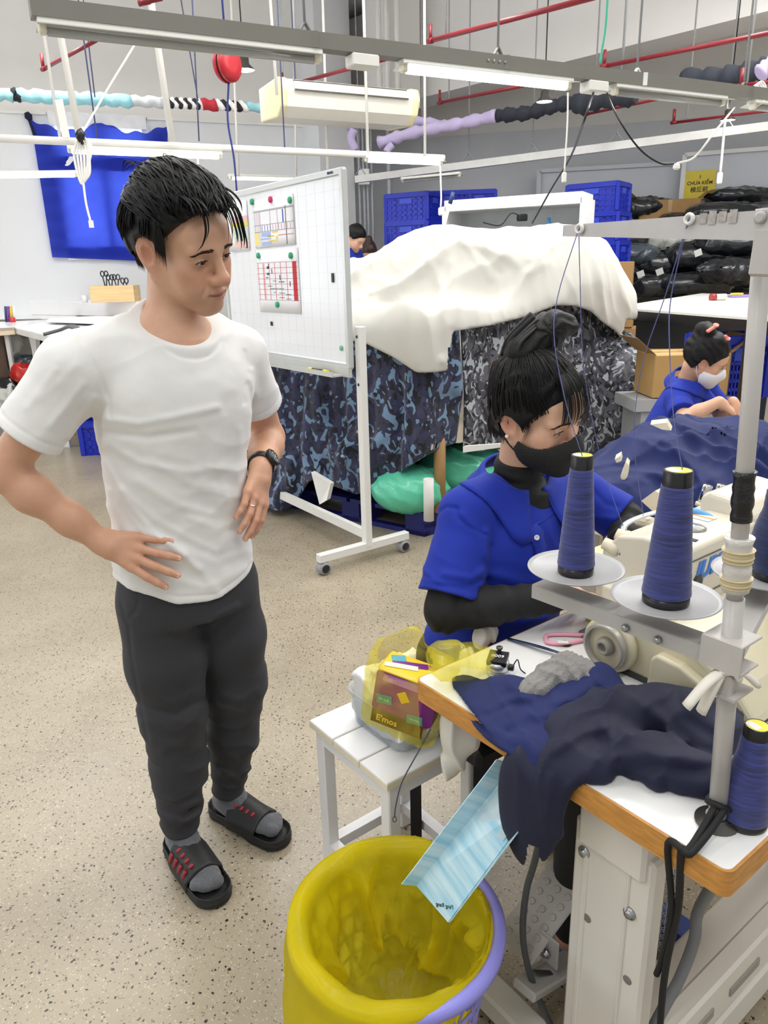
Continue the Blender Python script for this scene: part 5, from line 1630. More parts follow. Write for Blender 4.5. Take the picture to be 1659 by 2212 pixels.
# upper arm with eyelets
UA0, UA1 = gy(1668, 485, .83), gy(1216, 497, 1.075)
m = MB()
du = (UA1-UA0).normalized(); nu_ = Vector((du.y, -du.x, 0)).normalized()*-1
if nu_.y > 0: nu_ = -nu_
upv = nu_.cross(du).normalized()
if upv.z < 0: upv = -upv
L_ = (UA1-UA0).length
m.prism([UA0-upv*.016, UA0+upv*.015, UA1+upv*.006, UA1-upv*.008], -nu_*.016); m.build('upper_arm', M('arm_grey_enamel', (190, 187, 186), .4, .08, 20), ts)
def on_arm(x, y):
    q = Vector(ray(x, y)); o = Vector(CC); t = (UA0-o).dot(nu_)/q.dot(nu_); return o+q*t+nu_*.001
EY = [on_arm(1256, 494), on_arm(1493, 473)]
for e in EY:
    m = MB(); m.lathe([(.0062, 0), (.0072, .003), (.0055, .006), (.0035, .005), (.003, 0)], e, nu_, 18); m.build('ceramic_eyelet', M('white_ceramic', (238, 236, 230), .2), ts)
m = MB(); m.lathe([(.0065, 0), (.0065, .003), (.004, .004)], on_arm(1645, 470), nu_, 12); m.build('screw', GREYP, ts)
m = MB(); c_ = on_arm(1650, 545); m.box(c_-nu_*.006, (.03, .012, .05), ax=(du, nu_, upv), bev=.003); m.build('top_clamp', GP, ts)
for k, (x, y) in enumerate(((1520, 472), (1540, 470), (1562, 468), (1585, 467))):
    m = MB(); c_ = on_arm(x, y); m.box(c_+nu_*.0002, (.009, .0004, .011+.003*(k % 2)), ax=(du, nu_, upv)); m.build('worn_paint_patch', M('worn_patch', (172, 166, 160), .5, .3, 200), ts)
# cones of thread
YARN = bpy.data.materials.new('navy_yarn'); YARN.use_nodes = True
def yarn_nodes(mt, col):
    nt = mt.node_tree; b = nt.nodes['Principled BSDF']; N, L = nt.nodes.new, nt.links.new
    tc = N('ShaderNodeTexCoord'); mp = N('ShaderNodeMapping'); mp.inputs['Scale'].default_value = (25, 25, 330); L(tc.outputs['Object'], mp.inputs['Vector'])
    no = N('ShaderNodeTexNoise'); no.inputs['Scale'].default_value = 1; no.inputs['Detail'].default_value = 4; no.inputs['Distortion'].default_value = .6; L(mp.outputs['Vector'], no.inputs['Vector'])
    cr = N('ShaderNodeValToRGB'); cr.color_ramp.elements[0].position = .3; cr.color_ramp.elements[1].position = .7
    cr.color_ramp.elements[0].color = s(*[c*.72 for c in col]); cr.color_ramp.elements[1].color = s(*[min(255, c*1.18) for c in col])
    L(no.outputs['Fac'], cr.inputs['Fac']); L(cr.outputs['Color'], b.inputs['Base Color'])
    bp = N('ShaderNodeBump'); bp.inputs['Strength'].default_value = .5; bp.inputs['Distance'].default_value = .002; L(no.outputs['Fac'], bp.inputs['Height']); L(bp.outputs['Normal'], b.inputs['Normal'])
    b.inputs['Roughness'].default_value = .65; b.inputs['Sheen Weight'].default_value = .25
yarn_nodes(YARN, (48, 56, 118))
YARN2 = bpy.data.materials.new('dark_navy_yarn'); YARN2.use_nodes = True; yarn_nodes(YARN2, (26, 42, 88))
CAPB = M('black_plastic', (26, 26, 28), .3, .04)
def cone(base, h, rb, rt, label, mat=YARN, lab=True, bulge=0.0):
    base = V3(base)
    t = thing('thread_cone', base, label, 'thread cone')
    m = MB(); m.lathe([(rb*.98, 0), (rb*1.0, .003), (rb*1.0, h*.07)], base, UP, 32); m.build('cone_base', CAPB, t)
    m = MB(); n = 40
    prof = [(rb*1.0, h*.07)]+[((lerp(rb*1.04, rt*1.05, k/n)+bulge*sin(pi*min(1, k/n*1.3)))*(1+.006*sin(k*1.9)), h*lerp(.075, .885, k/n)) for k in range(n+1)]+[(rt*.95, h*.89)]
    m.lathe(prof, base, UP, 40, caps=False); m.build('yarn', mat, t)
    m = MB(); m.lathe([(rt*1.0, h*.875), (rt*.98, h*.99), (rt*.92, h), (rt*.86, h), (rt*.86, h*.995)], base, UP, 28, caps=False); tip = m.build('cone_tip', CAPB, t)
    m = MB(); m.lathe([(0, h*.997), (rt*.88, h*.997)], base, UP, 28, caps=False); m.build('tip_label', M('yellow_label', (238, 226, 40), .4, .08, 30), tip)
    m = MB(); m.box(base+UP*h*.9985+Vector((-rt*.35, 0, 0)), (rt*.7, rt*1.1, .0004), rz=.4); m.build('label_white_patch', M('label_white', (236, 236, 232), .4), tip)
    return t
def plate(c, r, label, parent_arm=None):
    t = thing('thread_plate', c, label, 'spool plate')
    m = MB(); m.lathe([(.0, 0), (r*.35, -.001), (r*.9, .006), (r, .010), (r*.995, .0115), (r*.9, .0078), (r*.35, .001), (0, .001)], c, UP, 48); m.build('plate', M('plate_grey_plastic', (172, 173, 175), .35, .02), t)
    m = MB(); m.lathe([(.008, -.012), (.008, 0)], c, UP, 12); m.build('stem', GREYP, t)
    return t
c1, c2 = gz(1243, 1238, ZP), gz(1437, 1302, ZP)
r1 = .074
plate(c1, r1, 'grey spool plate on the far end of the stand arm'); plate(c2, r1+.001, 'grey spool plate on the stand arm beside the pole'); plate(P3, r1, 'grey spool plate cut by the right frame edge')
hc1 = gy(1243, 985, c1.y).z-c1.z; hc2 = gy(1450, 1018, c2.y).z-c2.z
cone(c1+UP*.002, hc1, .0275, .0165, 'navy thread cone on the far spool plate in front of the woman')
cone(c2+UP*.002, hc2, .0320, .0195, 'navy thread cone on the spool plate nearest the pole')
cone(P3+UP*.002+Vector((.018, .0, 0)), .15, .033, .026, 'dark navy thread cone at the right edge on the third plate', YARN2, bulge=.008)
cone(gz(1606, 1772, ZT), .158, .0315, .0175, 'navy thread cone standing on the table top beside the pole', bulge=.004)
# threads running through the eyelets
def thread(name, pts, label, r=.0007):
    m = MB(); m.tube(smooth_path(pts, 5), r, 5); return tag(m.build(name, M('thread_blue', (104, 112, 176), .6)), label, 'thread', 'threads of the thread stand')
thread('thread', [EY[0]+nu_*.004, gy(1205, 640, 1.06), gy(1198, 740, 1.05), gy(1225, 880, 1.05), gy(1258, 985, 1.05)], 'blue thread from the far cone up to the left eyelet')
thread('thread', [EY[0]+nu_*.004, gy(1253, 600, 1.2), gy(1262, 800, 1.3), gy(1300, 1000, 1.4), gy(1345, 1135, 1.45)], 'blue thread from the left eyelet down to the machine guard')
thread('thread', [EY[1]+nu_*.004, gy(1450, 640, .97), gy(1446, 740, .96), gy(1455, 900, .95), gy(1474, 1015, .945)], 'blue thread from the near cone up to the right eyelet')
thread('thread', [EY[1]+nu_*.004, gy(1440, 630, 1.05), gy(1385, 800, 1.2), gy(1370, 960, 1.35), gy(1390, 1115, 1.48)], 'blue thread from the right eyelet down to the machine')
# black straps tied to the pole
m = MB(); b0_ = PB+UP*.035
m.tube([b0_+Vector((.015*cos(a), .015*sin(a), .004*sin(2*a))) for a in np.linspace(0, 2*pi, 14)], .005, 6)
m.tube(smooth_path([b0_+Vector((.0, -.016, 0)), gz(1530, 1800, .785), gz(1490, 1845, .778), T(.575, -.006, .765), gy(1465, 1960, .83), gy(1440, 2080, .86), gy(1428, 2180, .88), gy(1422, 2300, .9)], 5), .0055, 7)
m.tube(smooth_path([b0_+Vector((-.012, -.012, 0)), gz(1515, 1795, .785), gz(1482, 1838, .778), T(.555, -.006, .765), gy(1450, 1960, .835), gy(1430, 2070, .87), gy(1418, 2105, .88)], 5), .005, 7)
tag(m.build('strap_cord', M('black_cord', (18, 18, 20), .7)), 'black cords tied round the pole and hanging over the table edge', 'cord')
m = MB(); m.tube(smooth_path([T(.60, .12, .73), gy(1512, 1960, .98), gy(1500, 2030, .98), gy(1470, 2110, .97), gy(1440, 2165, .96), gy(1400, 2240, .95)], 6), .010, 10)
tag(m.build('grey_hose', M('grey_tube', (120, 122, 124), .4)), 'grey flexible hose hanging below the table corner', 'hose')
m = MB(); m.tube(smooth_path([T(.28, .10, .73), gy(1160, 1840, 1.12), gy(1136, 1930, 1.12), gy(1130, 2030, 1.12), gy(1150, 2120, 1.12), gy(1192, 2220, 1.10), gy(1240, 2300, 1.1)], 6), .0065, 10)
tag(m.build('power_cable', M('dark_cable', (74, 78, 80), .5)), 'dark grey power cable drooping under the navy cloth flap', 'cable')
for k, x in enumerate((1445, 1462)):
    m = MB()
    for i in range(22):
        c_ = gy(x-.9*i, 1880+i*8, 1.02); m.tube([c_+Vector((.004*cos(a), .003*sin(a)*(i % 2), .006*sin(a))) for a in np.linspace(0, 2*pi, 7)], .0009, 4, caps=False)
    tag(m.build('pedal_chain', STEEL), 'thin steel pedal chains hanging behind the table leg', 'chain', 'pedal chains', 'stuff')

# ================================================================== CLOTH AND SMALL THINGS ON THE TABLE
NAVY = M('navy_cotton', (19, 33, 88), .85, .07, 8, bump=.05, bscale=800, sheen=.02)
NAVYD = M('dark_navy_jersey', (14, 19, 50), .75, .06, 8, bump=.05, bscale=800, sheen=.02)
def ridged(p, sc, seed, amp, stretch=(1, 1, 1)):
    n = vnoise(p*sc*np.array(stretch), seed); n2 = vnoise(p*sc*2.1*np.array(stretch)+5, seed+3)
    return amp*((1-np.abs(n))**2*1.3-.6+(1-np.abs(n2))**2*.45)
def heap(name, blobs, mat, h, disp, label, cat, k=.03, clip=None, parent=None, folds=None, pad=.03, group=None):
    def f(p):
        d = None
        for (c, r, R) in blobs:
            e = sd_ell(p, c, r, R); d = e if d is None else smin(d, e, k)
        d = d-near_only(p, d, lambda x: disp(x)+(fold_disp(x, folds) if folds else 0), .12)
        if clip is not None: d = smax(d, clip(p), .003)
        return d
    cs = np.array([A3(c) for c, r, R in blobs]); rm = np.array([max(r) for c, r, R in blobs])[:, None]
    v, fc = sdf_mesh(f, (cs-rm).min(0)-pad-.03, (cs+rm).max(0)+pad+.03, h, 2.6, .05)
    o = np_mesh(name, v, fc, mat, parent)
    if parent is None: tag(o, label, cat, group)
    return o
RT = rotm(TS, TBd, UP)
def bl(x, y, z, r, R=RT): return (gz(x, y, z), r, R)
tclip = lambda p: np.where(((p-A3(TA))@A3(TBd) > -.004) & ((p-A3(TA))@A3(TS) < .655), ZT+.0012-p[:, 2], -1)
heap('navy_cloth', [bl(1250, 1575, .785, (.05, .06, .035)), bl(1330, 1550, .785, (.06, .05, .05)), bl(1420, 1540, .785, (.06, .06, .05)), bl(1500, 1560, .785, (.06, .07, .05)), bl(1390, 1640, .785, (.07, .05, .035)),
                    bl(1480, 1660, .785, (.07, .045, .03)), bl(1560, 1590, .785, (.03, .06, .035)), bl(1250, 1640, .78, (.055, .05, .03)),
                    (T(.325, -.012, .745), (.062, .022, .045), RT), (T(.325, -.020, .68), (.058, .022, .075), RT), (T(.318, -.022, .615), (.042, .020, .055), RT), (T(.30, -.02, .70), (.04, .02, .07), RT)],
     NAVYD, .0042, lambda p: (drape(p, (.5, -.8, .2), 42, .012, 4, 2.6, 7)+drape(p, (.8, .6, .1), 36, .009, 14, 2.6, 7))*np.clip((p[:, 2]-.70)/.08, .3, 1)+fbm(p*22, 6, 2)*.001, 'dark navy garment heaped at the pole and drooping over the table end', 'cloth', .03, tclip,
     folds=[([(1300, 1560), (1330, 1600), (1320, 1660), (1300, 1720)], 0.0062, 15.0), ([(1200, 1620), (1260, 1580), (1330, 1560), (1350, 1580)], 0.0062, 15.0), ([(1330, 1640), (1400, 1625), (1500, 1640), (1560, 1640)], 0.0062, 15.0), ([(1335, 1665), (1420, 1660), (1520, 1670)], -0.0056, 12.5),
            ([(1230, 1700), (1215, 1780), (1230, 1850)], 0.0037, 15.0), ([(1380, 1690), (1375, 1720)], -0.0056, 10.0), ([(1440, 1690), (1450, 1730)], -0.0056, 10.0), ([(1400, 1530), (1440, 1560), (1470, 1600)], 0.0056, 13.8), ([(1460, 1500), (1480, 1550), (1540, 1590)], -0.0050, 12.5),
            ([(1190, 1680), (1180, 1760)], 0.0031, 12.5), ([(1265, 1680), (1260, 1770), (1240, 1840)], -0.0031, 11.2), ([(1330, 1480), (1390, 1520), (1440, 1500)], 0.0037, 12.5)])
heap('navy_cloth', [bl(1040, 1500, .772, (.085, .04, .008)), bl(1100, 1540, .772, (.08, .055, .012)), bl(1105, 1485, .778, (.03, .03, .02)), bl(1180, 1520, .778, (.06, .06, .02)), bl(1250, 1500, .780, (.05, .05, .035)), bl(1290, 1480, .785, (.04, .05, .04)), bl(1200, 1590, .774, (.07, .05, .014)),
                    bl(1130, 1610, .772, (.07, .035, .008)), bl(1330, 1520, .78, (.06, .05, .03)), (T(.30, -.004, .768), (.03, .006, .015), RT)],
     NAVY, .004, lambda p: drape(p, (.8, .3, .4), 40, .008, 9, 2.6, 7)+drape(p, (.3, -.9, .2), 46, .006, 19, 2.4, 8)+fbm(p*22, 2, 2)*.001, 'brighter navy cut cloth lying across the table edge beside the tally counter', 'cloth', .03, tclip,
     folds=[([(1050, 1545), (1100, 1520), (1140, 1525)], -0.0037, 10.0), ([(1060, 1535), (1110, 1508), (1160, 1500)], 0.0037, 10.0), ([(1105, 1480), (1140, 1500), (1170, 1540), (1220, 1545)], 0.0043, 12.5), ([(1200, 1520), (1250, 1500), (1290, 1475)], 0.0043, 12.5), ([(1100, 1580), (1150, 1560), (1220, 1570)], -0.0031, 11.2),
            ([(1290, 1480), (1310, 1520), (1330, 1560)], -0.0037, 11.2), ([(1180, 1480), (1210, 1520)], 0.0031, 11.2)])
GLOVE = M('grey_knit_glove', (140, 138, 136), .95, .12, 120, bump=.4, bscale=300)
heap('work_glove', [bl(1165, 1482, .80, (.028, .05, .022)), bl(1200, 1455, .808, (.035, .045, .024)), bl(1250, 1455, .808, (.035, .04, .026)), bl(1290, 1470, .80, (.03, .03, .018)), bl(1310, 1478, .795, (.022, .02, .012)), bl(1225, 1430, .81, (.03, .025, .018))], GLOVE, .003,
     lambda p: drape(p, (.5, .7, .3), 90, .006, 3, 2.4, 16)+drape(p, (.9, -.3, .3), 110, .004, 13, 2.4, 16)+.0009*np.sin((p@A3(TS))*520), 'crumpled grey knit glove on the table by the handwheel', 'glove', .015, tclip)
# tally counter
tcn = thing('tally_counter', gz(1075, 1455, ZT), 'chrome tally counter with black number window on the table', 'counter')
tc0 = gz(1075, 1455, ZT); fx_ = Vector((-.35, -.93, 0)).normalized(); lx_ = Vector((.93, -.35, 0)).normalized()
m = MB(); m.lathe([(.020, 0), (.0225, .003), (.0225, .012), (.021, .0135), (.0225, .015), (.0225, .026), (.0205, .030)], tc0, UP, 28); m.build('chrome_body', M('satin_chrome', (214, 215, 216), .28, .04, metal=.75), tcn)
m = MB(); m.prism([tc0+lx_*a+fx_*b+UP*z for a, b, z in ((-.019, .018, .026), (-.019, -.016, .034), (-.019, -.016, .042), (-.019, .020, .036))], lx_*.038); m.build('number_window_frame', CAPB, tcn)
nz = (fx_*.16+UP).normalized(); nb_ = tc0+fx_*.003+UP*.0397
text_mesh('0009', .0115, nb_+nz*.0008, lx_, (-fx_).cross(Vector((0, 0, 0)))+(UP*.16-fx_).normalized(), M('digit_white', (240, 240, 236), .5), 'digits', tcn, .0003, sx=1.1)
m = MB(); m.lathe([(.004, 0), (.004, .012), (.0065, .013), (.0065, .0165), (.002, .017)], tc0-fx_*.012+UP*.036, UP, 14); m.build('press_button', M('dark_worn_steel'), tcn)
m = MB(); m.lathe([(.006, 0), (.007, .002), (.007, .010), (.005, .012)], tc0+lx_*.020+UP*.018, lx_, 14); m.build('reset_knob', CAPB, tcn)
m = MB(); m.tube(smooth_path([tc0+lx_*.03+UP*.012, gz(1108, 1440, .785), gz(1118, 1425, .79), gz(1124, 1445, .78), gz(1135, 1455, .775)], 5), .0013, 6); m.build('finger_loop', M('dark_navy_tie'), tcn)
# tweezers, pink snips, note pads
tw = thing('tweezers', gz(1170, 1400, ZT), 'steel tweezers lying on the table top', 'tweezers')
for o_, e_ in ((0, 0), (.004, .0)):
    m = MB(); a_, b_, c_ = gz(1097, 1379, ZT+.004), gz(1180, 1402, ZT+.008+o_), gz(1262, 1428, ZT+.005)
    m.tube(smooth_path([a_, b_+Vector((0, o_, 0)), c_], 6), .0045, 6, rs=[lerp(.005, .0012, (i/12)**2) for i in range(13)], flat=.3); m.build('arm', M('blued_steel', (70, 84, 120), .2, .1, metal=.8), tw)
sn = thing('thread_snips', gz(1230, 1380, ZT), 'pink handled thread snips on the table top', 'scissors')
PK = M('pink_plastic', (240, 168, 190), .35, .03)
m = MB(); g1 = gz(1180, 1381, ZT+.006)
m.tube(smooth_path([gz(1262, 1372, ZT+.006), gz(1215, 1370, ZT+.006), gz(1182, 1372, ZT+.006), g1, gz(1185, 1388, ZT+.006), gz(1220, 1390, ZT+.006), gz(1262, 1382, ZT+.006)], 5), .0042, 8); m.build('handle', PK, sn)
m = MB(); m.prism([gz(1255, 1368, ZT+.004), gz(1300, 1372, ZT+.004), gz(1300, 1380, ZT+.004), gz(1255, 1386, ZT+.004)], (0, 0, .003)); m.build('blades', STEEL, sn)
m = MB(); m.box(gz(1216, 1387, ZT+.012), (.022, .010, .002), rz=-.1); m.build('paper_tag', M('label_white'), sn)
m = MB(); m.lathe([(0, 0), (.012, 0), (.013, .003), (.006, .005), (0, .005)], gz(1222, 1392, ZT), UP, 20); tag(m.build('magnetic_disc', CAPB), 'small dark disc beside the pink snips', 'disc')
m = MB(); m.box(gz(1286, 1335, ZT+.006), (.03, .035, .01), rz=.6, bev=.002); tag(m.build('sponge_yellow', M('yellow_sponge', (244, 226, 90), .8)), 'small yellow pad beside the machine casting', 'pad')
m = MB(); m.box(gz(1300, 1195, ZT+.005), (.09, .07, .008), rz=.65); tag(m.build('sticky_notes', M('pastel_note', (240, 226, 170), .8)), 'pastel note pad under the tension knobs', 'note pad')
m = MB()
for y0 in (1407, 1412): m.bar(T(.10, .42, ZT-.002), T(.16, .42, ZT-.002), .012, .006)
# ================================================================== WHITE STOOL BESIDE THE TABLE
SL = Vector((-.204, 1.63, 0)); ZS = .45
def S_(sv, bv, z=ZS):
    p = SL+TS*sv+TBd*bv; return Vector((p.x, p.y, z))
WP = M('white_painted_wood', (240, 240, 242), .35, .02, 6); WPE = M('ivory_edge', (236, 228, 204), .5, .05, 20)
sb = thing('white_bench', S_(.16, .15, 0), 'low white slatted bench standing beside the sewing table', 'bench')
for k in range(3):
    m = MB(); m.box(S_(.052+.109*k, .15, ZS-.011), (.104, .30, .022), ax=(TS, TBd, UP), bev=.002); sl = m.build('slat', WP, sb)
    m = MB(); m.box(S_(.052+.109*k, .15, ZS-.0125), (.1048, .3012, .017), ax=(TS, TBd, UP), bev=.001); m.build('slat_edge', WPE, sl)
for sv in (.03, .30):
    for bv in (.025, .275):
        m = MB(); m.box(S_(sv, bv, (ZS-.022)/2), (.034, .034, ZS-.022), ax=(TS, TBd, UP), bev=.003); m.build('leg', WP, sb)
for bv in (.025, .275):
    m = MB(); m.bar(S_(.03, bv, ZS-.04), S_(.30, bv, ZS-.04), .03, .035); m.build('apron', WP, sb)
    m = MB(); m.bar(S_(.03, bv, .07), S_(.30, bv, .07), .03, .03); m.build('stretcher', WP, sb)
for sv in (.03, .30):
    m = MB(); m.bar(S_(sv, .025, ZS-.04), S_(sv, .275, ZS-.04), .03, .035); m.build('apron', WP, sb)
    m = MB(); m.bar(S_(sv, .025, .07), S_(sv, .275, .07), .03, .03); m.build('stretcher', WP, sb)
# clear tub of white cloth pieces
def frosted(name, col, alpha, rough=.25, tint=.5):
    m = bpy.data.materials.new(name); m.use_nodes = True
    nt = m.node_tree; b = nt.nodes['Principled BSDF']; N, L = nt.nodes.new, nt.links.new
    b.inputs['Base Color'].default_value = s(*col); b.inputs['Roughness'].default_value = rough
    tr = N('ShaderNodeBsdfTransparent'); tr.inputs['Color'].default_value = s(*[min(255, c*tint+255*(1-tint)) for c in col])
    mx = N('ShaderNodeMixShader'); tc = N('ShaderNodeTexCoord'); no = N('ShaderNodeTexNoise'); no.inputs['Scale'].default_value = 14; L(tc.outputs['Object'], no.inputs['Vector'])
    mr = N('ShaderNodeMapRange'); mr.inputs['From Min'].default_value = .3; mr.inputs['From Max'].default_value = .7; mr.inputs['To Min'].default_value = alpha-.12; mr.inputs['To Max'].default_value = alpha+.12; L(no.outputs['Fac'], mr.inputs['Value'])
    L(mr.outputs['Result'], mx.inputs['Fac']); L(tr.outputs[0], mx.inputs[1]); L(b.outputs[0], mx.inputs[2]); L(mx.outputs[0], nt.nodes['Material Output'].inputs['Surface'])
    bp = N('ShaderNodeBump'); bp.inputs['Strength'].default_value = .25; bp.inputs['Distance'].default_value = .01; L(no.outputs['Fac'], bp.inputs['Height']); L(bp.outputs['Normal'], b.inputs['Normal'])
    return m
tb = thing('clear_tub', S_(.15, .16, ZS), 'clear plastic tub of white cloth pieces on the bench', 'tub')
def rring(s0, s1, b0, b1, r, z, n=5):
    P = []
    for cx, cy, a0 in ((s1-r, b0+r, -pi/2), (s1-r, b1-r, 0), (s0+r, b1-r, pi/2), (s0+r, b0+r, pi)):
        for k in range(n+1):
            a = a0+pi/2*k/n; P.append(S_(cx+r*cos(a), cy+r*sin(a), z))
    return P
rings = [rring(.055+e, .275-e, .075+e, .36-e, .04, z) for e, z in ((.012, ZS+.002), (.006, ZS+.008), (0, ZS+.09), (-.006, ZS+.092), (-.006, ZS+.098), (.0015, ZS+.097), (.008, ZS+.01), (.016, ZS+.005))]
m = MB(); m.grid(np.array([[list(p) for p in r] for r in rings]).transpose(1, 0, 2), closed_u=True); 
n_ = len(rings[0]); vsb = rings[0]; m.add([list(p) for p in vsb], [tuple(range(n_))])
m.build('tub_shell', frosted('clear_plastic', (232, 236, 238), .32, .12), tb)
WCL = M('white_rag_cloth', (238, 238, 238), .9, .03, 10)
def wclip(p):
    q = p-A3(SL); a, b = q@A3(TS), q@A3(TBd)
    return np.maximum(np.maximum(.066-a, a-.264), np.maximum(.086-b, np.maximum(b-.349, ZS+.008-p[:, 2])))
heap('cloth_pieces', [(S_(.16, .2, ZS+.045), (.13, .17, .05), RT), (S_(.12, .14, ZS+.10), (.07, .07, .05), RT), (S_(.10, .25, ZS+.09), (.06, .08, .045), RT), (S_(.2, .14, ZS+.07), (.07, .06, .04), RT)], WCL, .0042,
     lambda p: ridged(p, 24, 12, .012)+fbm(p*50, 3, 2)*.002, '', '', .03, wclip, parent=tb)
# yellow carrier bag with a tissue pack
yb = thing('yellow_carrier_bag', S_(.22, .17, ZS+.1), 'crumpled yellow plastic bag holding a purple tissue pack beside the table corner', 'bag')
YBAG = frosted('yellow_film', (250, 238, 90), .20, .12, .28)
pk0 = gy(880, 1500, 1.36)
ux = (TS*.80+TBd*.45).normalized(); uy = Vector((0, 0, 1)); uz = ux.cross(uy).normalized()
ux2 = (ux+UP*-.18).normalized(); uyy = uz.cross(ux2).normalized()
if uyy.z < 0: uyy = -uyy
fz = uz if uz.y < 0 else -uz
def pack(mbx, c, sx, sy, sz):
    pass
m = MB(); m.box(pk0, (.135, .085, .13), ax=(ux2, -fz, uyy), bev=.022); pk = m.build('tissue_pack', M('pack_purple', (142, 46, 156), .3, .06, 12), yb)
def face_panel(cu, cv, w, h, col, name, d=.0435, rot=0, front=True):
    mm = MB(); n = fz if front else uyy
    a1, a2 = (ux2, uyy) if front else (ux2, fz*-1)
    c = pk0+ux2*cu+(uyy*cv if front else fz*cv)+n*d
    a1r = a1*cos(rot)+a2*sin(rot); a2r = a2*cos(rot)-a1*sin(rot)
    mm.box(c, (w, h, .0012), ax=(a1r, a2r, n), bev=.0004); return mm.build(name, M('pk_'+name+str(col), col, .3, .05), pk)
face_panel(0, -.045, .115, .034, (92, 50, 40), 'brown_band'); 
text_mesh("E'mos", .020, pk0+ux2*-.022-uyy*.047+fz*.0450, ux2, uyy, M('gold_print', (232, 196, 90), .4), 'lettering', pk, .0004, bold=.0005)
for cu, cv in ((-.035, .0), (.036, -.022)):
    f_ = face_panel(cu, cv, .034, .020, (74, 158, 178), 'teal_tag', .0438, .15)
text_mesh('Sản xuất', .0065, pk0+ux2*-.035+fz*.0450, ux2, uyy, M('digit_white'), 'lettering', pk, .0003)
text_mesh('CALMIN', .0062, pk0+ux2*.036-uyy*.022+fz*.0450, ux2, uyy, M('digit_white'), 'lettering', pk, .0003)
face_panel(.005, .02, .020, .024, (240, 196, 50), 'yellow_flower', .0438, .6)
m = MB(); m.box(pk0+uyy*.062, (.125, .075, .012), ax=(ux2, -fz, uyy), bev=.005); m.build('pack_top_yellow', M('pack_yellow', (246, 214, 60), .3, .05), pk)
face_panel(.01, -.01, .11, .018, (120, 44, 150), 'purple_swirl', .0692, .35, False); face_panel(-.02, .012, .07, .016, (244, 240, 232), 'white_swirl', .0695, .3, False)
face_panel(-.035, -.012, .03, .022, (90, 178, 220), 'blue_patch', .0697, .5, False); face_panel(.045, .024, .022, .010, (112, 40, 118), 'badge', .0697, 0, False)
text_mesh('100-10', .0075, pk0+ux2*.045+fz*.024+uyy*.0706, ux2, -fz, M('digit_white'), 'lettering', pk, .0002)
# film around it
def bagsd(p):
    q = np.stack([(p-A3(pk0))@A3(ux2), (p-A3(pk0))@A3(fz), (p-A3(pk0))@A3(uyy)], -1)
    d = sd_box(q, (0, 0, .008), (.082, .058, .088), .03)
    tail = chain(p, [gz(965, 1425, .83), gz(1010, 1430, .80), gz(1055, 1425, .795)], [.034, .026, .016], .03)
    d = smin(d, tail, .03)
    lip = sd_cone(p, pk0+uyy*.09-ux2*.06+fz*.02, pk0+uyy*.115-ux2*.02-fz*.03, .02, .02); d = smin(d, lip, .03)
    tl_ = (p-A3(TA))
    d = d-near_only(p, d, lambda x: ridged(x, 18, 41, .008)+ridged(x, 40, 43, .002))
    return d
v, fc = sdf_mesh(bagsd, A3(pk0)-[.19, .19, .17], A3(pk0)+[.28, .2, .19], .0040)
cf = v[fc].mean(1); qf = cf-A3(TA)
mouth = np.linalg.norm(cf-A3(pk0+uyy*.105-ux2*.012+fz*.022), axis=1) < .056
inside = (qf@A3(TBd) > .002) & (qf@A3(TS) > .002) & (qf@A3(TS) < .6) & (cf[:, 2] < ZT+.0015)
np_mesh('film', v, fc[~(mouth | inside)], YBAG, yb)
# white cloth poking out + hanging sock-like cloth under the table edge
heap('white_rag', [(gy(1010, 1430, 1.44), (.02, .02, .035), None), (gy(1040, 1378, 1.47), (.022, .02, .03), None), (gy(1065, 1365, 1.48), (.014, .014, .018), None)], WCL, .0032, lambda p: drape(p, (.8, .3, .4), 110, .010, 4, 2.4, 14), 'white rag sticking up beside the yellow bag', 'cloth', .02)
heap('white_rag', [(gy(985, 1600, 1.30), (.03, .022, .06), None), (gy(1005, 1585, 1.30), (.032, .022, .05), None), (gy(975, 1655, 1.30), (.022, .018, .03), None), (gy(970, 1560, 1.30), (.018, .02, .05), None)], M('offwhite_cloth', (226, 224, 220), .9, .03), .0036,
     lambda p: drape(p, (.9, -.3, .1), 75, .012, 14, 1.8, 8), 'off-white cloth hanging below the wooden table edge over the bench', 'cloth', .02, lambda p: p[:, 2]-.722)
m = MB(); pts = smooth_path([gy(930, 1575, 1.31), gy(900, 1630, 1.31), gy(868, 1690, 1.33), gy(855, 1740, 1.36), gy(852, 1765, 1.36)], 6); m.tube(pts, .0016, 5); m.tube([pts[-1]+Vector((.004*cos(a), .0, .008*sin(a)-.006)) for a in np.linspace(0, 2*pi, 10)], .0012, 5, caps=False)
tag(m.build('dangling_thread', M('slate_thread', (92, 96, 128), .8)), 'slate blue thread end dangling over the bench', 'thread')

# ================================================================== LAUNDRY BASKET WITH YELLOW LINER
bk_c = Vector((.005, 1.075, 0)); ZR = .38
bk = thing('laundry_basket', bk_c, 'lavender plastic basket lined with a yellow bin bag', 'basket')
LAV = M('lavender_plastic', (150, 148, 232), .35, .03)
def brad(z): return lerp(.125, .176, z/ZR)
m = MB(); m.lathe([(.176, ZR-.018), (.190, ZR-.020), (.199, ZR-.014), (.200, ZR), (.194, ZR+.007), (.184, ZR+.008), (.176, ZR+.002), (.172, ZR-.018)], bk_c, UP, 64, caps=False); m.build('rim', LAV, bk)
m = MB(); m.lathe([(0, .004), (.125, .004), (.125, .012), (0, .012)], bk_c, UP, 40, caps=False); m.build('bottom', LAV, bk)
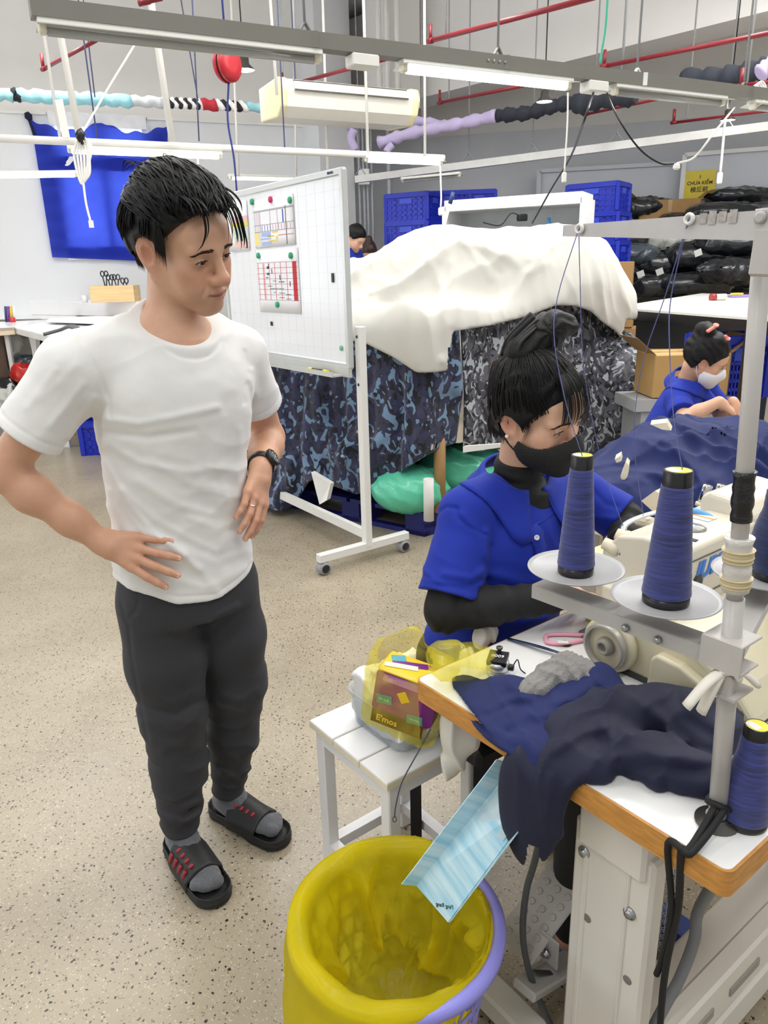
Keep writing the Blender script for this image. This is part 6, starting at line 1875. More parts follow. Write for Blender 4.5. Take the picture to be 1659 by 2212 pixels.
# perforated wall: vertical ribs with a lattice of rings
wall = MB(); NR = 44
zs = np.linspace(.01, ZR-.015, 9)
for k in range(NR):
    a = 2*pi*k/NR
    pts = [bk_c+Vector((cos(a+.05*sin(z*40+k*pi))*brad(z), sin(a+.05*sin(z*40+k*pi))*brad(z), z)) for z in np.linspace(.008, ZR-.012, 22)]
    wall.tube(pts, .0042, 5, caps=False, flat=.6)
for z in zs:
    wall.tube([bk_c+Vector((cos(a)*brad(z), sin(a)*brad(z), z)) for a in np.linspace(0, 2*pi, 45)], .0038, 5, caps=False)
wall.build('lattice_wall', LAV, bk)
m = MB()
for a0 in (-.62,):
    pts = [bk_c+Vector((cos(a)*brad(.345)*1.02, sin(a)*brad(.345)*1.02, .345+.006*cos((a-a0)*4))) for a in np.linspace(a0-.32, a0+.32, 12)]
    m.tube(pts, .016, 8, flat=.4)
m.build('hand_grip', M('lavender_shade_plastic', (118, 114, 206), .4), bk)
# liner: folded over the rim on the left, gathered inside
YL = bpy.data.materials.new('yellow_bin_film'); YL.use_nodes = True
nt = YL.node_tree; b = nt.nodes['Principled BSDF']; b.inputs['Base Color'].default_value = s(250, 236, 48); b.inputs['Roughness'].default_value = .32
tr = nt.nodes.new('ShaderNodeBsdfTranslucent'); tr.inputs['Color'].default_value = s(250, 236, 60); mx = nt.nodes.new('ShaderNodeMixShader'); mx.inputs['Fac'].default_value = .72
nt.links.new(b.outputs[0], mx.inputs[1]); nt.links.new(tr.outputs[0], mx.inputs[2]); nt.links.new(mx.outputs[0], nt.nodes['Material Output'].inputs['Surface'])
nz_ = nt.nodes.new('ShaderNodeTexNoise'); nz_.inputs['Scale'].default_value = 30; tcx = nt.nodes.new('ShaderNodeTexCoord'); nt.links.new(tcx.outputs['Object'], nz_.inputs['Vector'])
bp = nt.nodes.new('ShaderNodeBump'); bp.inputs['Strength'].default_value = .3; bp.inputs['Distance'].default_value = .01; nt.links.new(nz_.outputs['Fac'], bp.inputs['Height']); nt.links.new(bp.outputs['Normal'], b.inputs['Normal'])
NA, NV = 220, 64
Pl = np.zeros((NA, NV, 3))
ang = np.linspace(0, 2*pi, NA, endpoint=False)
for i, a in enumerate(ang):
    # how far the film hangs outside: big on the camera-left side, little on the right/front
    c_ = cos(a-radians(200))
    hang = .05+.11*np.clip(c_+.25, 0, 1.25)+.02*sin(a*7.3)+.012*sin(a*17.1+1)
    inn = np.clip(cos(a-radians(-12))*1.25, 0, 1)**1.5
    rim_in = inn*.016
    for j in range(NV):
        t = j/(NV-1)
        if t < .22:      # outer flap from bottom up to the rim
            q = t/.22; z = ZR+.016-hang*(1-q)*(1-.0)
            r = .203+.005*sin(a*9+2)*(1-q)+.006*(1-q)+.009*abs(sin(a*5.3+1))*(1-q)
            r = lerp(r, .174, inn) ; z = lerp(z, ZR-.03+.035*q, inn)
        elif t < .30:
            q = (t-.22)/.08; r = lerp(.204, .170, q); z = ZR+.016+.006*sin(pi*q)+.006*sin(a*7)*sin(pi*q)
            r = lerp(r, lerp(.174, .166, q), inn); z = lerp(z, ZR+.006, inn)
        else:
            q = (t-.30)/.70
            zz_ = ZR+.012-q**.9*.33; r = lerp(.170, .118, q**.8)*(1-.97*np.clip((q-.80)/.2, 0, 1))
            w = sin(pi*min(1, q*1.1))
            r -= (.020*max(0, sin(a*6+1.7*sin(q*4)+.8))**3+.012*max(0, sin(a*13+3*q))**2)*w*(1 if q < .85 else .3)
            zz_ += .010*sin(a*8+q*9)*w+.02*np.clip((q-.8)/.2, 0, 1)*sin(a*3)
            z = zz_
        Pl[i, j] = (bk_c.x+cos(a)*r, bk_c.y+sin(a)*r, z)
fl = Pl.reshape(-1, 3); nrm = fl-np.array([bk_c.x, bk_c.y, .2]); nrm[:, 2] = 0; nrm /= np.linalg.norm(nrm, axis=1)[:, None]+1e-6
tt_ = np.tile(np.linspace(0, 1, NV), NA)
fl = fl-nrm*((drape(fl, (.5, .4, .75), 26, .030, 5, 2.6, 6)+drape(fl, (-.6, .5, .6), 34, .022, 9, 2.6, 7)+ridged(fl, 30, 9, .005))*np.clip((tt_-.27)/.08, 0.0, 1))[:, None]+nrm*((np.abs(drape(fl, (.6, .5, .5), 30, .010, 15, 2.6, 6))+np.abs(ridged(fl, 20, 25, .006)))*np.clip((.22-tt_)/.08, 0, 1))[:, None]
cx_ = fl[:, :2]-np.array([bk_c.x, bk_c.y]); rad_ = np.linalg.norm(cx_, axis=1)
cap_ = np.where(tt_ > .31, np.interp(fl[:, 2], [0, ZR], [.125, .176])-.012, 9.0)
kk_ = np.minimum(1, cap_/np.maximum(rad_, 1e-6)); fl[:, :2] = np.array([bk_c.x, bk_c.y])+cx_*kk_[:, None]
m = MB(); m.grid(fl.reshape(NA, NV, 3), closed_u=True); m.build('bin_liner', YL, bk)
# light-blue chute under the table
ch = thing('cloth_chute', gz(960, 1940, .46), 'pale blue folded card chute leading from under the table into the basket', 'chute')
lL, lR, uL, uR = gz(900, 1912, .455), gz(969, 1992, .44), gz(1112, 1652, .70), gz(1176, 1712, .70)
axc = ((uL+uR)/2-(lL+lR)/2).normalized(); wdt = (lR-lL); nrm_ = wdt.cross(axc).normalized()
if nrm_.z < 0: nrm_ = -nrm_
def chute_mat():
    m = bpy.data.materials.new('pale_blue_card'); m.use_nodes = True
    nt = m.node_tree; b = nt.nodes['Principled BSDF']; N, L = nt.nodes.new, nt.links.new
    tc = N('ShaderNodeTexCoord'); mp = N('ShaderNodeMapping'); wd_ = wdt.normalized()
    # streaks run across the chute
    no = N('ShaderNodeTexNoise'); no.inputs['Scale'].default_value = 1.0; no.inputs['Detail'].default_value = 3
    dt = N('ShaderNodeVectorMath'); dt.operation = 'DOT_PRODUCT'; dt.inputs[1].default_value = axc*60; L(tc.outputs['Object'], dt.inputs[0])
    d2 = N('ShaderNodeVectorMath'); d2.operation = 'DOT_PRODUCT'; d2.inputs[1].default_value = wd_*6; L(tc.outputs['Object'], d2.inputs[0])
    cb = N('ShaderNodeCombineXYZ'); L(dt.outputs['Value'], cb.inputs[0]); L(d2.outputs['Value'], cb.inputs[1]); L(cb.outputs[0], no.inputs['Vector'])
    cr = N('ShaderNodeValToRGB'); cr.color_ramp.elements[0].position = .35; cr.color_ramp.elements[0].color = s(146, 200, 222); cr.color_ramp.elements[1].position = .6; cr.color_ramp.elements[1].color = s(198, 226, 235)
    L(no.outputs['Fac'], cr.inputs['Fac']); L(cr.outputs['Color'], b.inputs['Base Color']); b.inputs['Roughness'].default_value = .3
    return m
CM = chute_mat()
def pnl(a, b, c, d, name, mat, th=.002):
    mm = MB(); n = (b-a).cross(d-a).normalized()*th; mm.prism([a, b, c, d], n); return mm.build(name, mat, ch)
pnl(lL, lR, uR, uL, 'floor_panel', CM)
wn = wdt.normalized()
tL = nrm_*.038-wn*.016; tR = nrm_*.038+wn*.018
pnl(lL, uL, uL+tL, lL+tL*.75-axc*.004, 'side_panel', CM); pnl(lR, uR, uR+tR, lR+tR*.12+axc*.01, 'side_panel', CM)
g0, g1 = lL.lerp(uL, .60)+wn*.006+nrm_*.003, lR.lerp(uR, .62)-wn*.006+nrm_*.003
CLR = frosted('clear_sheet', (226, 236, 238), .45, .1)
pnl(g0, g1, uR-wn*.004+nrm_*.003, uL+wn*.004+nrm_*.003, 'clear_insert', CLR)
text_mesh('Pang Rang', .0095, lR-wn*.022+axc*.018+nrm_*.003, -axc*.6+wn*-.8, wn*-.6+axc*.8, BLK, 'handwriting', ch, .0003, shear=.2)

# ================================================================== WHITEBOARD ON WHEELS
ALU = M('board_aluminium', (206, 208, 206), .3, .04, 10, metal=.35); WBM = M('board_white_enamel', (238, 240, 244), .16, .01, 3)
wt, wb_ = None, None
pR = gz(795, 1205, 0.0)
pR = Vector((gz(706, 1240, 0).x*.5+gz(862, 1185, 0).x*.5, gz(706, 1240, 0).y*.5+gz(862, 1185, 0).y*.5, 0))
# board plane: right end at post pR, left end further away; direction found from the top edge
RTop, RBot = gy(742, 368, pR.y-.03), gy(762, 792, pR.y-.03)
LTop = gy(488, 412, pR.y+1.05)
bdir = Vector((LTop.x-RTop.x, LTop.y-RTop.y, 0)); BL = bdir.length; bdir.normalize()
bn = Vector((bdir.y, -bdir.x, 0));  bn = bn if bn.y < 0 else -bn
BL = 1.42
zt_, zb_ = RTop.z, RBot.z
wbd = thing('whiteboard', (pR.x+bdir.x*.7, pR.y+bdir.y*.7, 0), 'wheeled whiteboard in aluminium frame standing between the man and the sheeted pile', 'whiteboard')
O_ = Vector((pR.x, pR.y, 0))+bn*.035
def B_(u, z, off=0.0): return O_+bdir*u+bn*off+Vector((0, 0, z))
AXB = (bdir, bn, UP)
m = MB(); m.box(B_(BL/2, (zt_+zb_)/2), (BL, .018, zt_-zb_), ax=AXB); m.build('writing_surface', WBM, wbd)
for u in (.012, BL-.012):
    m = MB(); m.box(B_(u, (zt_+zb_)/2, .002), (.034, .032, zt_-zb_+.02), ax=AXB, bev=.005); m.build('frame_side', ALU, wbd)
for z in (zt_, zb_):
    m = MB(); m.box(B_(BL/2, z, .002), (BL, .030, .034), ax=AXB, bev=.005); m.build('frame_rail', ALU, wbd)
m = MB(); m.box(B_(BL/2, zb_-.05, .045), (BL*.92, .075, .008), ax=AXB); m.box(B_(BL/2, zb_-.04, .08), (BL*.92, .004, .022), ax=AXB); m.box(B_(BL/2, zb_-.03, .01), (BL, .02, .05), ax=AXB); tray = m.build('pen_tray', ALU, wbd)
GL = M('grid_faint', (228, 231, 236), .2, .01)
for k in range(1, 12):
    m = MB(); m.box(B_(BL/2, zb_+(zt_-zb_)*k/12, .0093), (BL-.06, .0004, .0014), ax=AXB); m.build('grid_line', GL, wbd)
for k in range(1, 16):
    m = MB(); m.box(B_(BL*k/16, (zt_+zb_)/2, .0093), (.0014, .0004, zt_-zb_-.05), ax=AXB); m.build('grid_line', GL, wbd)
PWH = M('stand_white_steel', (228, 228, 224), .35, .02)
def wpost(u):
    m = MB(); m.box(B_(u, .10+1.20/2-.02, -.045), (.05, .04, 1.18), ax=AXB, bev=.004); m.build('post', PWH, wbd)
    m = MB(); m.bar(B_(u, .095, -.32), B_(u, .095, .27), .045, .045, bev=.003); m.build('foot', PWH, wbd)
    for off in (-.29, .24):
        c = B_(u, .036, off)
        m = MB(); m.lathe([(.02, -.026), (.034, -.024), (.036, -.012), (.036, .012), (.034, .024), (.02, .026)], c, bdir, 22); w = m.build('caster_wheel', M('caster_grey', (150, 152, 154), .4), wbd)
        m = MB(); m.lathe([(.024, .0262), (.022, .029), (0, .029)], c, bdir*-1, 18, caps=False); m.build('hub_cap', CAPB, w)
        m = MB(); m.box(c+UP*.034, (.03, .05, .012), ax=AXB, bev=.004); m.build('caster_fork', M('caster_grey'), w)
wpost(-.02); wpost(BL+.02)
m = MB(); m.bar(B_(-.02, .16, -.045), B_(BL+.02, .16, -.045), .03, .05); m.build('cross_bar', PWH, wbd)
for z in (1.22, .98):
    m = MB(); m.lathe([(.008, 0), (.007, .003), (.003, .004)], B_(-.02, z, -.024), bn, 12); m.build('screw', DGREY, wbd)
text_mesh('BISANG', .016, B_(.10, zt_, .018), -bdir, UP, M('navy_print', (30, 40, 90), .4), 'maker_name', wbd, .0004, bold=.0006)
m = MB(); m.box(B_(.012, zt_-.05, .0185), (.018, .001, .05), ax=AXB); m.build('side_sticker', M('label_white'), wbd)
def bpx(x, y, off=0.012):
    q = Vector(ray(x, y)); o = Vector(CC); t = (O_+bn*off-o).dot(bn)/q.dot(bn); P = o+q*t
    return (P-O_).dot(bdir), P.z
PAPER = M('paper_white', (244, 244, 248), .7, .01)
def sheet(corners, label, curl=.0):
    uz_ = [bpx(*c) for c in corners]
    us = [a for a, b in uz_]; zs_ = [b for a, b in uz_]
    u0_, u1_, z0_, z1_ = (us[0]+us[3])/2, (us[1]+us[2])/2, (zs_[2]+zs_[3])/2, (zs_[0]+zs_[1])/2
    t = thing('paper_sheet', B_((u0_+u1_)/2, z0_, .012), label, 'paper', 'charts pinned to the whiteboard')
    n = 9; P = np.zeros((n, 6, 3))
    for i in range(n):
        for j in range(6):
            u, z = lerp(u0_, u1_, i/(n-1)), lerp(z0_, z1_, j/5)
            P[i, j] = B_(u, z, .0125+curl*(1-i/(n-1))**9*(1-j/5)) 
    m = MB(); m.grid(P); o = m.build('sheet', PAPER, t); md = o.modifiers.new('s', 'SOLIDIFY'); md.thickness = .0008
    return t, (u0_, u1_, z0_, z1_)
def ink(t, box, fx0, fx1, fy0, fy1, col, off=.0135):
    u0_, u1_, z0_, z1_ = box
    a, b = lerp(u0_, u1_, fx0), lerp(u0_, u1_, fx1); c, d = lerp(z1_, z0_, fy0), lerp(z1_, z0_, fy1)
    m = MB(); m.box(B_((a+b)/2, (c+d)/2, off), (abs(b-a), .0006, abs(d-c)), ax=AXB); return m.build('print_mark', M('ink_%d_%d_%d' % col, col, .7, .01), t)
t1, b1 = sheet([(546, 428), (632, 425), (640, 532), (552, 534)], 'upper chart with yellow and blue bars on the whiteboard', .0)
for k in range(7): ink(t1, b1, .0, 1, .24+.001*k+.03*k*0, .25, (120, 120, 130)) if k == 0 else None
for fx in (.02, .16, .42, .60, .98): ink(t1, b1, fx, fx+.012, .24, .66, (170, 170, 185))
for fy in (.22, .52, .66): ink(t1, b1, 0, 1, fy, fy+.012, (150, 150, 165))
for k in range(11): ink(t1, b1, .2+.07*k, .205+.07*k+.008, .54, .66, (206, 150, 170) if k > 3 else (90, 110, 180))
ink(t1, b1, .73, .755, .26, .52, (44, 74, 180)); ink(t1, b1, .80, .815, .2, .97, (40, 40, 50)); ink(t1, b1, .05, .17, .24, .98, (226, 216, 222), .0132)
for a in ((.18, .42, .68, .78, (170, 190, 232)), (.15, .42, .80, .84, (170, 190, 232)), (.18, .44, .88, .95, (170, 190, 232)), (.33, .50, .76, .79, (232, 208, 70)), (.46, .60, .68, .71, (232, 208, 70)), (.36, .52, .86, .89, (232, 208, 70)), (.0, .1, .66, .95, (240, 228, 140)), (.55, .59, .78, .9, (232, 216, 90)), (.6, .98, .76, .78, (226, 150, 150))): ink(t1, b1, *a)
t2, b2 = sheet([(553, 540), (642, 536), (652, 680), (563, 672)], 'lower chart with red grid and teal bars on the whiteboard', .0)
for k in range(7): ink(t2, b2, .02+.14*k, .027+.14*k+.006, .20, .80, (222, 120, 130))
for k in range(8): ink(t2, b2, .0, .98, .20+.085*k, .205+.085*k, (120, 90, 100))
ink(t2, b2, .87, .955, .20, .80, (196, 44, 50)); ink(t2, b2, .14, .2, .22, .79, (246, 200, 204), .0132)
for a in ((.24, .31, .36, .40, (44, 120, 128)), (.22, .27, .43, .445, (30, 50, 70)), (.25, .30, .26, .30, (30, 50, 70)), (.29, .31, .22, .30, (70, 30, 50)), (.36, .38, .30, .38, (150, 40, 60)), (.38, .46, .49, .50, (44, 120, 128)), (.55, .57, .40, .48, (70, 30, 60)), (.52, .66, .50, .515, (44, 120, 128)), (.24, .36, .57, .58, (44, 120, 128)),
          (.30, .50, .61, .62, (44, 120, 128)), (.52, .64, .61, .62, (44, 120, 128)), (.38, .44, .67, .68, (44, 120, 128)), (.52, .66, .68, .69, (44, 120, 128)), (.68, .80, .70, .71, (44, 120, 128)), (.52, .64, .75, .76, (44, 120, 128)), (.68, .8, .77, .78, (44, 120, 128)), (.78, .8, .50, .58, (120, 30, 60))): ink(t2, b2, *a)
t3, b3 = sheet([(495, 437), (533, 434), (540, 540), (500, 546)], 'chart with yellow and pink bands half hidden by the man', .03)
for a in ((0, 1, .30, .42, (236, 190, 190)), (0, 1, .42, .5, (226, 216, 70)), (0, 1, .52, .78, (200, 216, 200)), (0, 1, .80, .92, (236, 196, 190)), (.6, .9, .55, .75, (240, 240, 240))): ink(t3, b3, *a, off=.016)
for (x, y, col) in ((544, 436, 'green'), (584, 431, 'pink'), (626, 432, 'green'), (558, 552, 'green'), (628, 552, 'green'), (599, 658, 'green')):
    u, z = bpx(x, y, .018)
    where = {(544, 436): 'at the upper chart left corner', (584, 431): 'at the middle of the upper chart top', (626, 432): 'at the upper chart right corner', (558, 552): 'at the lower chart left corner', (628, 552): 'at the lower chart right corner', (599, 658): 'at the lower chart bottom'}[(x, y)]
    m = MB(); m.lathe([(.016, 0), (.018, .004), (.016, .012), (.010, .015), (0, .016)], B_(u, z, .013), bn, 20)
    tag(m.build('magnet', M('magnet_'+col, (40, 168, 118) if col == 'green' else (206, 52, 104), .3)), 'round %s magnet %s' % (col, where), 'magnet', 'magnets on the whiteboard')
for (x, y, h_, lb) in ((719, 600, .045, 'small tall black magnet at the right side of the board'), (587, 699, .024, 'small black magnet low on the board')):
    u, z = bpx(x, y); m = MB(); m.box(B_(u, z, .014), (.018, .008, h_), ax=AXB, bev=.002); tag(m.build('bar_magnet', CAPB), lb, 'magnet')
u, z = bpx(740, 752); m = MB(); m.lathe([(.010, 0), (.013, .003), (.012, .006), (0, .007)], B_(u+.01, z, .012), bn, 16); g_ = tag(m.build('magnet', M('magnet_pale_green', (110, 190, 140), .3)), 'pale green magnet holding a clear tag low on the board', 'magnet')
u, z = bpx(514, 712); m = MB(); m.lathe([(.02, 0), (.034, .01), (.036, .03), (.02, .05), (0, .052)], B_(u, z, .012), bn, 20); tag(m.build('clear_dome_magnet', M('clear_dome', (222, 226, 230), .1)), 'clear domed magnet at the lower left of the whiteboard', 'magnet')
mk = thing('marker_pen', B_(.35, zb_-.044, .05), 'marker pen with yellow cap on the whiteboard tray', 'pen')
u0m = bpx(670, 775, .05)[0]; u1m = bpx(703, 787, .05)[0]
m = MB(); m.tube([B_(u0m, zb_-.036, .05), B_(u1m, zb_-.036, .05)], .007, 10); m.build('barrel', CAPB, mk)
for uu in (u0m, u1m):
    m = MB(); m.tube([B_(uu-.022, zb_-.036, .05), B_(uu+.022, zb_-.036, .05)], .009, 10); m.build('cap', M('yellow_plastic', (236, 220, 50), .4), mk)
# ================================================================== SHEETED FABRIC PILE
def camo(name, cols, scale, th=(.42, .56, .60)):
    m = bpy.data.materials.new(name); m.use_nodes = True
    nt = m.node_tree; b = nt.nodes['Principled BSDF']; N, L = nt.nodes.new, nt.links.new
    tc = N('ShaderNodeTexCoord')
    cur = None
    b.inputs['Roughness'].default_value = .75
    base = N('ShaderNodeRGB'); base.outputs[0].default_value = s(*cols[0]); cur = base.outputs[0]
    for k, (c, t) in enumerate(zip(cols[1:], th)):
        mp = N('ShaderNodeMapping'); mp.inputs['Location'].default_value = (k*7.3, k*3.1, k*5.7); mp.inputs['Scale'].default_value = (1, 1, .75); L(tc.outputs['Object'], mp.inputs['Vector'])
        no = N('ShaderNodeTexNoise'); no.inputs['Scale'].default_value = scale*(1+.15*k); no.inputs['Detail'].default_value = 1.2; no.inputs['Distortion'].default_value = 1.6; L(mp.outputs['Vector'], no.inputs['Vector'])
        lt = N('ShaderNodeMath'); lt.operation = 'GREATER_THAN'; lt.inputs[1].default_value = t; L(no.outputs['Fac'], lt.inputs[0])
        mx = N('ShaderNodeMixRGB'); L(lt.outputs[0], mx.inputs['Fac']); L(cur, mx.inputs['Color1']); mx.inputs['Color2'].default_value = s(*c); cur = mx.outputs['Color']
    L(cur, b.inputs['Base Color']); b.inputs['Sheen Weight'].default_value = .2
    return m
KC = np.array([.24, 4.14, 0]); lv = np.array([-.80, .60, 0]); rv = np.array([.80, .60, 0])
def poly_sd(p, grow_=0.0, k=.12):
    nl = np.array([-lv[1], lv[0], 0]); nl = nl if nl[1] < 0 else -nl
    nr = np.array([rv[1], -rv[0], 0]); nr = nr if nr[1] < 0 else -nr
    q = p-KC
    d = smax(q@nl-grow_, q@nr-grow_, k)
    d = smax(d, q@lv-1.28-grow_, k); d = smax(d, q@rv-1.62-grow_, k)
    return d
def px_cut(p, pts, sign=1):
    x = to_px(p); pts = np.array(pts, float)
    return sign*(x[:, 1]-np.interp(x[:, 0], pts[:, 0], pts[:, 1]))*((p-CC)@_fw)/FPX
def pile_top(p):
    d = smax(poly_sd(p, .03), p[:, 2]-1.28, .16)
    for (x, y, Y, r) in ((830, 650, 5.0, (.40, .36, .20)), (960, 640, 5.0, (.45, .4, .34)), (1100, 640, 5.05, (.45, .4, .335)), (1205, 640, 5.2, (.34, .36, .37)), (1275, 690, 5.3, (.20, .26, .26))):
        d = smin(d, sd_ell(p, gy(x, y, Y), r), .15)
    return d
HEM = [(700, 735), (757, 735), (790, 742), (850, 772), (900, 805), (935, 832), (956, 850), (964, 820), (972, 765), (979, 716), (1060, 703), (1140, 683), (1200, 660), (1240, 660), (1275, 672), (1300, 695), (1330, 716), (1346, 738), (1352, 690), (1420, 690)]
HEMC = [(560, 700), (757, 715), (850, 745), (910, 760), (945, 700), (979, 680), (1060, 680), (1200, 640), (1275, 650), (1346, 715), (1420, 670)]
SHF = [([(930, 560), (955, 620), (962, 700), (960, 780)], 0.0150, 11.9), ([(975, 570), (985, 640), (980, 700)], 0.0100, 10.2), ([(945, 575), (940, 660), (955, 760)], -0.0100, 11.9), ([(800, 660), (860, 620), (920, 570)], 0.0090, 13.6), ([(770, 690), (840, 640), (900, 600)], -0.0070, 13.6),
       ([(1000, 520), (1080, 545), (1150, 560)], 0.0100, 13.6), ([(1050, 530), (1100, 560), (1140, 585), (1180, 565)], 0.0110, 11.9), ([(1010, 530), (1050, 580), (1060, 600)], 0.0070, 8.5), ([(1030, 540), (1080, 590)], -0.0070, 8.5), ([(1130, 580), (1180, 560), (1210, 530)], -0.0070, 10.2),
       ([(1240, 510), (1262, 600), (1270, 660)], 0.0090, 11.9), ([(1290, 560), (1310, 640), (1335, 720)], 0.0070, 11.9), ([(1265, 560), (1290, 650)], -0.0070, 10.2), ([(880, 620), (890, 700), (900, 780)], 0.0060, 13.6), ([(850, 640), (840, 700), (850, 760)], -0.0050, 13.6), ([(1100, 600), (1105, 680)], 0.0040, 11.9), ([(1150, 590), (1165, 660)], 0.0040, 11.9), ([(1200, 580), (1215, 650)], 0.0050, 10.2)]
def sheet_f(p):
    d = pile_top(p)-.075
    d = d-near_only(p, d, lambda x: fold_disp(x, SHF)+fbm(x*np.array([3, 3, 2.5]), 3, 2)*.018+drape(x, (.8, .6, .12), 15, .035, 8, 1.8, 1.6)*np.clip((1.62-x[:, 2])/.3, .25, 1)+drape(x, (-.6, .5, .65), 13, .030, 18, 1.8, 1.8)*np.clip((x[:, 2]-1.25)/.3, 0.1, 1)+drape(x, (.9, .1, .4), 26, .012, 28, 2, 2.5), .12)
    d = smax(d, px_cut(p, HEM), .004)
    return smax(d, 1.0-p[:, 2], .01)
sh_v, sh_f = sdf_mesh(sheet_f, (-1.1, 3.9, .8), (2.2, 6.0, 2.05), .0115, 2.4)
tag(np_mesh('white_sheet', sh_v, sh_f, M('white_sheet_cotton', (208, 206, 198), .9, .03, 3)), 'large white sheet draped over the pile of camouflage fabric', 'sheet')
CAMB = camo('blue_camouflage', ((50, 52, 84), (38, 40, 66), (18, 19, 28), (112, 142, 172)), 11.0, (.5, .575, .585))
CAMG = camo('grey_camouflage', ((98, 98, 106), (70, 70, 80), (26, 26, 32), (178, 184, 190)), 14.5, (.5, .555, .585))
BBOT = [(560, 1112), (600, 1114), (640, 1085), (668, 1040), (700, 1030), (720, 1050), (770, 1068), (830, 1050), (880, 1010), (920, 985), (960, 965), (990, 955), (1010, 955)]
def blue_f(p):
    q = p-KC
    flare = np.clip(1.2-p[:, 2], 0, 1)*.10*np.clip(q@lv/.9, 0, 1.3)
    d = smax(poly_sd(p, .03, .08)-flare, p[:, 2]-1.42, .05)
    al = q@lv
    d = d-near_only(p, d, lambda x: .028*np.sin(((x-KC)@lv)*26+fbm(x*3, 5, 2)*2.5)*np.clip((1.15-x[:, 2])/.5, .03, 1)+.010*np.sin(((x-KC)@lv)*61+x[:, 2]*3)*np.clip((1.2-x[:, 2])/.4, .1, 1)+fold_disp(x, [([(690, 850), (720, 960), (770, 960), (800, 850)], 0.0275, 13.5), ([(680, 850), (700, 960), (760, 1010), (830, 940)], 0.0275, 13.5), ([(668, 850), (660, 960), (665, 1040)], 0.0220, 12.0), ([(700, 880), (740, 940), (790, 880)], -0.0220, 13.5), ([(700, 980), (780, 1020), (860, 960)], 0.0165, 13.5), ([(860, 820), (850, 920), (830, 1000)], 0.0110, 12.0)])+fbm(x*7, 2, 2)*.008, .12)
    d = smax(d, px_cut(p, BBOT), .006)
    d = smax(d, -px_cut(p, HEMC), .01)
    x = to_px(p)
    return smax(d, (x[:, 0]-np.interp(x[:, 1], [600, 850, 960], [985, 1000, 985]))*((p-CC)@_fw)/FPX, .01)
v, fc = sdf_mesh(blue_f, (-1.25, 4.0, .05), (.6, 5.4, 1.55), .012, 3.2)
tag(np_mesh('camouflage_fabric', v, fc, CAMB), 'blue camouflage fabric hanging in folds behind the whiteboard legs', 'fabric')
GBOT = [(980, 972), (1040, 975), (1060, 970), (1150, 975), (1250, 1010), (1300, 1010), (1350, 960), (1395, 880), (1415, 830), (1440, 760)]
def grey_f(p):
    q = p-KC
    flare = np.clip(1.3-p[:, 2], 0, .5)*.25*np.clip(q@rv/1.4-.35, 0, 1)
    d = smax(poly_sd(p, .015, .08)-flare, p[:, 2]-1.40, .05)
    d = smin(d, sd_ell(p, gy(1330, 850, 5.1), (.22, .35, .40)), .12)
    d = d-near_only(p, d, lambda x: .012*np.sin(((x-KC)@rv)*24+fbm(x*3, 9, 2)*2.5)*np.clip((x-KC)@rv-.5, .2, 1)+.008*np.sin(((x-KC)@rv)*70)*np.clip((x-KC)@rv-.9, 0, 1)+fbm(x*6, 2, 2)*.008, .06)
    d = smax(d, px_cut(p, GBOT), .006)
    d = smax(d, -px_cut(p, HEMC), .01)
    x = to_px(p)
    return smax(d, -(x[:, 0]-np.interp(x[:, 1], [600, 850, 960], [988, 1002, 1000]))*((p-CC)@_fw)/FPX, .01)
v, fc = sdf_mesh(grey_f, (.0, 3.9, .3), (2.6, 6.0, 1.55), .013, 2.6)
tag(np_mesh('camouflage_fabric', v, fc, CAMG), 'grey camouflage fabric hanging beneath the white sheet behind the seated woman', 'fabric')
WH = M('selvedge_white', (236, 236, 232), .85)
ed = thing('white_backing_cloth', gy(1395, 880, 5.0), 'white cloth edge hanging down the right side of the grey camouflage', 'cloth')
m = MB(); pts = [gy(1340, 722, 4.95), gy(1390, 770, 4.95), gy(1408, 830, 4.95), gy(1398, 900, 4.92), gy(1375, 950, 4.9), gy(1355, 1010, 4.88)]
m.tube(smooth_path(pts, 5), .05, 8, flat=.35, rs=[.02+.035*sin(pi*i/25) for i in range(26)]); m.build('hem_fold', WH, ed)
m = MB(); m.prism([gy(1000, 964, 4.16), gy(1085, 958, 4.22), gy(1085, 966, 4.22), gy(1000, 978, 4.16)], (.02, .02, 0)); m.build('selvedge', WH, ed)
m = MB(); m.prism([gy(672, 1020, 4.32), gy(714, 1045, 4.25), gy(706, 1080, 4.25), gy(690, 1090, 4.30)], (.02, .03, 0)); tag(m.build('white_card', WH), 'white cloth corner showing under the blue camouflage', 'cloth')
# pallet
BLUEP = M('dark_blue_plastic', (22, 28, 110), .45, .08, 6); BLUEC = M('crate_blue_plastic', (26, 48, 190), .4, .06, 6)
pt = thing('plastic_pallet', (KC[0]+.2, KC[1]+.9, 0), 'dark blue plastic pallet under the camouflage fabric', 'pallet')
LV, RV = V3(lv), V3(rv); KV = V3(KC)+Vector((0, .06, 0))
def K_(a, b, z): return KV+LV*a+RV*b+Vector((0, 0, z))
for k in range(6):
    m = MB(); m.prism([K_(0+.2*k, 0, .125), K_(.17+.2*k, 0, .125), K_(.17+.2*k, 1.6, .125), K_(.2*k, 1.6, .125)], (0, 0, .025)); m.build('deck_board', BLUEP, pt)
for a in (0, .5, 1.03):
    for b in (0, .7, 1.42):
        m = MB(); m.prism([K_(a, b, 0), K_(a+.14, b, 0), K_(a+.14, b+.18, 0), K_(a, b+.18, 0)], (0, 0, .127)); m.build('block', BLUEP, pt)
m = MB(); m.prism([K_(0, -.006, .05), K_(0, 1.6, .05), K_(.02, 1.6, .05), K_(.02, -.006, .05)], (0, 0, .03)); m.build('side_rail', BLUEP, pt)
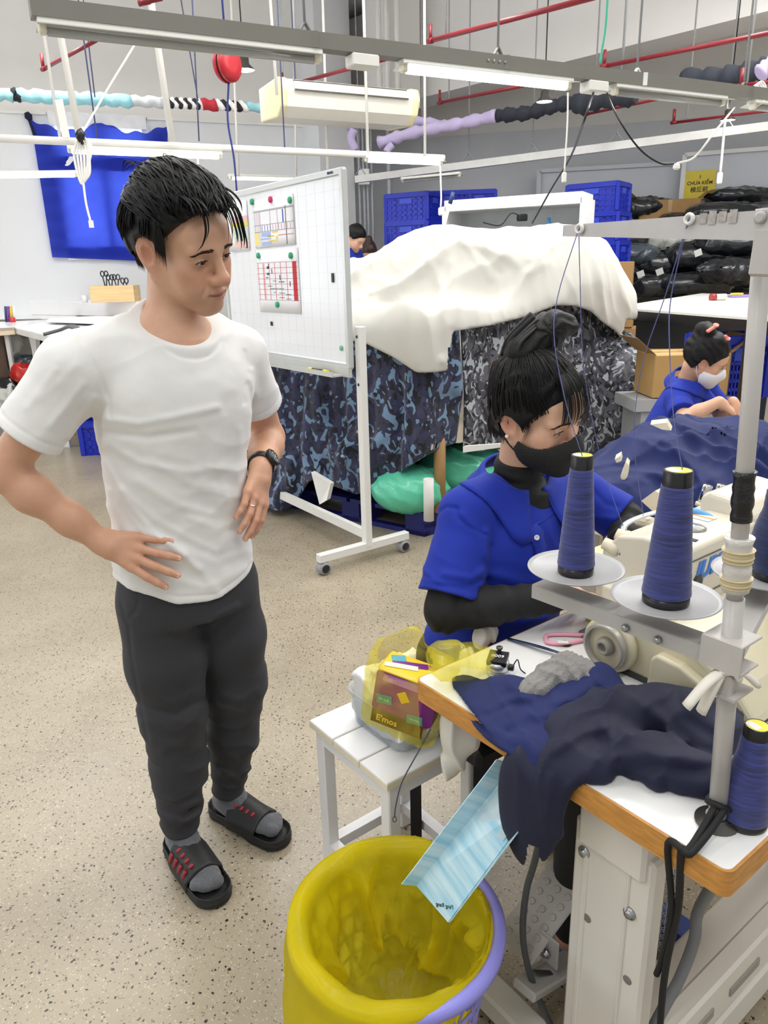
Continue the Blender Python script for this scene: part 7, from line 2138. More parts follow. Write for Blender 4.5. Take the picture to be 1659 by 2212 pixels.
m = MB(); m.prism([K_(0, 0, 0), K_(1.17, 0, 0), K_(1.17, .05, 0), K_(0, .05, 0)], (0, 0, .03)); m.build('bottom_runner', BLUEP, pt)
GREENB = M('mint_green_film_wrapped_cloth', (100, 206, 170), .22, .08, 6, bump=.15, bscale=40)
heap('fabric_bundle', [(gy(885, 1055, 4.32), (.24, .2, .15), None)], GREENB, .010, lambda p: drape(p, (.3, .2, .9), 40, .022, 3, 2.4, 5)+drape(p, (.8, .3, .4), 55, .010, 5, 2.4, 6), 'mint green film-wrapped bundle beside the cardboard tube under the camouflage', 'bundle', group='mint green bundles')
heap('fabric_bundle', [(gy(1000, 1010, 4.62), (.3, .2, .16), None)], GREENB, .010, lambda p: drape(p, (.3, .2, .9), 40, .022, 8, 2.4, 5), 'mint green film-wrapped bundle behind the seated woman shoulder', 'bundle', group='mint green bundles')
m = MB(); a_ = gz(950, 1105, .15); m.tube([(a_.x, a_.y, .15), (a_.x, a_.y, .70)], .035, 16); tag(m.build('cardboard_tube', M('cardboard', (170, 134, 88), .8, .06)), 'brown cardboard tube standing between the mint bundles', 'tube')
m = MB(); a_ = gz(925, 1118, .15); m.lathe([(.030, .15), (.030, .40), (.024, .40), (.024, .38)], (a_.x, a_.y-.05, 0), UP, 18); tag(m.build('paper_tube', M('paper_tube_white', (228, 226, 222), .7)), 'short white paper tube beside the mint bundle on the pallet', 'tube')

# ================================================================== RIGHT: SECOND SEWING TABLE AND NAVY HEAP
t2a = gz(1330, 1115, .77)
tb2 = thing('sewing_table', (t2a.x+.7, t2a.y+.4, 0), 'second white sewing table buried under the navy cloth heap', 'table')
def Z2(sv, bv, z): return Vector((t2a.x, t2a.y, 0))+TS*sv+TBd*bv+Vector((0, 0, z))
m = MB(); m.prism([Z2(-.25, -.1, .74), Z2(.42, -.1, .74), Z2(.42, 1.35, .74), Z2(-.25, 1.35, .74)], (0, 0, .03)); m.build('table_top', LAM, tb2)
m = MB(); m.prism([Z2(-.253, -.103, .735), Z2(.423, -.103, .735), Z2(.423, 1.353, .735), Z2(-.253, 1.353, .735)], (0, 0, .032)); m.build('edge_band', WPE, tb2)
for sv in (-.1, .3):
    for bv in (0, 1.2):
        m = MB(); m.bar(Z2(sv, bv, 0), Z2(sv, bv, .735), .06); m.build('leg', WSTEEL, tb2)
heap('navy_cloth_heap', [(gy(1330, 1050, 2.42), (.15, .15, .09), None), (gy(1400, 1010, 2.55), (.2, .18, .13), None), (gy(1460, 995, 2.7), (.2, .2, .15), None), (gy(1540, 1020, 2.65), (.23, .2, .14), None), (gy(1500, 968, 2.95), (.22, .18, .12), None), (gy(1590, 975, 2.9), (.2, .2, .12), None), (gy(1480, 1060, 2.4), (.2, .15, .10), None), (gy(1310, 1085, 2.25), (.10, .10, .07), None), (gy(1560, 1040, 2.5), (.15, .15, .1), None), (gy(1390, 1085, 2.3), (.12, .12, .06), None), (gy(1640, 985, 2.85), (.12, .14, .10), None)],
     NAVY, .0075, lambda p: drape(p, (.7, -.5, .5), 17, .036, 6, 2.6, 3)+drape(p, (.5, .8, .2), 21, .028, 16, 2.6, 3.4)+drape(p, (-.4, .4, .8), 34, .012, 26, 2.4, 5), 'big heap of navy cloth pieces on the second sewing table', 'cloth heap', .08, None,
     folds=[([(1470, 900), (1520, 960), (1530, 1020), (1560, 1060)], 0.0135, 12.6), ([(1450, 905), (1500, 980), (1500, 1040)], -0.0090, 12.6), ([(1350, 1000), (1400, 940), (1460, 960), (1500, 1010)], 0.0113, 14.0), ([(1340, 1040), (1420, 1020), (1480, 1050)], 0.0090, 12.6), ([(1530, 920), (1580, 980), (1600, 1040)], 0.0090, 11.2), ([(1400, 1030), (1460, 1060), (1520, 1060)], -0.0067, 11.2)])
for k, pts in enumerate((((1340, 1030), (1352, 998), (1358, 1005), (1355, 1030), (1345, 1042)), ((1405, 917), (1440, 913), (1450, 930), (1430, 928)), ((1328, 992), (1340, 985), (1342, 996), (1332, 1000)))):
    Y = (2.24, 2.40, 2.30)[k]
    m = MB(); m.prism([gy(x, y, Y) for x, y in pts], (.01, .02, .01)); tag(m.build('pattern_piece', M('cream_card', (232, 222, 196), .7)), ('leaf shaped cream card on the navy heap', 'cream card on top of the navy heap', 'small cream card at the left end of the navy heap')[k], 'card')
# blue basket behind her, cartons
def lattice_crate(c, w, d, h, rz, label, name='plastic_crate', nx=9, nz=6, cat='crate', grp=None, solid=False):
    c = V3(c); t = thing(name, c, label, cat, grp)
    x = Vector((cos(rz), sin(rz), 0)); y = Vector((-sin(rz), cos(rz), 0))
    for (o, ax_, L_) in ((y*(-d/2), x, w), (y*(d/2), x, w), (x*(-w/2), y, d), (x*(w/2), y, d)):
        m = MB(); n = max(3, int(nx*L_/max(w, d))); nrm = o.normalized()
        for k in range(n+1):
            p = c+o+ax_*(-L_/2+L_*k/n); m.bar(p, p+UP*h, L_/n*.42, .012, upv=nrm)
        for k in range(nz+1):
            z = h*k/nz; m.bar(c+o-ax_*L_/2+UP*z, c+o+ax_*L_/2+UP*z, .012, h/nz*.38)
        if solid: m.box(c+o*.985+UP*h/2, (L_, .004, h), ax=(ax_, nrm, UP))
        wl_ = m.build('side_lattice', BLUEC, t)
        m = MB(); m.bar(c+o*1.02-ax_*L_/2+UP*(h-.02), c+o*1.02+ax_*L_/2+UP*(h-.02), .03, .045); m.build('rim', BLUEC, wl_)
        m = MB(); m.box(c+o*1.01+UP*h*.72, (L_*.3, .02, h*.22), ax=(ax_, nrm, UP), bev=.004); m.build('label_plate', M('crate_blue_plate', (52, 78, 214), .35), wl_)
    m = MB(); m.box(c+UP*.01, (w, d, .02), ax=(x, y, UP)); m.build('bottom', BLUEC, t)
    for sx in (-1, 1):
        for sy in (-1, 1):
            m = MB(); m.bar(c+x*sx*w/2+y*sy*d/2, c+x*sx*w/2+y*sy*d/2+UP*h, .04); m.build('corner_post', BLUEC, t)
    return t
a_ = gy(1585, 860, 4.5)
lattice_crate((a_.x, a_.y+.15, a_.z+.0), .36, .30, gy(1575, 728, 4.5).z-a_.z, .12, 'perforated blue crate behind the seamstress with pink clips', nx=16, nz=7)
m = MB(); m.box((a_.x, a_.y+.15, a_.z/2), (.4, .3, a_.z), rz=.12); tag(m.build('crate_trolley', M('dark_navy_cart', (30, 34, 60), .5)), 'dark low trolley carrying the perforated blue crate', 'trolley')
CARD = M('cardboard', (170, 134, 88), .8, .06); CARDL = M('cardboard_light', (196, 156, 98), .8, .06, 6)
def carton(c, w, d, h, rz, label, flaps=False, mat=None, txt=None, grp=None):
    c = V3(c); t = thing('cardboard_box', c, label, 'box', grp); x = Vector((cos(rz), sin(rz), 0)); y = Vector((-sin(rz), cos(rz), 0))
    m = MB(); m.box(c+UP*h/2, (w, d, h), ax=(x, y, UP), bev=.006); m.build('body', mat or CARD, t)
    m = MB(); m.box(c+UP*(h+.001)-y*0, (w, .05, .002), ax=(x, y, UP)); m.box(c+UP*h*.82-y*(d/2+.001), (.05, .002, h*.34), ax=(x, y, UP)); m.build('tape', M('packing_tape', (190, 160, 116), .25), t)
    if flaps:
        for sg in (-1, 1):
            m = MB(); a = c+x*sg*w/2+UP*h; m.prism([a-y*d/2, a+y*d/2, a+y*d/2+x*sg*.12+UP*.1, a-y*d/2+x*sg*.12+UP*.1], x*.004); m.build('flap', CARD, t)
    if txt: text_mesh(txt, h*.18, c+UP*h*.2-y*(d/2+.002)-x*w*.28, x, UP, M('print_dark', (60, 48, 36), .7), 'lettering', t, .0008, align='LEFT', bold=.003)
    return t
a_ = gy(1405, 862, 4.4); carton((a_.x+.24, a_.y+.18, a_.z), .46, .30, .255, .05, 'open light carton with dark printed letters behind the seamstress', True, CARDL, 'OCEAN')
m = MB(); m.box((a_.x+.2, a_.y+.18, a_.z-.04), (.6, .34, .07), rz=.05); m.box((a_.x+.2, a_.y+.18, a_.z/2-.04), (.5, .3, a_.z-.08), rz=.05)
tag(m.build('low_bench', M('grey_bench', (176, 178, 180), .5)), 'low bench carrying the light carton behind the navy heap', 'bench')
a_ = gy(1430, 760, 6.2); carton((a_.x, a_.y, 0), 1.0, .5, a_.z, -.1, 'wide low carton under the inspection table', mat=CARDL)

# ================================================================== RIGHT BACK: INSPECTION TABLE, BAGS, CRATES
TZ = 1.22
ca, cb_, cc_ = gz(1322, 668, TZ), gz(1640, 693, TZ), gz(1659, 613, TZ)
it = thing('inspection_table', ((ca.x+cb_.x)/2, (ca.y+cb_.y)/2+.5, 0), 'tall white-topped table with black frame before the bag pile', 'table')
e1 = (cb_-ca); e2 = (cc_-ca)*((7.9-ca.y)/(cc_.y-ca.y))
m = MB(); m.prism([ca, cb_+e1*.3, cb_+e1*.3+e2, ca+e2], (0, 0, .014)); m.build('table_top', M('table_white_top', (240, 240, 236), .25, .01), it)
BLKF = M('black_steel_frame', (24, 24, 27), .4)
dn = Vector((0, 0, -.030)); i1 = e1.normalized(); i2 = e2.normalized()
m = MB(); m.bar(ca+dn+i1*.04+i2*.03, cb_+dn+e1*.3+i2*.03, .045, .06); m.build('front_rail', BLKF, it)
m = MB(); m.bar(ca+dn+i1*.04, ca+dn+i1*.04+e2, .045, .06); m.build('side_rail', BLKF, it)
for p_ in (ca+i1*.06+i2*.03, cb_-i1*.06+i2*.03, ca+e2*.9+i1*.06):
    m = MB(); m.bar((p_.x, p_.y, 0), (p_.x, p_.y, TZ-.03), .048, upv=(1, 0, 0)); m.build('leg', BLKF, it)
# things on it
rl = gz(1545, 642, TZ+.04); rr = thing('thread_roll', rl, 'small cream thread roll lying on the inspection table', 'roll')
m = MB(); m.lathe([(.026, 0), (.026, .09)], rl, (1, .1, 0), 14); m.build('roll', M('ivory_plastic', (228, 218, 194), .4, .03), rr)
m = MB(); m.lathe([(.03, -.04), (.03, 0)], rl, (1, .1, 0), 14); m.build('red_cap', M('dark_red_cap', (150, 50, 50), .4), rr)
bk2 = gz(1608, 640, TZ+.02); m = MB(); m.box(bk2+UP*.004, (.26, .2, .015), rz=-.2); m.cur = 0
tag(m.build('notebook', M('purple_cover', (150, 130, 190), .5)), 'purple notebook on the inspection table', 'book')
m = MB(); m.box(bk2+Vector((-.06, .02, .022)), (.08, .07, .015), rz=.3); tag(m.build('yellow_pad', M('yellow_plastic')), 'yellow pad on the purple notebook', 'pad')
# pile of film-wrapped dark fabric bags
FILM = M('dark_cloth_in_film', (38, 41, 46), .2, .25, 5, bump=.25, bscale=16, coat=.4)
FILMG = M('grey_cloth_in_film', (84, 94, 104), .2, .25, 5, bump=.5, bscale=9, coat=.3)
FILMW = M('white_cloth_in_film', (205, 207, 200), .25, .15, 5, bump=.5, bscale=9)
def bag_mesh(seed, knot):
    def f(p):
        d = sd_ell(p, (0, 0, .14), (.50, .30, .155))
        d = smin(d, sd_box(p, (0, 0, .13), (.40, .24, .11), .08), .08)
        if knot: d = smin(d, sd_cone(p, (.40, 0, .15), (.62, .02, .17), .10, .03), .08)
        a = np.arctan2(p[:, 1], p[:, 2]-.14)
        return d-near_only(p, d, lambda x: drape(x, (.3, .8, .5), 16, .030, seed, 2.4, 3)+drape(x, (.9, .2, .3), 20, .022, seed+7, 2.4, 3.5)+ridged(x, 12, seed+2, .006)+.012*np.sin(np.arctan2(x[:, 1], x[:, 2]-.14)*9+seed)*np.clip((x[:, 0]-.2)/.3, 0, 1), .1)
    return sdf_mesh(f, (-.65, -.45, -.06), (.75, .45, .42), .022)
BM = [bag_mesh(k*3+1, k % 2 == 0) for k in range(4)]
bag_src = {}
def bag(px, py, Y, yaw, sx, sy, sz, var, mat, label, roll=0.0):
    key = (var, mat.name)
    if key not in bag_src:
        o = np_mesh('film_bag', BM[var][0], BM[var][1], mat, origin=Vector((0, 0, 0))); bag_src[key] = o
    else:
        o = bag_src[key].copy(); COL.objects.link(o)
    sx, sy, sz, Y = sx*1.13, sy*1.13, sz*1.13, Y*1.13
    p = gy(px, py, Y); o.location = p; o.rotation_euler = (roll, 0, yaw); o.scale = (sx, sy, sz)
    ORG[o.name] = p
    return tag(o, label, 'bag', 'film-wrapped fabric bags piled before the partition')
for a in [(1345, 572, 8.7, 3.0, .8, .8, .75, 0, FILMG, 'grey film bag at the left end of the pile above the cartons'),
          (1358, 538, 8.9, 2.6, .55, .7, .7, 2, FILM, 'small tied film bag above the grey bag on the left'),
          (1400, 522, 9.1, .3, .6, .8, .75, 1, FILMG, 'grey film bag behind the thread stand arm'),
          (1445, 540, 8.8, 3.1, .62, .7, .75, 0, FILMW, 'whitish film bag in the upper middle of the pile'),
          (1395, 470, 9.4, .2, .7, .8, .75, 1, FILM, 'dark film bag in front of the open brown carton'),
          (1440, 595, 8.7, .15, .8, .8, .85, 1, FILM, 'dark film bag with a small white tag in the pile centre'),
          (1510, 580, 8.5, -.2, .8, .8, .95, 3, FILM, 'dark film bag with a white tag right of the white bag'),
          (1590, 550, 8.3, 2.9, .9, .8, .85, 1, FILM, 'dark film bag near the pile top left of the pole'),
          (1560, 480, 8.9, .1, .9, .8, .7, 3, FILM, 'dark film bag topmost right under the yellow sign'),
          (1480, 500, 9.2, .2, .8, .8, .7, 3, FILM, 'dark film bag topmost in the middle of the pile'),
          (1590, 610, 8.0, 3.3, .75, .8, .85, 2, FILM, 'film bag with gathered knot facing out beside the pole'),
          (1420, 640, 8.5, .3, .85, .8, .8, 1, FILM, 'dark film bag low in the pile above the table edge'),
          (1500, 635, 8.3, -.1, .85, .8, .75, 3, FILM, 'dark film bag low in the pile beside the knot bag'),
          (1370, 660, 8.6, .2, .7, .8, .8, 3, FILM, 'dark film bag low behind the stacked cartons'),
          (1440, 690, 8.8, .1, 1.0, .8, .8, 1, FILM, 'lowest dark film bag behind the table rail'),
          (1650, 520, 8.6, .0, .8, .8, .9, 3, FILM, 'dark film bag behind the pole at the right edge'),
          (1650, 590, 8.4, .2, .8, .8, .9, 1, FILM, 'dark film bag low behind the pole at the right edge'),
          (1540, 660, 8.7, .2, 1.0, .8, .8, 3, FILM, 'wide dark film bag behind the thread roll'),
          (1600, 440, 9.3, .1, .9, .8, .6, 1, FILM, 'dark film bag leaning on the grey partition')]:
    bag(*a)
for (x, y, Y) in ((1508, 546, 9.25), (1384, 592, 9.45), (1425, 587, 9.4)):
    m = MB(); m.box(gy(x, y, Y), (.085, .004, .075), ax=(Vector((.9, -.1, .35)).normalized(), Vector((.1, .99, 0)), Vector((-.35, 0, .9)).normalized()))
    tag(m.build('bag_tag', M('label_white')), {1508: 'white tag on the bag right of the white bag', 1384: 'white tag on the low bag behind the cartons', 1425: 'white tag on the central dark bag'}[x], 'tag')
a_ = gy(1440, 455, 10.6); carton((a_.x, a_.y, a_.z-.3), .75, .5, .42, -.2, 'open brown carton on top of the bag pile', True)
m = MB(); m.box((a_.x+.4, a_.y-.1, (a_.z-.3)/2), (2.0, .5, a_.z-.3), rz=-.2); tag(m.build('bag_base_stack', M('dark_film_base', (40, 43, 48), .4, .2, bump=.4, bscale=6)), 'dark stacked bags at the bottom hidden behind the pile', 'bag stack')
# cartons beside the pile
for k, (x, y0, y1) in enumerate(((1328, 632, 565), (1330, 705, 632), (1330, 800, 705))):
    p = gy(x, y0, 8.0); q_ = gy(x, y1, 8.0); carton((p.x, p.y, max(p.z, .0)), .34, .34, q_.z-max(p.z, 0)-.005, -.35, ('top brown carton of the stack beside the bags', 'middle brown carton of the stack beside the bags', 'bottom brown carton of the stack beside the bags')[k], grp='carton stack')
p = gy(1330, 800, 8.0); m = MB(); m.box((p.x, p.y, p.z/2), (.5, .5, p.z), rz=-.35); tag(m.build('carton_base', CARD), 'brown carton on the floor under the carton stack', 'box')
p = gy(1312, 700, 7.2); carton((p.x, p.y, 0), .22, .2, p.z-.06, -.2, 'narrow brown carton carrying the white foam offcuts')
heap('foam_offcuts', [(gy(1308, 640, 7.2), (.07, .06, .08), None), (gy(1318, 675, 7.2), (.08, .06, .08), None), (gy(1305, 700, 7.2), (.06, .06, .1), None)], M('foam_white', (238, 238, 234), .9), .012, lambda p: ridged(p, 14, 3, .03), 'white foam offcuts beside the sheeted pile', 'foam', .04)
# crate stacks
def crate_stack(px, py_top, py_step, Y, n, w, rz, labels):
    for k in range(n):
        a = gy(px, py_top+py_step*(k+1), Y); b = gy(px, py_top+py_step*k, Y)
        lattice_crate((a.x, a.y, a.z), w, w*.72, (b.z-a.z)*.96, rz, labels[k], grp='blue crates along the back wall', nx=8, nz=5, solid=True)
    m = MB(); m.box((a.x, a.y, a.z/2), (w*1.02, w*.74, a.z-.004), rz=rz)
    tag(m.build('crate_plinth', M('plinth_grey', (150, 154, 162), .6)), 'grey plinth under the '+labels[-1], 'plinth')
crate_stack(1290, 397, 62, 8.9, 3, .56, -.62, ['top blue crate of the stack right of the white shelf', 'second blue crate behind the stand arm', 'third blue crate behind the sheeted pile'])
crate_stack(895, 418, 60, 9.6, 2, .56, -.55, ['upper blue crate at the left of the back row', 'lower blue crate at the left of the back row'])
crate_stack(970, 414, 60, 9.9, 2, .50, -.1, ['upper blue crate in the middle of the back row', 'lower blue crate behind the leaning broom'])
crate_stack(1033, 411, 60, 9.9, 2, .40, -.1, ['upper blue crate at the right of the back row', 'lower blue crate behind the white shelf end'])
# white shelf desk
sa_, sb2 = gy(960, 468, 7.6), gy(1258, 450, 7.0)
sf = thing('shelf_desk', ((sa_.x+sb2.x)/2, (sa_.y+sb2.y)/2, 0), 'long white shelf desk behind the sheeted pile', 'desk')
sdv = Vector((sb2.x-sa_.x, sb2.y-sa_.y, 0)); sl_ = sdv.length; sdv.normalize(); snv = Vector((-sdv.y, sdv.x, 0)); zt2 = gy(960, 446, 7.6).z
m = MB(); m.box(Vector(((sa_.x+sb2.x)/2, (sa_.y+sb2.y)/2, zt2))+snv*.2, (sl_, .42, .10), ax=(sdv, snv, UP), bev=.004); m.build('top_board', M('desk_white', (238, 238, 238), .4), sf)
m = MB(); m.box(Vector(((sa_.x+sb2.x)/2, (sa_.y+sb2.y)/2, zt2-.5))+snv*.40, (sl_, .02, 1.0), ax=(sdv, snv, UP)); m.build('back_panel', M('desk_grey', (200, 204, 204), .5), sf)
for e in (sa_, sb2):
    m = MB(); m.box(Vector((e.x, e.y, zt2/2))+snv*.2, (.04, .42, zt2), ax=(sdv, snv, UP)); m.build('side_panel', M('desk_white'), sf)
m = MB(); m.box(Vector(((sa_.x+sb2.x)/2, (sa_.y+sb2.y)/2, zt2-.30))+snv*.2, (sl_, .42, .03), ax=(sdv, snv, UP)); m.build('worktop', M('desk_grey_top', (120, 124, 126), .4), sf)
m = MB(); cp = gy(1128, 470, 7.25); m.box(cp, (.09, .06, .06), rz=.3, bev=.01); m.tube(smooth_path([cp, cp+Vector((-.1, 0, .04)), cp+Vector((-.2, 0, -.06)), cp+Vector((-.35, .05, -.03))], 5), .006, 5)
tag(m.build('charger', CAPB), 'black plug with cable on the white shelf desk', 'charger')
_q = gy(1186, 470, 7.25); m = MB(); m.lathe([(.03, 0), (.03, .09), (.015, .10), (.015, .14)], (_q.x, _q.y, zt2-.285), UP, 12); tag(m.build('blue_bottle', M('blue_cap', (48, 130, 200), .4)), 'small blue bottle cap on the white shelf desk', 'bottle')
br = thing('broom', gy(955, 490, 6.6), 'broom with white handle and blue grip leaning behind the sheet', 'broom')
_b0, _b1 = gy(955, 500, 6.6), gy(972, 440, 6.6); m = MB(); m.tube([_b0-(_b1-_b0)*(_b0.z/(_b1.z-_b0.z))*.985, _b1], .014, 10); m.build('handle', M('white_plastic'), br)
m = MB(); m.tube([gy(972, 440, 6.6), gy(979, 415, 6.6)], .017, 10); m.build('grip', M('navy_grip', (40, 60, 110), .4), br)
m = MB(); m.box(Vector((sa_.x-.025, sa_.y+.1, gy(935, 503, 7.5).z)), (.01, .16, .10), rz=.0); tag(m.build('white_card_label', PAPER), 'white card with blue mark behind the sheet', 'card')

# ================================================================== LEFT: CUTTING TABLES
ZC = 1.08
ct = thing('cutting_table', (-3.6, 8.0, 0), 'wide white cutting table covered in white fabric layers at the left', 'table')
CT = M('cutting_top', (244, 244, 246), .2, .01)
A_, B__ = gz(33, 708, ZC), gz(300, 770, ZC)
dA = (B__-A_).normalized()
fl_, fr_ = gy(-40, 660, 8.9), gy(470, 660, 10.2)
fl_.z = fr_.z = ZC
m = MB(); m.prism([A_-UP*.035, B__-UP*.035, fr_-UP*.035, fl_-UP*.035], (0, 0, .035)); m.build('table_top', CT, ct)
nA = Vector((-dA.y, dA.x, 0))
m = MB(); m.prism([A_-UP*.06-nA*.004, B__-UP*.06-nA*.004, B__-UP*.06+nA*.02, A_-UP*.06+nA*.02], (0, 0, .055)); m.build('edge_board', M('table_edge_white', (226, 226, 222), .4), ct)
for u in (.35, 1.6):
    q_ = A_+dA*u*.6+nA*.12
    for sg in (-1, 1):
        m = MB(); m.bar((q_.x, q_.y, ZC-.42), (q_.x+sg*.16*dA.x, q_.y+sg*.16*dA.y, ZC-.05), .04); m.build('brace', M('desk_white', (238, 238, 238), .4), ct)
    m = MB(); m.bar((q_.x, q_.y, 0), (q_.x, q_.y, ZC-.04), .06); m.build('leg', M('desk_white'), ct)
ct2 = thing('side_table', (-4.9, 8.2, 0), 'beige-edged side table at the left frame edge', 'table')
s1_, s2_ = gz(-220, 722, ZC+.012), gz(30, 706, ZC+.012)
n2_ = Vector((-.2, 1, 0)).normalized()*.9
m = MB(); m.prism([s1_-UP*.035, s2_-UP*.035, s2_-UP*.035+n2_, s1_-UP*.035+n2_], (0, 0, .035)); m.build('table_top', CT, ct2)
m = MB(); m.prism([s1_-UP*.075, s2_-UP*.075, s2_-UP*.075+n2_*.03, s1_-UP*.075+n2_*.03], (0, 0, .07)); m.build('edge_board', M('beige_edge', (222, 206, 178), .5), ct2)
m = MB(); m.prism([(s1_.x, s1_.y+.05, .1), (s2_.x-.16, s2_.y+.05, .1), (s2_.x-.16, s2_.y+.1, .1), (s1_.x, s1_.y+.1, .1)], (0, 0, ZC-.18)); m.build('front_panel', M('brown_panel', (110, 92, 80), .6), ct2)
m = MB(); m.bar((s2_.x-.1, s2_.y+.03, 0), (s2_.x-.1, s2_.y+.03, ZC-.07), .04); m.build('leg', M('desk_white'), ct2)
# fabric layers
def layer(quad, z, label, h=.02):
    P = [gz(x, y, z) for x, y in quad]; m = MB(); m.prism(P, (0, 0, h)); o = m.build('fabric_layer', M('white_layers', (246, 246, 246), .8, .01)); 
    md = o.modifiers.new('b', 'BEVEL'); md.width = .006
    return tag(o, label, 'fabric', 'white fabric layers on the cutting table')
layer([(-60, 692), (110, 690), (200, 683), (320, 690), (390, 684), (60, 682), (-60, 682)], ZC+.002, 'large white fabric spread at the back of the cutting table')
layer([(100, 696), (200, 700), (320, 704), (330, 690), (210, 686), (110, 690)], ZC+.022, 'white fabric strip pile in the middle of the cutting table')
layer([(60, 680), (300, 684), (330, 678), (60, 674)], ZC+.024, 'thick white fabric stack along the wall side of the cutting table', .17)
gs = gz(125, 722, ZC+.025); m = MB()
m.tube(smooth_path([gs+Vector((-.12, 0, .0)), gs+Vector((0, .05, .03)), gs+Vector((.12, .0, .06)), gs+Vector((.22, -.02, .01))], 5), .035, 8, flat=.4)
tag(m.build('grey_ribbon', M('grey_knit_tape', (90, 92, 94), .9)), 'dark grey fabric tape on the cutting table front', 'ribbon')
wx = gy(252, 652, 8.9); wx.z = max(wx.z, ZC+.125); wbx = thing('wooden_box', wx, 'pale wooden box full of scissors on the cutting table', 'box')
PINE = M('pine_wood', (222, 190, 138), .5, .15, 4, stretch=(1, 1, 12))
for o_, sz in ((Vector((0, -.11, .09)), (.5, .02, .18)), (Vector((0, .11, .09)), (.5, .02, .18)), (Vector((-.24, 0, .09)), (.02, .22, .18)), (Vector((.24, 0, .09)), (.02, .22, .18)), (Vector((0, 0, .01)), (.48, .2, .02))):
    m = MB(); m.box(wx+o_, sz, bev=.003); m.build('board', PINE, wbx)
for k, (dx, l, tilt) in enumerate(((-.10, .14, .05), (-.04, .10, -.03), (.03, .10, .04), (.12, .06, .02))):
    sc_ = thing('scissors', wx+Vector((dx, 0, .15)), ('black scissors standing tallest in the wooden box', 'black scissors second in the wooden box', 'black scissors third in the wooden box', 'black scissors lowest at the right of the wooden box')[k], 'scissors', 'scissors in the wooden box')
    for sg in (-1, 1):
        c = wx+Vector((dx+sg*.022, 0, .17+l)); m = MB(); m.tube([c+Vector((.02*cos(a), 0, .03*sin(a))) for a in np.linspace(0, 2*pi, 12)], .007, 6, caps=False); m.tube([c+Vector((0, 0, -.03)), wx+Vector((dx, 0, .12))], .007, 6); m.build('handle', CAPB, sc_)
m = MB(); m.lathe([(.03, 0), (.035, .08)], wx+Vector((-.36, 0, 0)), UP, 14); tag(m.build('white_cup', M('white_plastic', (232, 232, 230), .3)), 'small pale cup beside the wooden box', 'cup')
# bags under the table
for k, (x, y, Y, r, mt, lb) in enumerate(((40, 770, 8.2, (.22, .2, .26), FILMW, 'clear bag of white scraps under the cutting table'), (72, 765, 8.4, (.25, .2, .22), FILM, 'black film bag under the cutting table'), (75, 800, 7.9, (.28, .2, .14), FILMG, 'clear grey bag in the middle under the table'), (48, 806, 7.6, (.11, .09, .08), M('red_film', (196, 44, 36), .25, .15), 'red bundle between the bags under the table'),
                                          (35, 845, 7.8, (.2, .18, .2), FILM, 'black bag low under the table'), (22, 868, 7.7, (.18, .15, .2), FILMW, 'white bag lowest at the left under the table'))):
    heap('scrap_bag', [(gy(x, y, Y), r, None)], mt, .022, lambda p: ridged(p, 7, k+2, .05), lb, 'bag', group='bags under the cutting table')
heap('scrap_bag', [(gy(605, 820, 7.0), (.3, .25, .35), None), (gy(560, 800, 7.2), (.25, .25, .3), None)], FILMG, .022, lambda p: ridged(p, 6, 9, .06), 'clear grey bag behind the whiteboard leg', 'bag')
heap('scrap_bag', [(gy(610, 870, 6.8), (.22, .2, .25), None)], FILM, .022, lambda p: ridged(p, 6, 3, .05), 'dark bag low behind the whiteboard leg', 'bag')
cbp = gy(5, 650, 9.3); carton((cbp.x-.2, cbp.y-.8, ZC+.013), .5, .4, gy(0, 585, 9.3).z-ZC, .1, 'brown carton at the left frame edge on the table')
for k, (x, y, c_) in enumerate(((8, 655, (60, 60, 120)), (14, 655, (120, 60, 150)), (20, 655, (220, 190, 40)), (26, 655, (240, 240, 240)))):
    a_ = gy(x, y+8, 8.6); a_.z = ZC+.013; m = MB(); m.tube([a_, a_+Vector((.02, 0, .17))], .014, 8); tag(m.build('felt_pen', M('pen_%d' % k, c_, .4)), ('navy pen standing at the left table edge', 'purple pen standing at the left table edge', 'yellow pen standing at the left table edge', 'white pen standing at the left table edge')[k], 'pen', 'pens at the left edge')
m = MB(); rb = gy(22, 662, 8.55); rb.z = ZC+.013; m.lathe([(.03, 0), (.03, .05)], rb, UP, 12); tag(m.build('red_pot', M('red_plastic', (210, 50, 60), .4)), 'small red pot beside the pens', 'pot')
a_ = gz(178, 985, 0); lattice_crate((a_.x+.29, a_.y+.25, .0), .6, .42, .3, .1, 'blue crate on the floor seen under the man arm', nx=9, nz=4, solid=True)
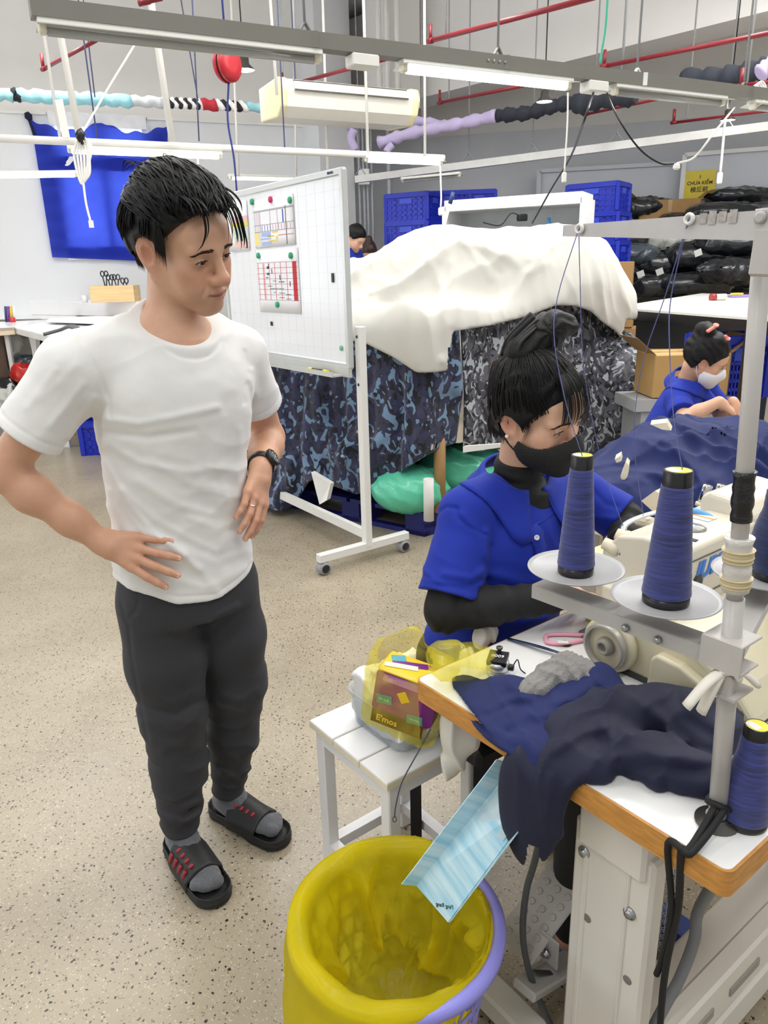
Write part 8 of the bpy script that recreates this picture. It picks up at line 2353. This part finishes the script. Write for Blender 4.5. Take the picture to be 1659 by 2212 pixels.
# ================================================================== CEILING: LIGHT RAILS, PIPES, FITTINGS
RAIL = M('rail_grey_enamel', (112, 111, 103), .45, .04, 6); FIXW = M('fixture_white', (226, 226, 220), .4, .02); TUBE_OFF = M('tube_unlit_shaded', (176, 178, 176), .2, .01)  # unlit tubes greyed: the shade they hang in is put into the colour
TUBE_ON = M('tube_lit', (255, 255, 255), .4, .0, emit=(255, 254, 248), estr=7.0)
REDP = M('red_pipe_paint', (124, 20, 32), .4, .05); WHP = M('white_conduit', (236, 234, 228), .45, .03); RODM = M('hanger_rod', (150, 152, 154), .5, .1)
ZRL = 2.45
def zrl(x, y): return gz(x, y, ZRL)
def lamp(name, a, b, label, lit, wdt=.16, drop=.0, grp=None, estr=None):
    a, b = V3(a), V3(b); d = (b-a).normalized(); n = d.cross(UP).normalized()
    t = thing(name, (a+b)/2, label, 'light', grp)
    m = MB(); m.prism([a+n*.03, a-n*.03, a-n*.03+UP*.022, a+n*.03+UP*.022], b-a); m.build('housing', FIXW, t)
    m = MB(); w = wdt/2
    for sg in (-1, 1):
        m.prism([a+n*sg*.03+UP*.004, a+n*sg*w-UP*.006, a+n*sg*w-UP*.009, a+n*sg*.03-UP*.0], b-a)
    m.build('reflector', M('reflector_shaded', (196, 196, 190), .35, .02), t)  # white reflectors greyed to carry the shade under the rail
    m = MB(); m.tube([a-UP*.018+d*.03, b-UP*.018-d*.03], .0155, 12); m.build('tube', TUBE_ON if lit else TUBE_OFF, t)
    for e, sg in ((a, 1), (b, -1)):
        m = MB(); m.box(e+d*sg*.015-UP*.010, (.03, .04, .038), ax=(d, n, UP), bev=.006); m.build('lamp_holder', M('ivory_holder', (232, 228, 208), .4), t)
    return t
# main rail
r0_, r1_ = zrl(-40, 5), zrl(1700, 212)
rd_ = (r1_-r0_).normalized(); rn_ = rd_.cross(UP).normalized()
def rail_at(x):
    """point on the main rail axis seen at image column x"""
    lo_, hi_ = 0.0, 1.4
    for _ in range(40):
        mid = (lo_+hi_)/2; P = r0_+(r1_-r0_)*mid
        if to_px(np.array([A3(P)]))[0, 0] < x: lo_ = mid
        else: hi_ = mid
    return r0_+(r1_-r0_)*lo_
rl_ = thing('lighting_rail', (r0_+r1_)/2, 'grey lighting rail hung across the ceiling above both people', 'light rail')
m = MB(); m.bar(rail_at(64), r1_+rd_*1.5, .07, .06); m.build('rail', RAIL, rl_)
for x in (660, 1075, 1375, 1605):
    p = rail_at(x); k = .5 if x > 1300 else .62
    m = MB(); m.bar(p+UP*.11*k, p+rd_*.05*k+UP*.02, .02, .006); m.bar(p+UP*.11*k, p-rd_*.05*k+UP*.02, .02, .006); m.bar(p+rd_*.04*k+rn_*.037+UP*.03, p+rd_*.04*k+rn_*.037-UP*.03, .03, .004); m.build('hanger_bracket', FIXW if x == 1375 else RAIL, rl_)
    m = MB(); m.tube([p+UP*.06, p+UP*2.4], .006, 6); m.build('hanger_rod', RODM, rl_)
m = MB(); 
for k in range(4):
    m = MB(); m.lathe([(.006, 0), (.006, .004), (.003, .005)], rail_at(1045+12*k)+rn_*.036, rn_, 8); m.build('rail_bolt', RODM, rl_)
    if rn_.y > 0: pass
for x in (782, 1285):
    m = MB(); p = rail_at(x)-UP*.055; m.box(p, (.13, .08, .05), ax=(rd_, rn_, UP), bev=.006); m.build('junction_box', FIXW, rl_)
dz = UP*-.050
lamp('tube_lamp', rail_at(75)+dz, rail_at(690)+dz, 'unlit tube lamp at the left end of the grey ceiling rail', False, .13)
lamp('tube_lamp', rail_at(865)+dz*1.0, rail_at(1232)+dz, 'brightly lit tube lamp in the middle of the grey ceiling rail', True, .15)
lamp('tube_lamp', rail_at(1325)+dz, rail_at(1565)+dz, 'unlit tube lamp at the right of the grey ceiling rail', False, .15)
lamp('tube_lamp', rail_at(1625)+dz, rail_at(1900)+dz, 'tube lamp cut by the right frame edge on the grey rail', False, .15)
# left white conduit rail and its lamps
def cyl(name, pts, r, mat, label, cat, grp=None, seg=8):
    m = MB(); m.tube(pts, r, seg); return tag(m.build(name, mat), label, cat, grp)
YL_ = 6.4
def lr(x, dy=0):
    a, b = gy(0, 299, 6.0), gy(955, 341, 7.4)
    return a.lerp(b, x/955)+UP*dy
cyl('conduit_rail', [lr(-120), lr(960)], .028, WHP, 'long white conduit rail crossing above the man', 'rail')
lamp('tube_lamp', lr(118, -.05), lr(425, -.05), 'lit tube lamp on the white rail before the blue cloth', True, .12)
lamp('tube_lamp', lr(755, -.03), lr(955, -.03), 'lit tube lamp on the white rail above the whiteboard', True, .15)
a_, b_ = gy(-150, 378, 6.8), gy(168, 374, 7.3)
lamp('tube_lamp', a_, b_, 'lit tube lamp low at the left in front of the blue cloth', True, .15)
a_, b_ = gy(495, 381, 8.4), gy(640, 384, 8.8)
lamp('tube_lamp', a_, b_, 'lit tube lamp just above the whiteboard top edge', True, .15)
# rods that carry them
for k, (x0, y0, x1, y1, Y) in enumerate(((90, 40, 130, 300, 6.2), (128, 60, 172, 300, 6.2), (335, 60, 372, 305, 6.4), (590, 90, 598, 205, 7.0), (788, 100, 795, 335, 7.1), (917, 60, 918, 335, 7.3), (503, 90, 515, 380, 8.4), (635, 90, 640, 380, 8.7), (700, 100, 708, 365, 7.8))):
    a, b = gy(x0, y0, Y), gy(x1, y1, Y); top = b+(a-b)*((5.0-b.z)/(a.z-b.z))
    cyl('hanger_rod', [b, top], (.026 if k in (1, 2) else .012), WHP, ('thin white rod left of the blue cloth', 'thick white rod at the left of the blue cloth', 'thick white rod at the right of the blue cloth', 'white rod at the left end of the air conditioner', 'white rod above the middle of the air conditioner', 'white rod right of the air conditioner', 'white rod beside the reel cable', 'white rod above the whiteboard papers', 'white rod before the column')[k], 'rod', 'white hanger rods')
m = MB(); a, b = gy(127, 215, 6.1), gy(143, 298, 6.1); m.bar(a, b, .05, .02); tag(m.build('rail_bracket', WHP), 'flat white bracket strip above the left rail', 'bracket')
for k, (x0, y0, x1, y1, Y) in enumerate(((180, 80, 210, 300, 6.6), (190, 85, 205, 210, 7.6), (408, 100, 428, 218, 8.0), (420, 100, 430, 305, 6.7), (605, 120, 615, 320, 6.9), (635, 130, 637, 175, 7.5))):
    a, b = gy(x0, y0, Y), gy(x1, y1, Y); top = b+(a-b)*((5.0-b.z)/(a.z-b.z))
    cyl('steel_wire', [b, top], .006, M('dark_rod', (86, 92, 130), .5), ('dark wire left of the cord bundle', 'dark wire to the cyan wrapped pipe', 'dark wire to the striped wrap', 'dark wire beside the red wrap', 'dark wire left of the air conditioner', 'short dark wire by the air conditioner')[k], 'wire', 'dark suspension wires', 6)
# wrapped pipe at the left
wp = thing('wrapped_pipe', gy(300, 215, 8.0), 'ceiling pipe wrapped in cyan, grey, striped and red cloth at the left', 'pipe')
wa, wb2_ = gy(-80, 200, 7.6), gy(600, 234, 8.6)
def wseg(x0, x1, r, col, nm, rough=.8):
    t0, t1 = (x0+80)/680, (x1+80)/680; n = max(4, int((x1-x0)/9)); m = MB()
    m.tube([wa.lerp(wb2_, lerp(t0, t1, k/n))+Vector((0, 0, .008*sin(k*1.7))) for k in range(n+1)], r, 12, rs=[r*(1+.10*sin(k*2.1)+.06*sin(k*5.3)) for k in range(n+1)])
    m.build(nm, M('wrap_%s' % nm, col, rough, .1, 12, bump=.3, bscale=30), wp)
wseg(-80, 18, .055, (150, 205, 216), 'cyan_wrap'); wseg(18, 26, .06, (30, 32, 40), 'black_tie'); wseg(26, 262, .058, (150, 205, 216), 'cyan_wrap'); wseg(262, 330, .05, (196, 200, 206), 'grey_wrap')
for k in range(9): wseg(330+10*k, 340+10*k, .048, (238, 238, 236) if k % 2 == 0 else (34, 36, 42), 'white_wrap' if k % 2 == 0 else 'black_wrap')
wseg(418, 452, .055, (178, 40, 56), 'red_wrap')
for k in range(5): wseg(452+14*k, 466+14*k, .05, (238, 238, 236) if k % 2 == 0 else (34, 36, 42), 'white_wrap' if k % 2 == 0 else 'black_wrap')
wseg(522, 600, .045, (150, 205, 216), 'cyan_wrap')
# red sprinkler pipes
for k, (a, b, Y0, Y1, r) in enumerate((((94, 149), (210, 86), 7.6, 6.9, .035), ((612, 187), (870, 118), 8.2, 7.0, .035), ((930, 88), (1290, -8), 7.0, 5.3, .04), ((950, 222), (1135, 184), 8.8, 7.8, .035), ((1265, 247), (1425, 213), 8.6, 7.8, .03), ((1305, 143), (1720, 60), 7.0, 5.6, .035), ((1455, 265), (1720, 232), 8.2, 7.2, .028), ((310, 5), (350, -4), 5.0, 5.0, .03), ((1600, 185), (1720, 170), 6.4, 6.0, .03))):
    t = thing('sprinkler_pipe', gy(a[0], a[1], Y0), ('red sprinkler pipe at the upper left', 'red sprinkler pipe behind the air conditioner', 'long red sprinkler pipe at the top centre', 'red sprinkler pipe along the white soffit', 'red sprinkler pipe under the black wrap', 'red sprinkler pipe at the upper right', 'red sprinkler pipe low at the right', 'red pipe stub at the top left frame edge', 'short red pipe beside the black wrap')[k], 'pipe', 'red sprinkler pipes')
    A__, B2 = gy(a[0], a[1], Y0), gy(b[0], b[1], Y1)
    r *= .46; m = MB(); m.tube([A__, B2], r, 10); m.build('pipe', REDP, t)
    m = MB(); m.lathe([(r*1.2, -.03), (r*1.25, 0), (r*1.2, .04)], A__, (B2-A__), 10); m.tube([A__, A__+UP*.12], .015, 6); m.build('end_fitting', REDP, t)
    m = MB(); c = A__.lerp(B2, .12); m.tube([c, Vector((c.x, c.y, 5.0))], .008, 6); m.build('hanger', RODM, t)
# air conditioner
ac = thing('air_conditioner', gy(720, 225, 7.0), 'cream ceiling air conditioner hung left of the column', 'air conditioner')
pA, pB = gy(583, 218, 7.3), gy(872, 232, 7.9)
ad_ = Vector((pB.x-pA.x, pB.y-pA.y, 0)); aL = ad_.length; ad_.normalize(); an_ = Vector((ad_.y, -ad_.x, 0)); an_ = an_ if an_.y < 0 else -an_
zA = pA.z-.02
def AC(u, v, z): return Vector((pA.x, pA.y, zA))+ad_*u+an_*v+UP*z
ACM = M('ac_cream', (236, 228, 186), .4, .03); ACW = M('ac_white', (234, 232, 222), .4, .02)
prof = [(.30, .06), (.27, .14), (.20, .16), (-.28, .16), (-.28, -.10), (.15, -.13), (.25, -.06)]
m = MB(); m.prism([AC(.06, v, z) for v, z in prof], ad_*(aL-.1)); m.build('body', ACW, ac)
for u in (0, aL-.06):
    m = MB(); m.prism([AC(u, v*1.03, z*1.05) for v, z in prof], ad_*.07); o = m.build('end_cap', ACM, ac); md = o.modifiers.new('b', 'BEVEL'); md.width = .015; md.segments = 2
m = MB(); m.prism([AC(.12, .275, .135), AC(.12, .31, .055), AC(aL-.12, .31, .055), AC(aL-.12, .275, .135)], an_*.006); m.build('air_outlet', M('ac_grey_slot', (206, 200, 184), .5), ac)
for z in (.058, .132):
    m = MB(); m.bar(AC(.12, .312-(z-.058)*.45, z), AC(aL-.12, .312-(z-.058)*.45, z), .01, .012); m.build('slot_edge', M('ac_dark_line', (70, 68, 62), .6), ac)
for u in (.15, aL-.15):
    m = MB(); m.tube([AC(u, 0, .16), Vector((AC(u, 0, 0).x, AC(u, 0, 0).y, 5.0))], .01, 6); m.build('hanger_rod', RODM, ac)
# red cable reel and its cable
rc_ = gy(491, 140, 6.2); re_ = thing('cable_reel', rc_, 'red cable reel hanging from the ceiling', 'reel')
axr = Vector((.85, -.5, 0)).normalized()
m = MB(); m.lathe([(.05, -.055), (.105, -.05), (.118, -.03), (.118, -.008)], rc_, axr, 28); m.build('reel_half', M('reel_red', (170, 28, 40), .35), re_)
m = MB(); m.lathe([(.118, .008), (.118, .03), (.105, .05), (.05, .055)], rc_, axr, 28); m.build('reel_half', M('reel_red'), re_)
m = MB(); m.lathe([(.112, -.008), (.112, .008)], rc_, axr, 28); m.build('gap_ring', CAPB, re_)
m = MB(); m.tube(smooth_path([rc_+Vector((0, 0, -.11)), gy(492, 260, 6.25), gy(505, 340, 6.3), gy(512, 420, 6.35)], 5), .008, 6); m.tube([rc_+UP*.1, rc_+UP*1.9], .008, 6); m.build('cable', M('navy_cable', (50, 60, 130), .5), re_)
# pendants
for k, (x, y, Y, r) in enumerate(((528, 150, 7.6, .095), (1176, 218, 7.6, .075), (1572, 258, 7.8, .07))):
    c = gy(x, y, Y); t = thing('pendant_lamp', c, ('lit black pendant lamp beside the red reel', 'lit black pendant lamp before the dark wrapped pipe', 'lit pendant lamp at the far right')[k], 'lamp', 'pendant lamps')
    m = MB(); m.lathe([(r*.28, r*1.2), (r*.45, r*1.1), (r*.5, r*.45), (r*.95, 0), (r*1.0, -.01)], c, UP, 20, caps=False); m.build('shade', M('pendant_black', (46, 44, 42), .4), t)
    m = MB(); m.lathe([(0, -.006), (r*.9, -.006), (r*.9, .0)], c, UP, 20); m.build('bulb', M('bulb_lit', (255, 255, 255), .4, emit=(255, 250, 240), estr=45), t)
    m = MB(); m.tube([c+UP*r*1.1, Vector((c.x, c.y, 5.0))], .006, 5); m.build('cord', CAPB, t)
# cords with pull switches
def cord(pts, label, plug=None, r=.004, mat=None, cat='cord'):
    t = thing('hanging_cord', pts[-1], label, cat)
    m = MB(); m.tube(smooth_path(pts, 5), r, 6); m.build('cord', mat or WHP, t)
    if plug: 
        m = MB(); m.box(V3(pts[-1])-UP*plug[1]/2, (plug[0], plug[0]*.6, plug[1]), bev=plug[0]*.2); m.build('switch', WHP, t)
    return t
ys = rail_at(1230).y
cord([rail_at(1229)-UP*.09, gy(1226, 260, ys), gy(1222, 330, ys), gy(1219, 372, ys)], 'white cord with pull switch below the lit rail lamp', (.024, .05), .0045)
cord([lr(950, -.06), gy(952, 390, 7.3), gy(953, 425, 7.3), gy(952, 448, 7.3)], 'white cord with switch over the sheeted pile', (.045, .07), .008)
cord([rail_at(1590)-UP*.08, gy(1540, 290, 4.2), gy(1500, 340, 4.2), gy(1462, 353, 4.2)], 'white cord stretched down to the plug joint at the right', (.035, .03), .006)
cord([rail_at(1310)-UP*.06, gy(1335, 255, 4.1), gy(1380, 320, 4.15), gy(1425, 352, 4.2), gy(1456, 354, 4.2)], 'black cord swinging to the white plug joint', None, .005, CAPB)
cord([rail_at(1284)-UP*.08, gy(1262, 260, 4.0), gy(1232, 340, 5.0), gy(1190, 410, 5.6), gy(1150, 482, 6.2)], 'long black cord running down to the white shelf', None, .006, CAPB)
cord([gy(1566, 262, 7.5), gy(1560, 330, 7.5), gy(1556, 372, 7.5)], 'white cord with switch below the far right pendant', (.05, .1), .012)
cord([gy(430, 312, 6.6), gy(428, 340, 6.6), gy(427, 368, 6.6)], 'short white cord above the man hair', None, .008)
bz = thing('cord_bundle', gy(180, 350, 5.9), 'looped white cord bundle tied to the left rail with a black knot', 'cord')
m = MB()
for k in range(5):
    x0 = 160+7*k; m.tube(smooth_path([gy(172, 295, 5.9), gy(x0, 330, 5.9), gy(168+5*k, 375, 5.9), gy(178+2*k, 398-3*k, 5.9), gy(186+2*k, 370, 5.9), gy(198-2*k, 320, 5.9), gy(180, 295, 5.9)], 4), .009, 6)
m.tube(smooth_path([gy(180, 395, 5.9), gy(186, 440, 5.9), gy(196, 480, 5.9)], 4), .008, 6); m.build('loops', WHP, bz)
m = MB(); m.box(gy(197, 484, 5.9), (.03, .02, .05)); m.build('end_tag', WHP, bz)
m = MB(); m.lathe([(0, -.05), (.035, -.02), (.035, .02), (0, .05)], gy(173, 292, 5.88), (.3, 0, 1), 8); m.tube([gy(173, 292, 5.88), gy(178, 312, 5.88)], .012, 5); m.build('black_knot', CAPB, bz)
cord([gy(292, 95, 6.3), gy(240, 180, 6.2), gy(205, 240, 6.1), gy(176, 290, 6.0)], 'slack white cord running up to the unlit lamp', None, .008)
cl = thing('cable_coil', rail_at(1632), 'white cable coil hooked on the rail at the right edge', 'cable')
m = MB()
for k in range(4):
    c = rail_at(1632)+Vector((.01*k, 0, -.01)); m.tube([c+Vector((.03*cos(a), .01*sin(a), .06*sin(a)+.006*k)) for a in np.linspace(0, 2*pi, 16)], .005, 6, caps=False)
m.build('loops', WHP, cl)
cord([gy(1313, -10, 4.6), gy(1308, 60, 4.6), gy(1300, 110, 4.6), gy(1297, 136, 4.6)], 'thin teal string hanging from the ceiling', None, .006, M('teal_string', (70, 180, 150), .8), 'string')
# purple and black wrapped pipe
def wrapped(name, pts, r, mat, label, seed):
    P = smooth_path(pts, 10); n = len(P); m = MB()
    m.tube(P, r, 12, rs=[r*(1+.16*sin(k*1.3+seed)+.10*sin(k*3.7+seed)) for k in range(n)]); return tag(m.build(name, mat), label, 'pipe', 'cloth-wrapped pipes')
LIL = M('lilac_cloth', (188, 176, 212), .85, .08, 8, bump=.2, bscale=20); BKC = M('black_cloth_wrap', (42, 46, 56), .85, .1, 8, bump=.2, bscale=20)
wrapped('wrapped_pipe', [gy(752, 270, 9.6), gy(830, 264, 9.4), gy(900, 262, 9.2), gy(965, 272, 9.0)], .05, LIL, 'lilac wrapped pipe behind the air conditioner', 1)
wrapped('wrapped_pipe', [gy(820, 308, 9.2), gy(900, 285, 9.0), gy(990, 268, 8.8), gy(1075, 250, 8.6)], .06, LIL, 'lilac wrapped pipe in front of the soffit', 2)
wrapped('wrapped_pipe', [gy(1075, 250, 8.6), gy(1140, 244, 8.4), gy(1200, 228, 8.2), gy(1260, 218, 8.0)], .065, BKC, 'black wrapped pipe behind the small pendant', 3)
wrapped('wrapped_pipe', [gy(1240, 228, 8.0), gy(1300, 214, 7.8), gy(1375, 205, 7.6)], .085, BKC, 'thick black wrapped pipe beside the rail lamp', 4)
wrapped('wrapped_pipe', [gy(1470, 172, 7.4), gy(1560, 168, 7.2), gy(1640, 152, 7.0), gy(1700, 140, 6.8)], .085, BKC, 'black wrapped pipe at the upper right', 5)
wrapped('wrapped_pipe', [gy(1640, 160, 6.6), gy(1665, 140, 6.6), gy(1700, 120, 6.6)], .06, LIL, 'lilac wrapped pipe end at the right frame edge', 6)
m = MB(); c = gy(765, 280, 9.5); m.tube(smooth_path([c, gy(758, 300, 9.5), gy(768, 325, 9.5)], 4), .05, 8); tag(m.build('lilac_tie', LIL), 'hanging lilac cloth tie beside the column', 'cloth')
m = MB(); c = gy(848, 312, 9.1); m.tube(smooth_path([c, gy(838, 322, 9.1), gy(835, 328, 9.1)], 3), .04, 8); tag(m.build('lilac_tie', LIL), 'short lilac cloth end under the soffit', 'cloth')
# far trunk rail with lamp
fr0, fr1 = gy(770, 388, 9.6), gy(1700, 268, 7.6)
ft = thing('lighting_rail', (fr0+fr1)/2, 'long far grey rail rising to the right above the crates', 'light rail')
m = MB(); m.bar(fr0, fr1, .08, .075); m.build('rail', M('rail_far_grey', (206, 206, 204), .45), ft)
for x in (782, 955, 1075, 1230, 1418, 1635):
    t_ = (x-770)/930; c = fr0.lerp(fr1, t_*.95+.0); m = MB(); m.bar(c+UP*.13, c+Vector((.07, -.04, .03)), .015, .005); m.bar(c+UP*.13, c+Vector((-.07, .04, .03)), .015, .005); m.tube([c+UP*.1, Vector((c.x, c.y, 5.0))], .007, 5); m.build('hanger', RODM, ft)
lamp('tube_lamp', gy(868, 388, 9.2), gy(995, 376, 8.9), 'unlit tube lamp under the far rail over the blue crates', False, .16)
# conduits on the column recess
for k, x in enumerate((772, 782, 790, 800, 838)):
    a, b = gy(x, 270, 11.3), gy(x+6, 490, 11.3); cyl('wall_conduit', [(a.x, a.y, 1.2), (a.x, a.y, 3.6)], .016 if k < 4 else .03, M('conduit_grey', (178, 182, 188), .5), ('first thin conduit beside the column', 'second thin conduit beside the column', 'third thin conduit beside the column', 'fourth thin conduit beside the column', 'thicker conduit right of the junction box')[k], 'conduit', 'wall conduits')
m = MB(); c = gy(786, 382, 11.2); m.box(c, (.16, .08, .2), bev=.01); tag(m.build('junction_box', M('desk_white')), 'white junction box on the conduits beside the column', 'box')
for k, x in enumerate((818, 836, 858)):
    a = gy(x, 100, 10.4); cyl('vertical_duct', [(a.x, a.y, 3.3), (a.x, a.y, 5.0)], .035, W_UP, ('left white pipe in front of the soffit box', 'middle white pipe in front of the soffit box', 'right white pipe in front of the soffit box')[k], 'pipe', 'white vertical pipes')
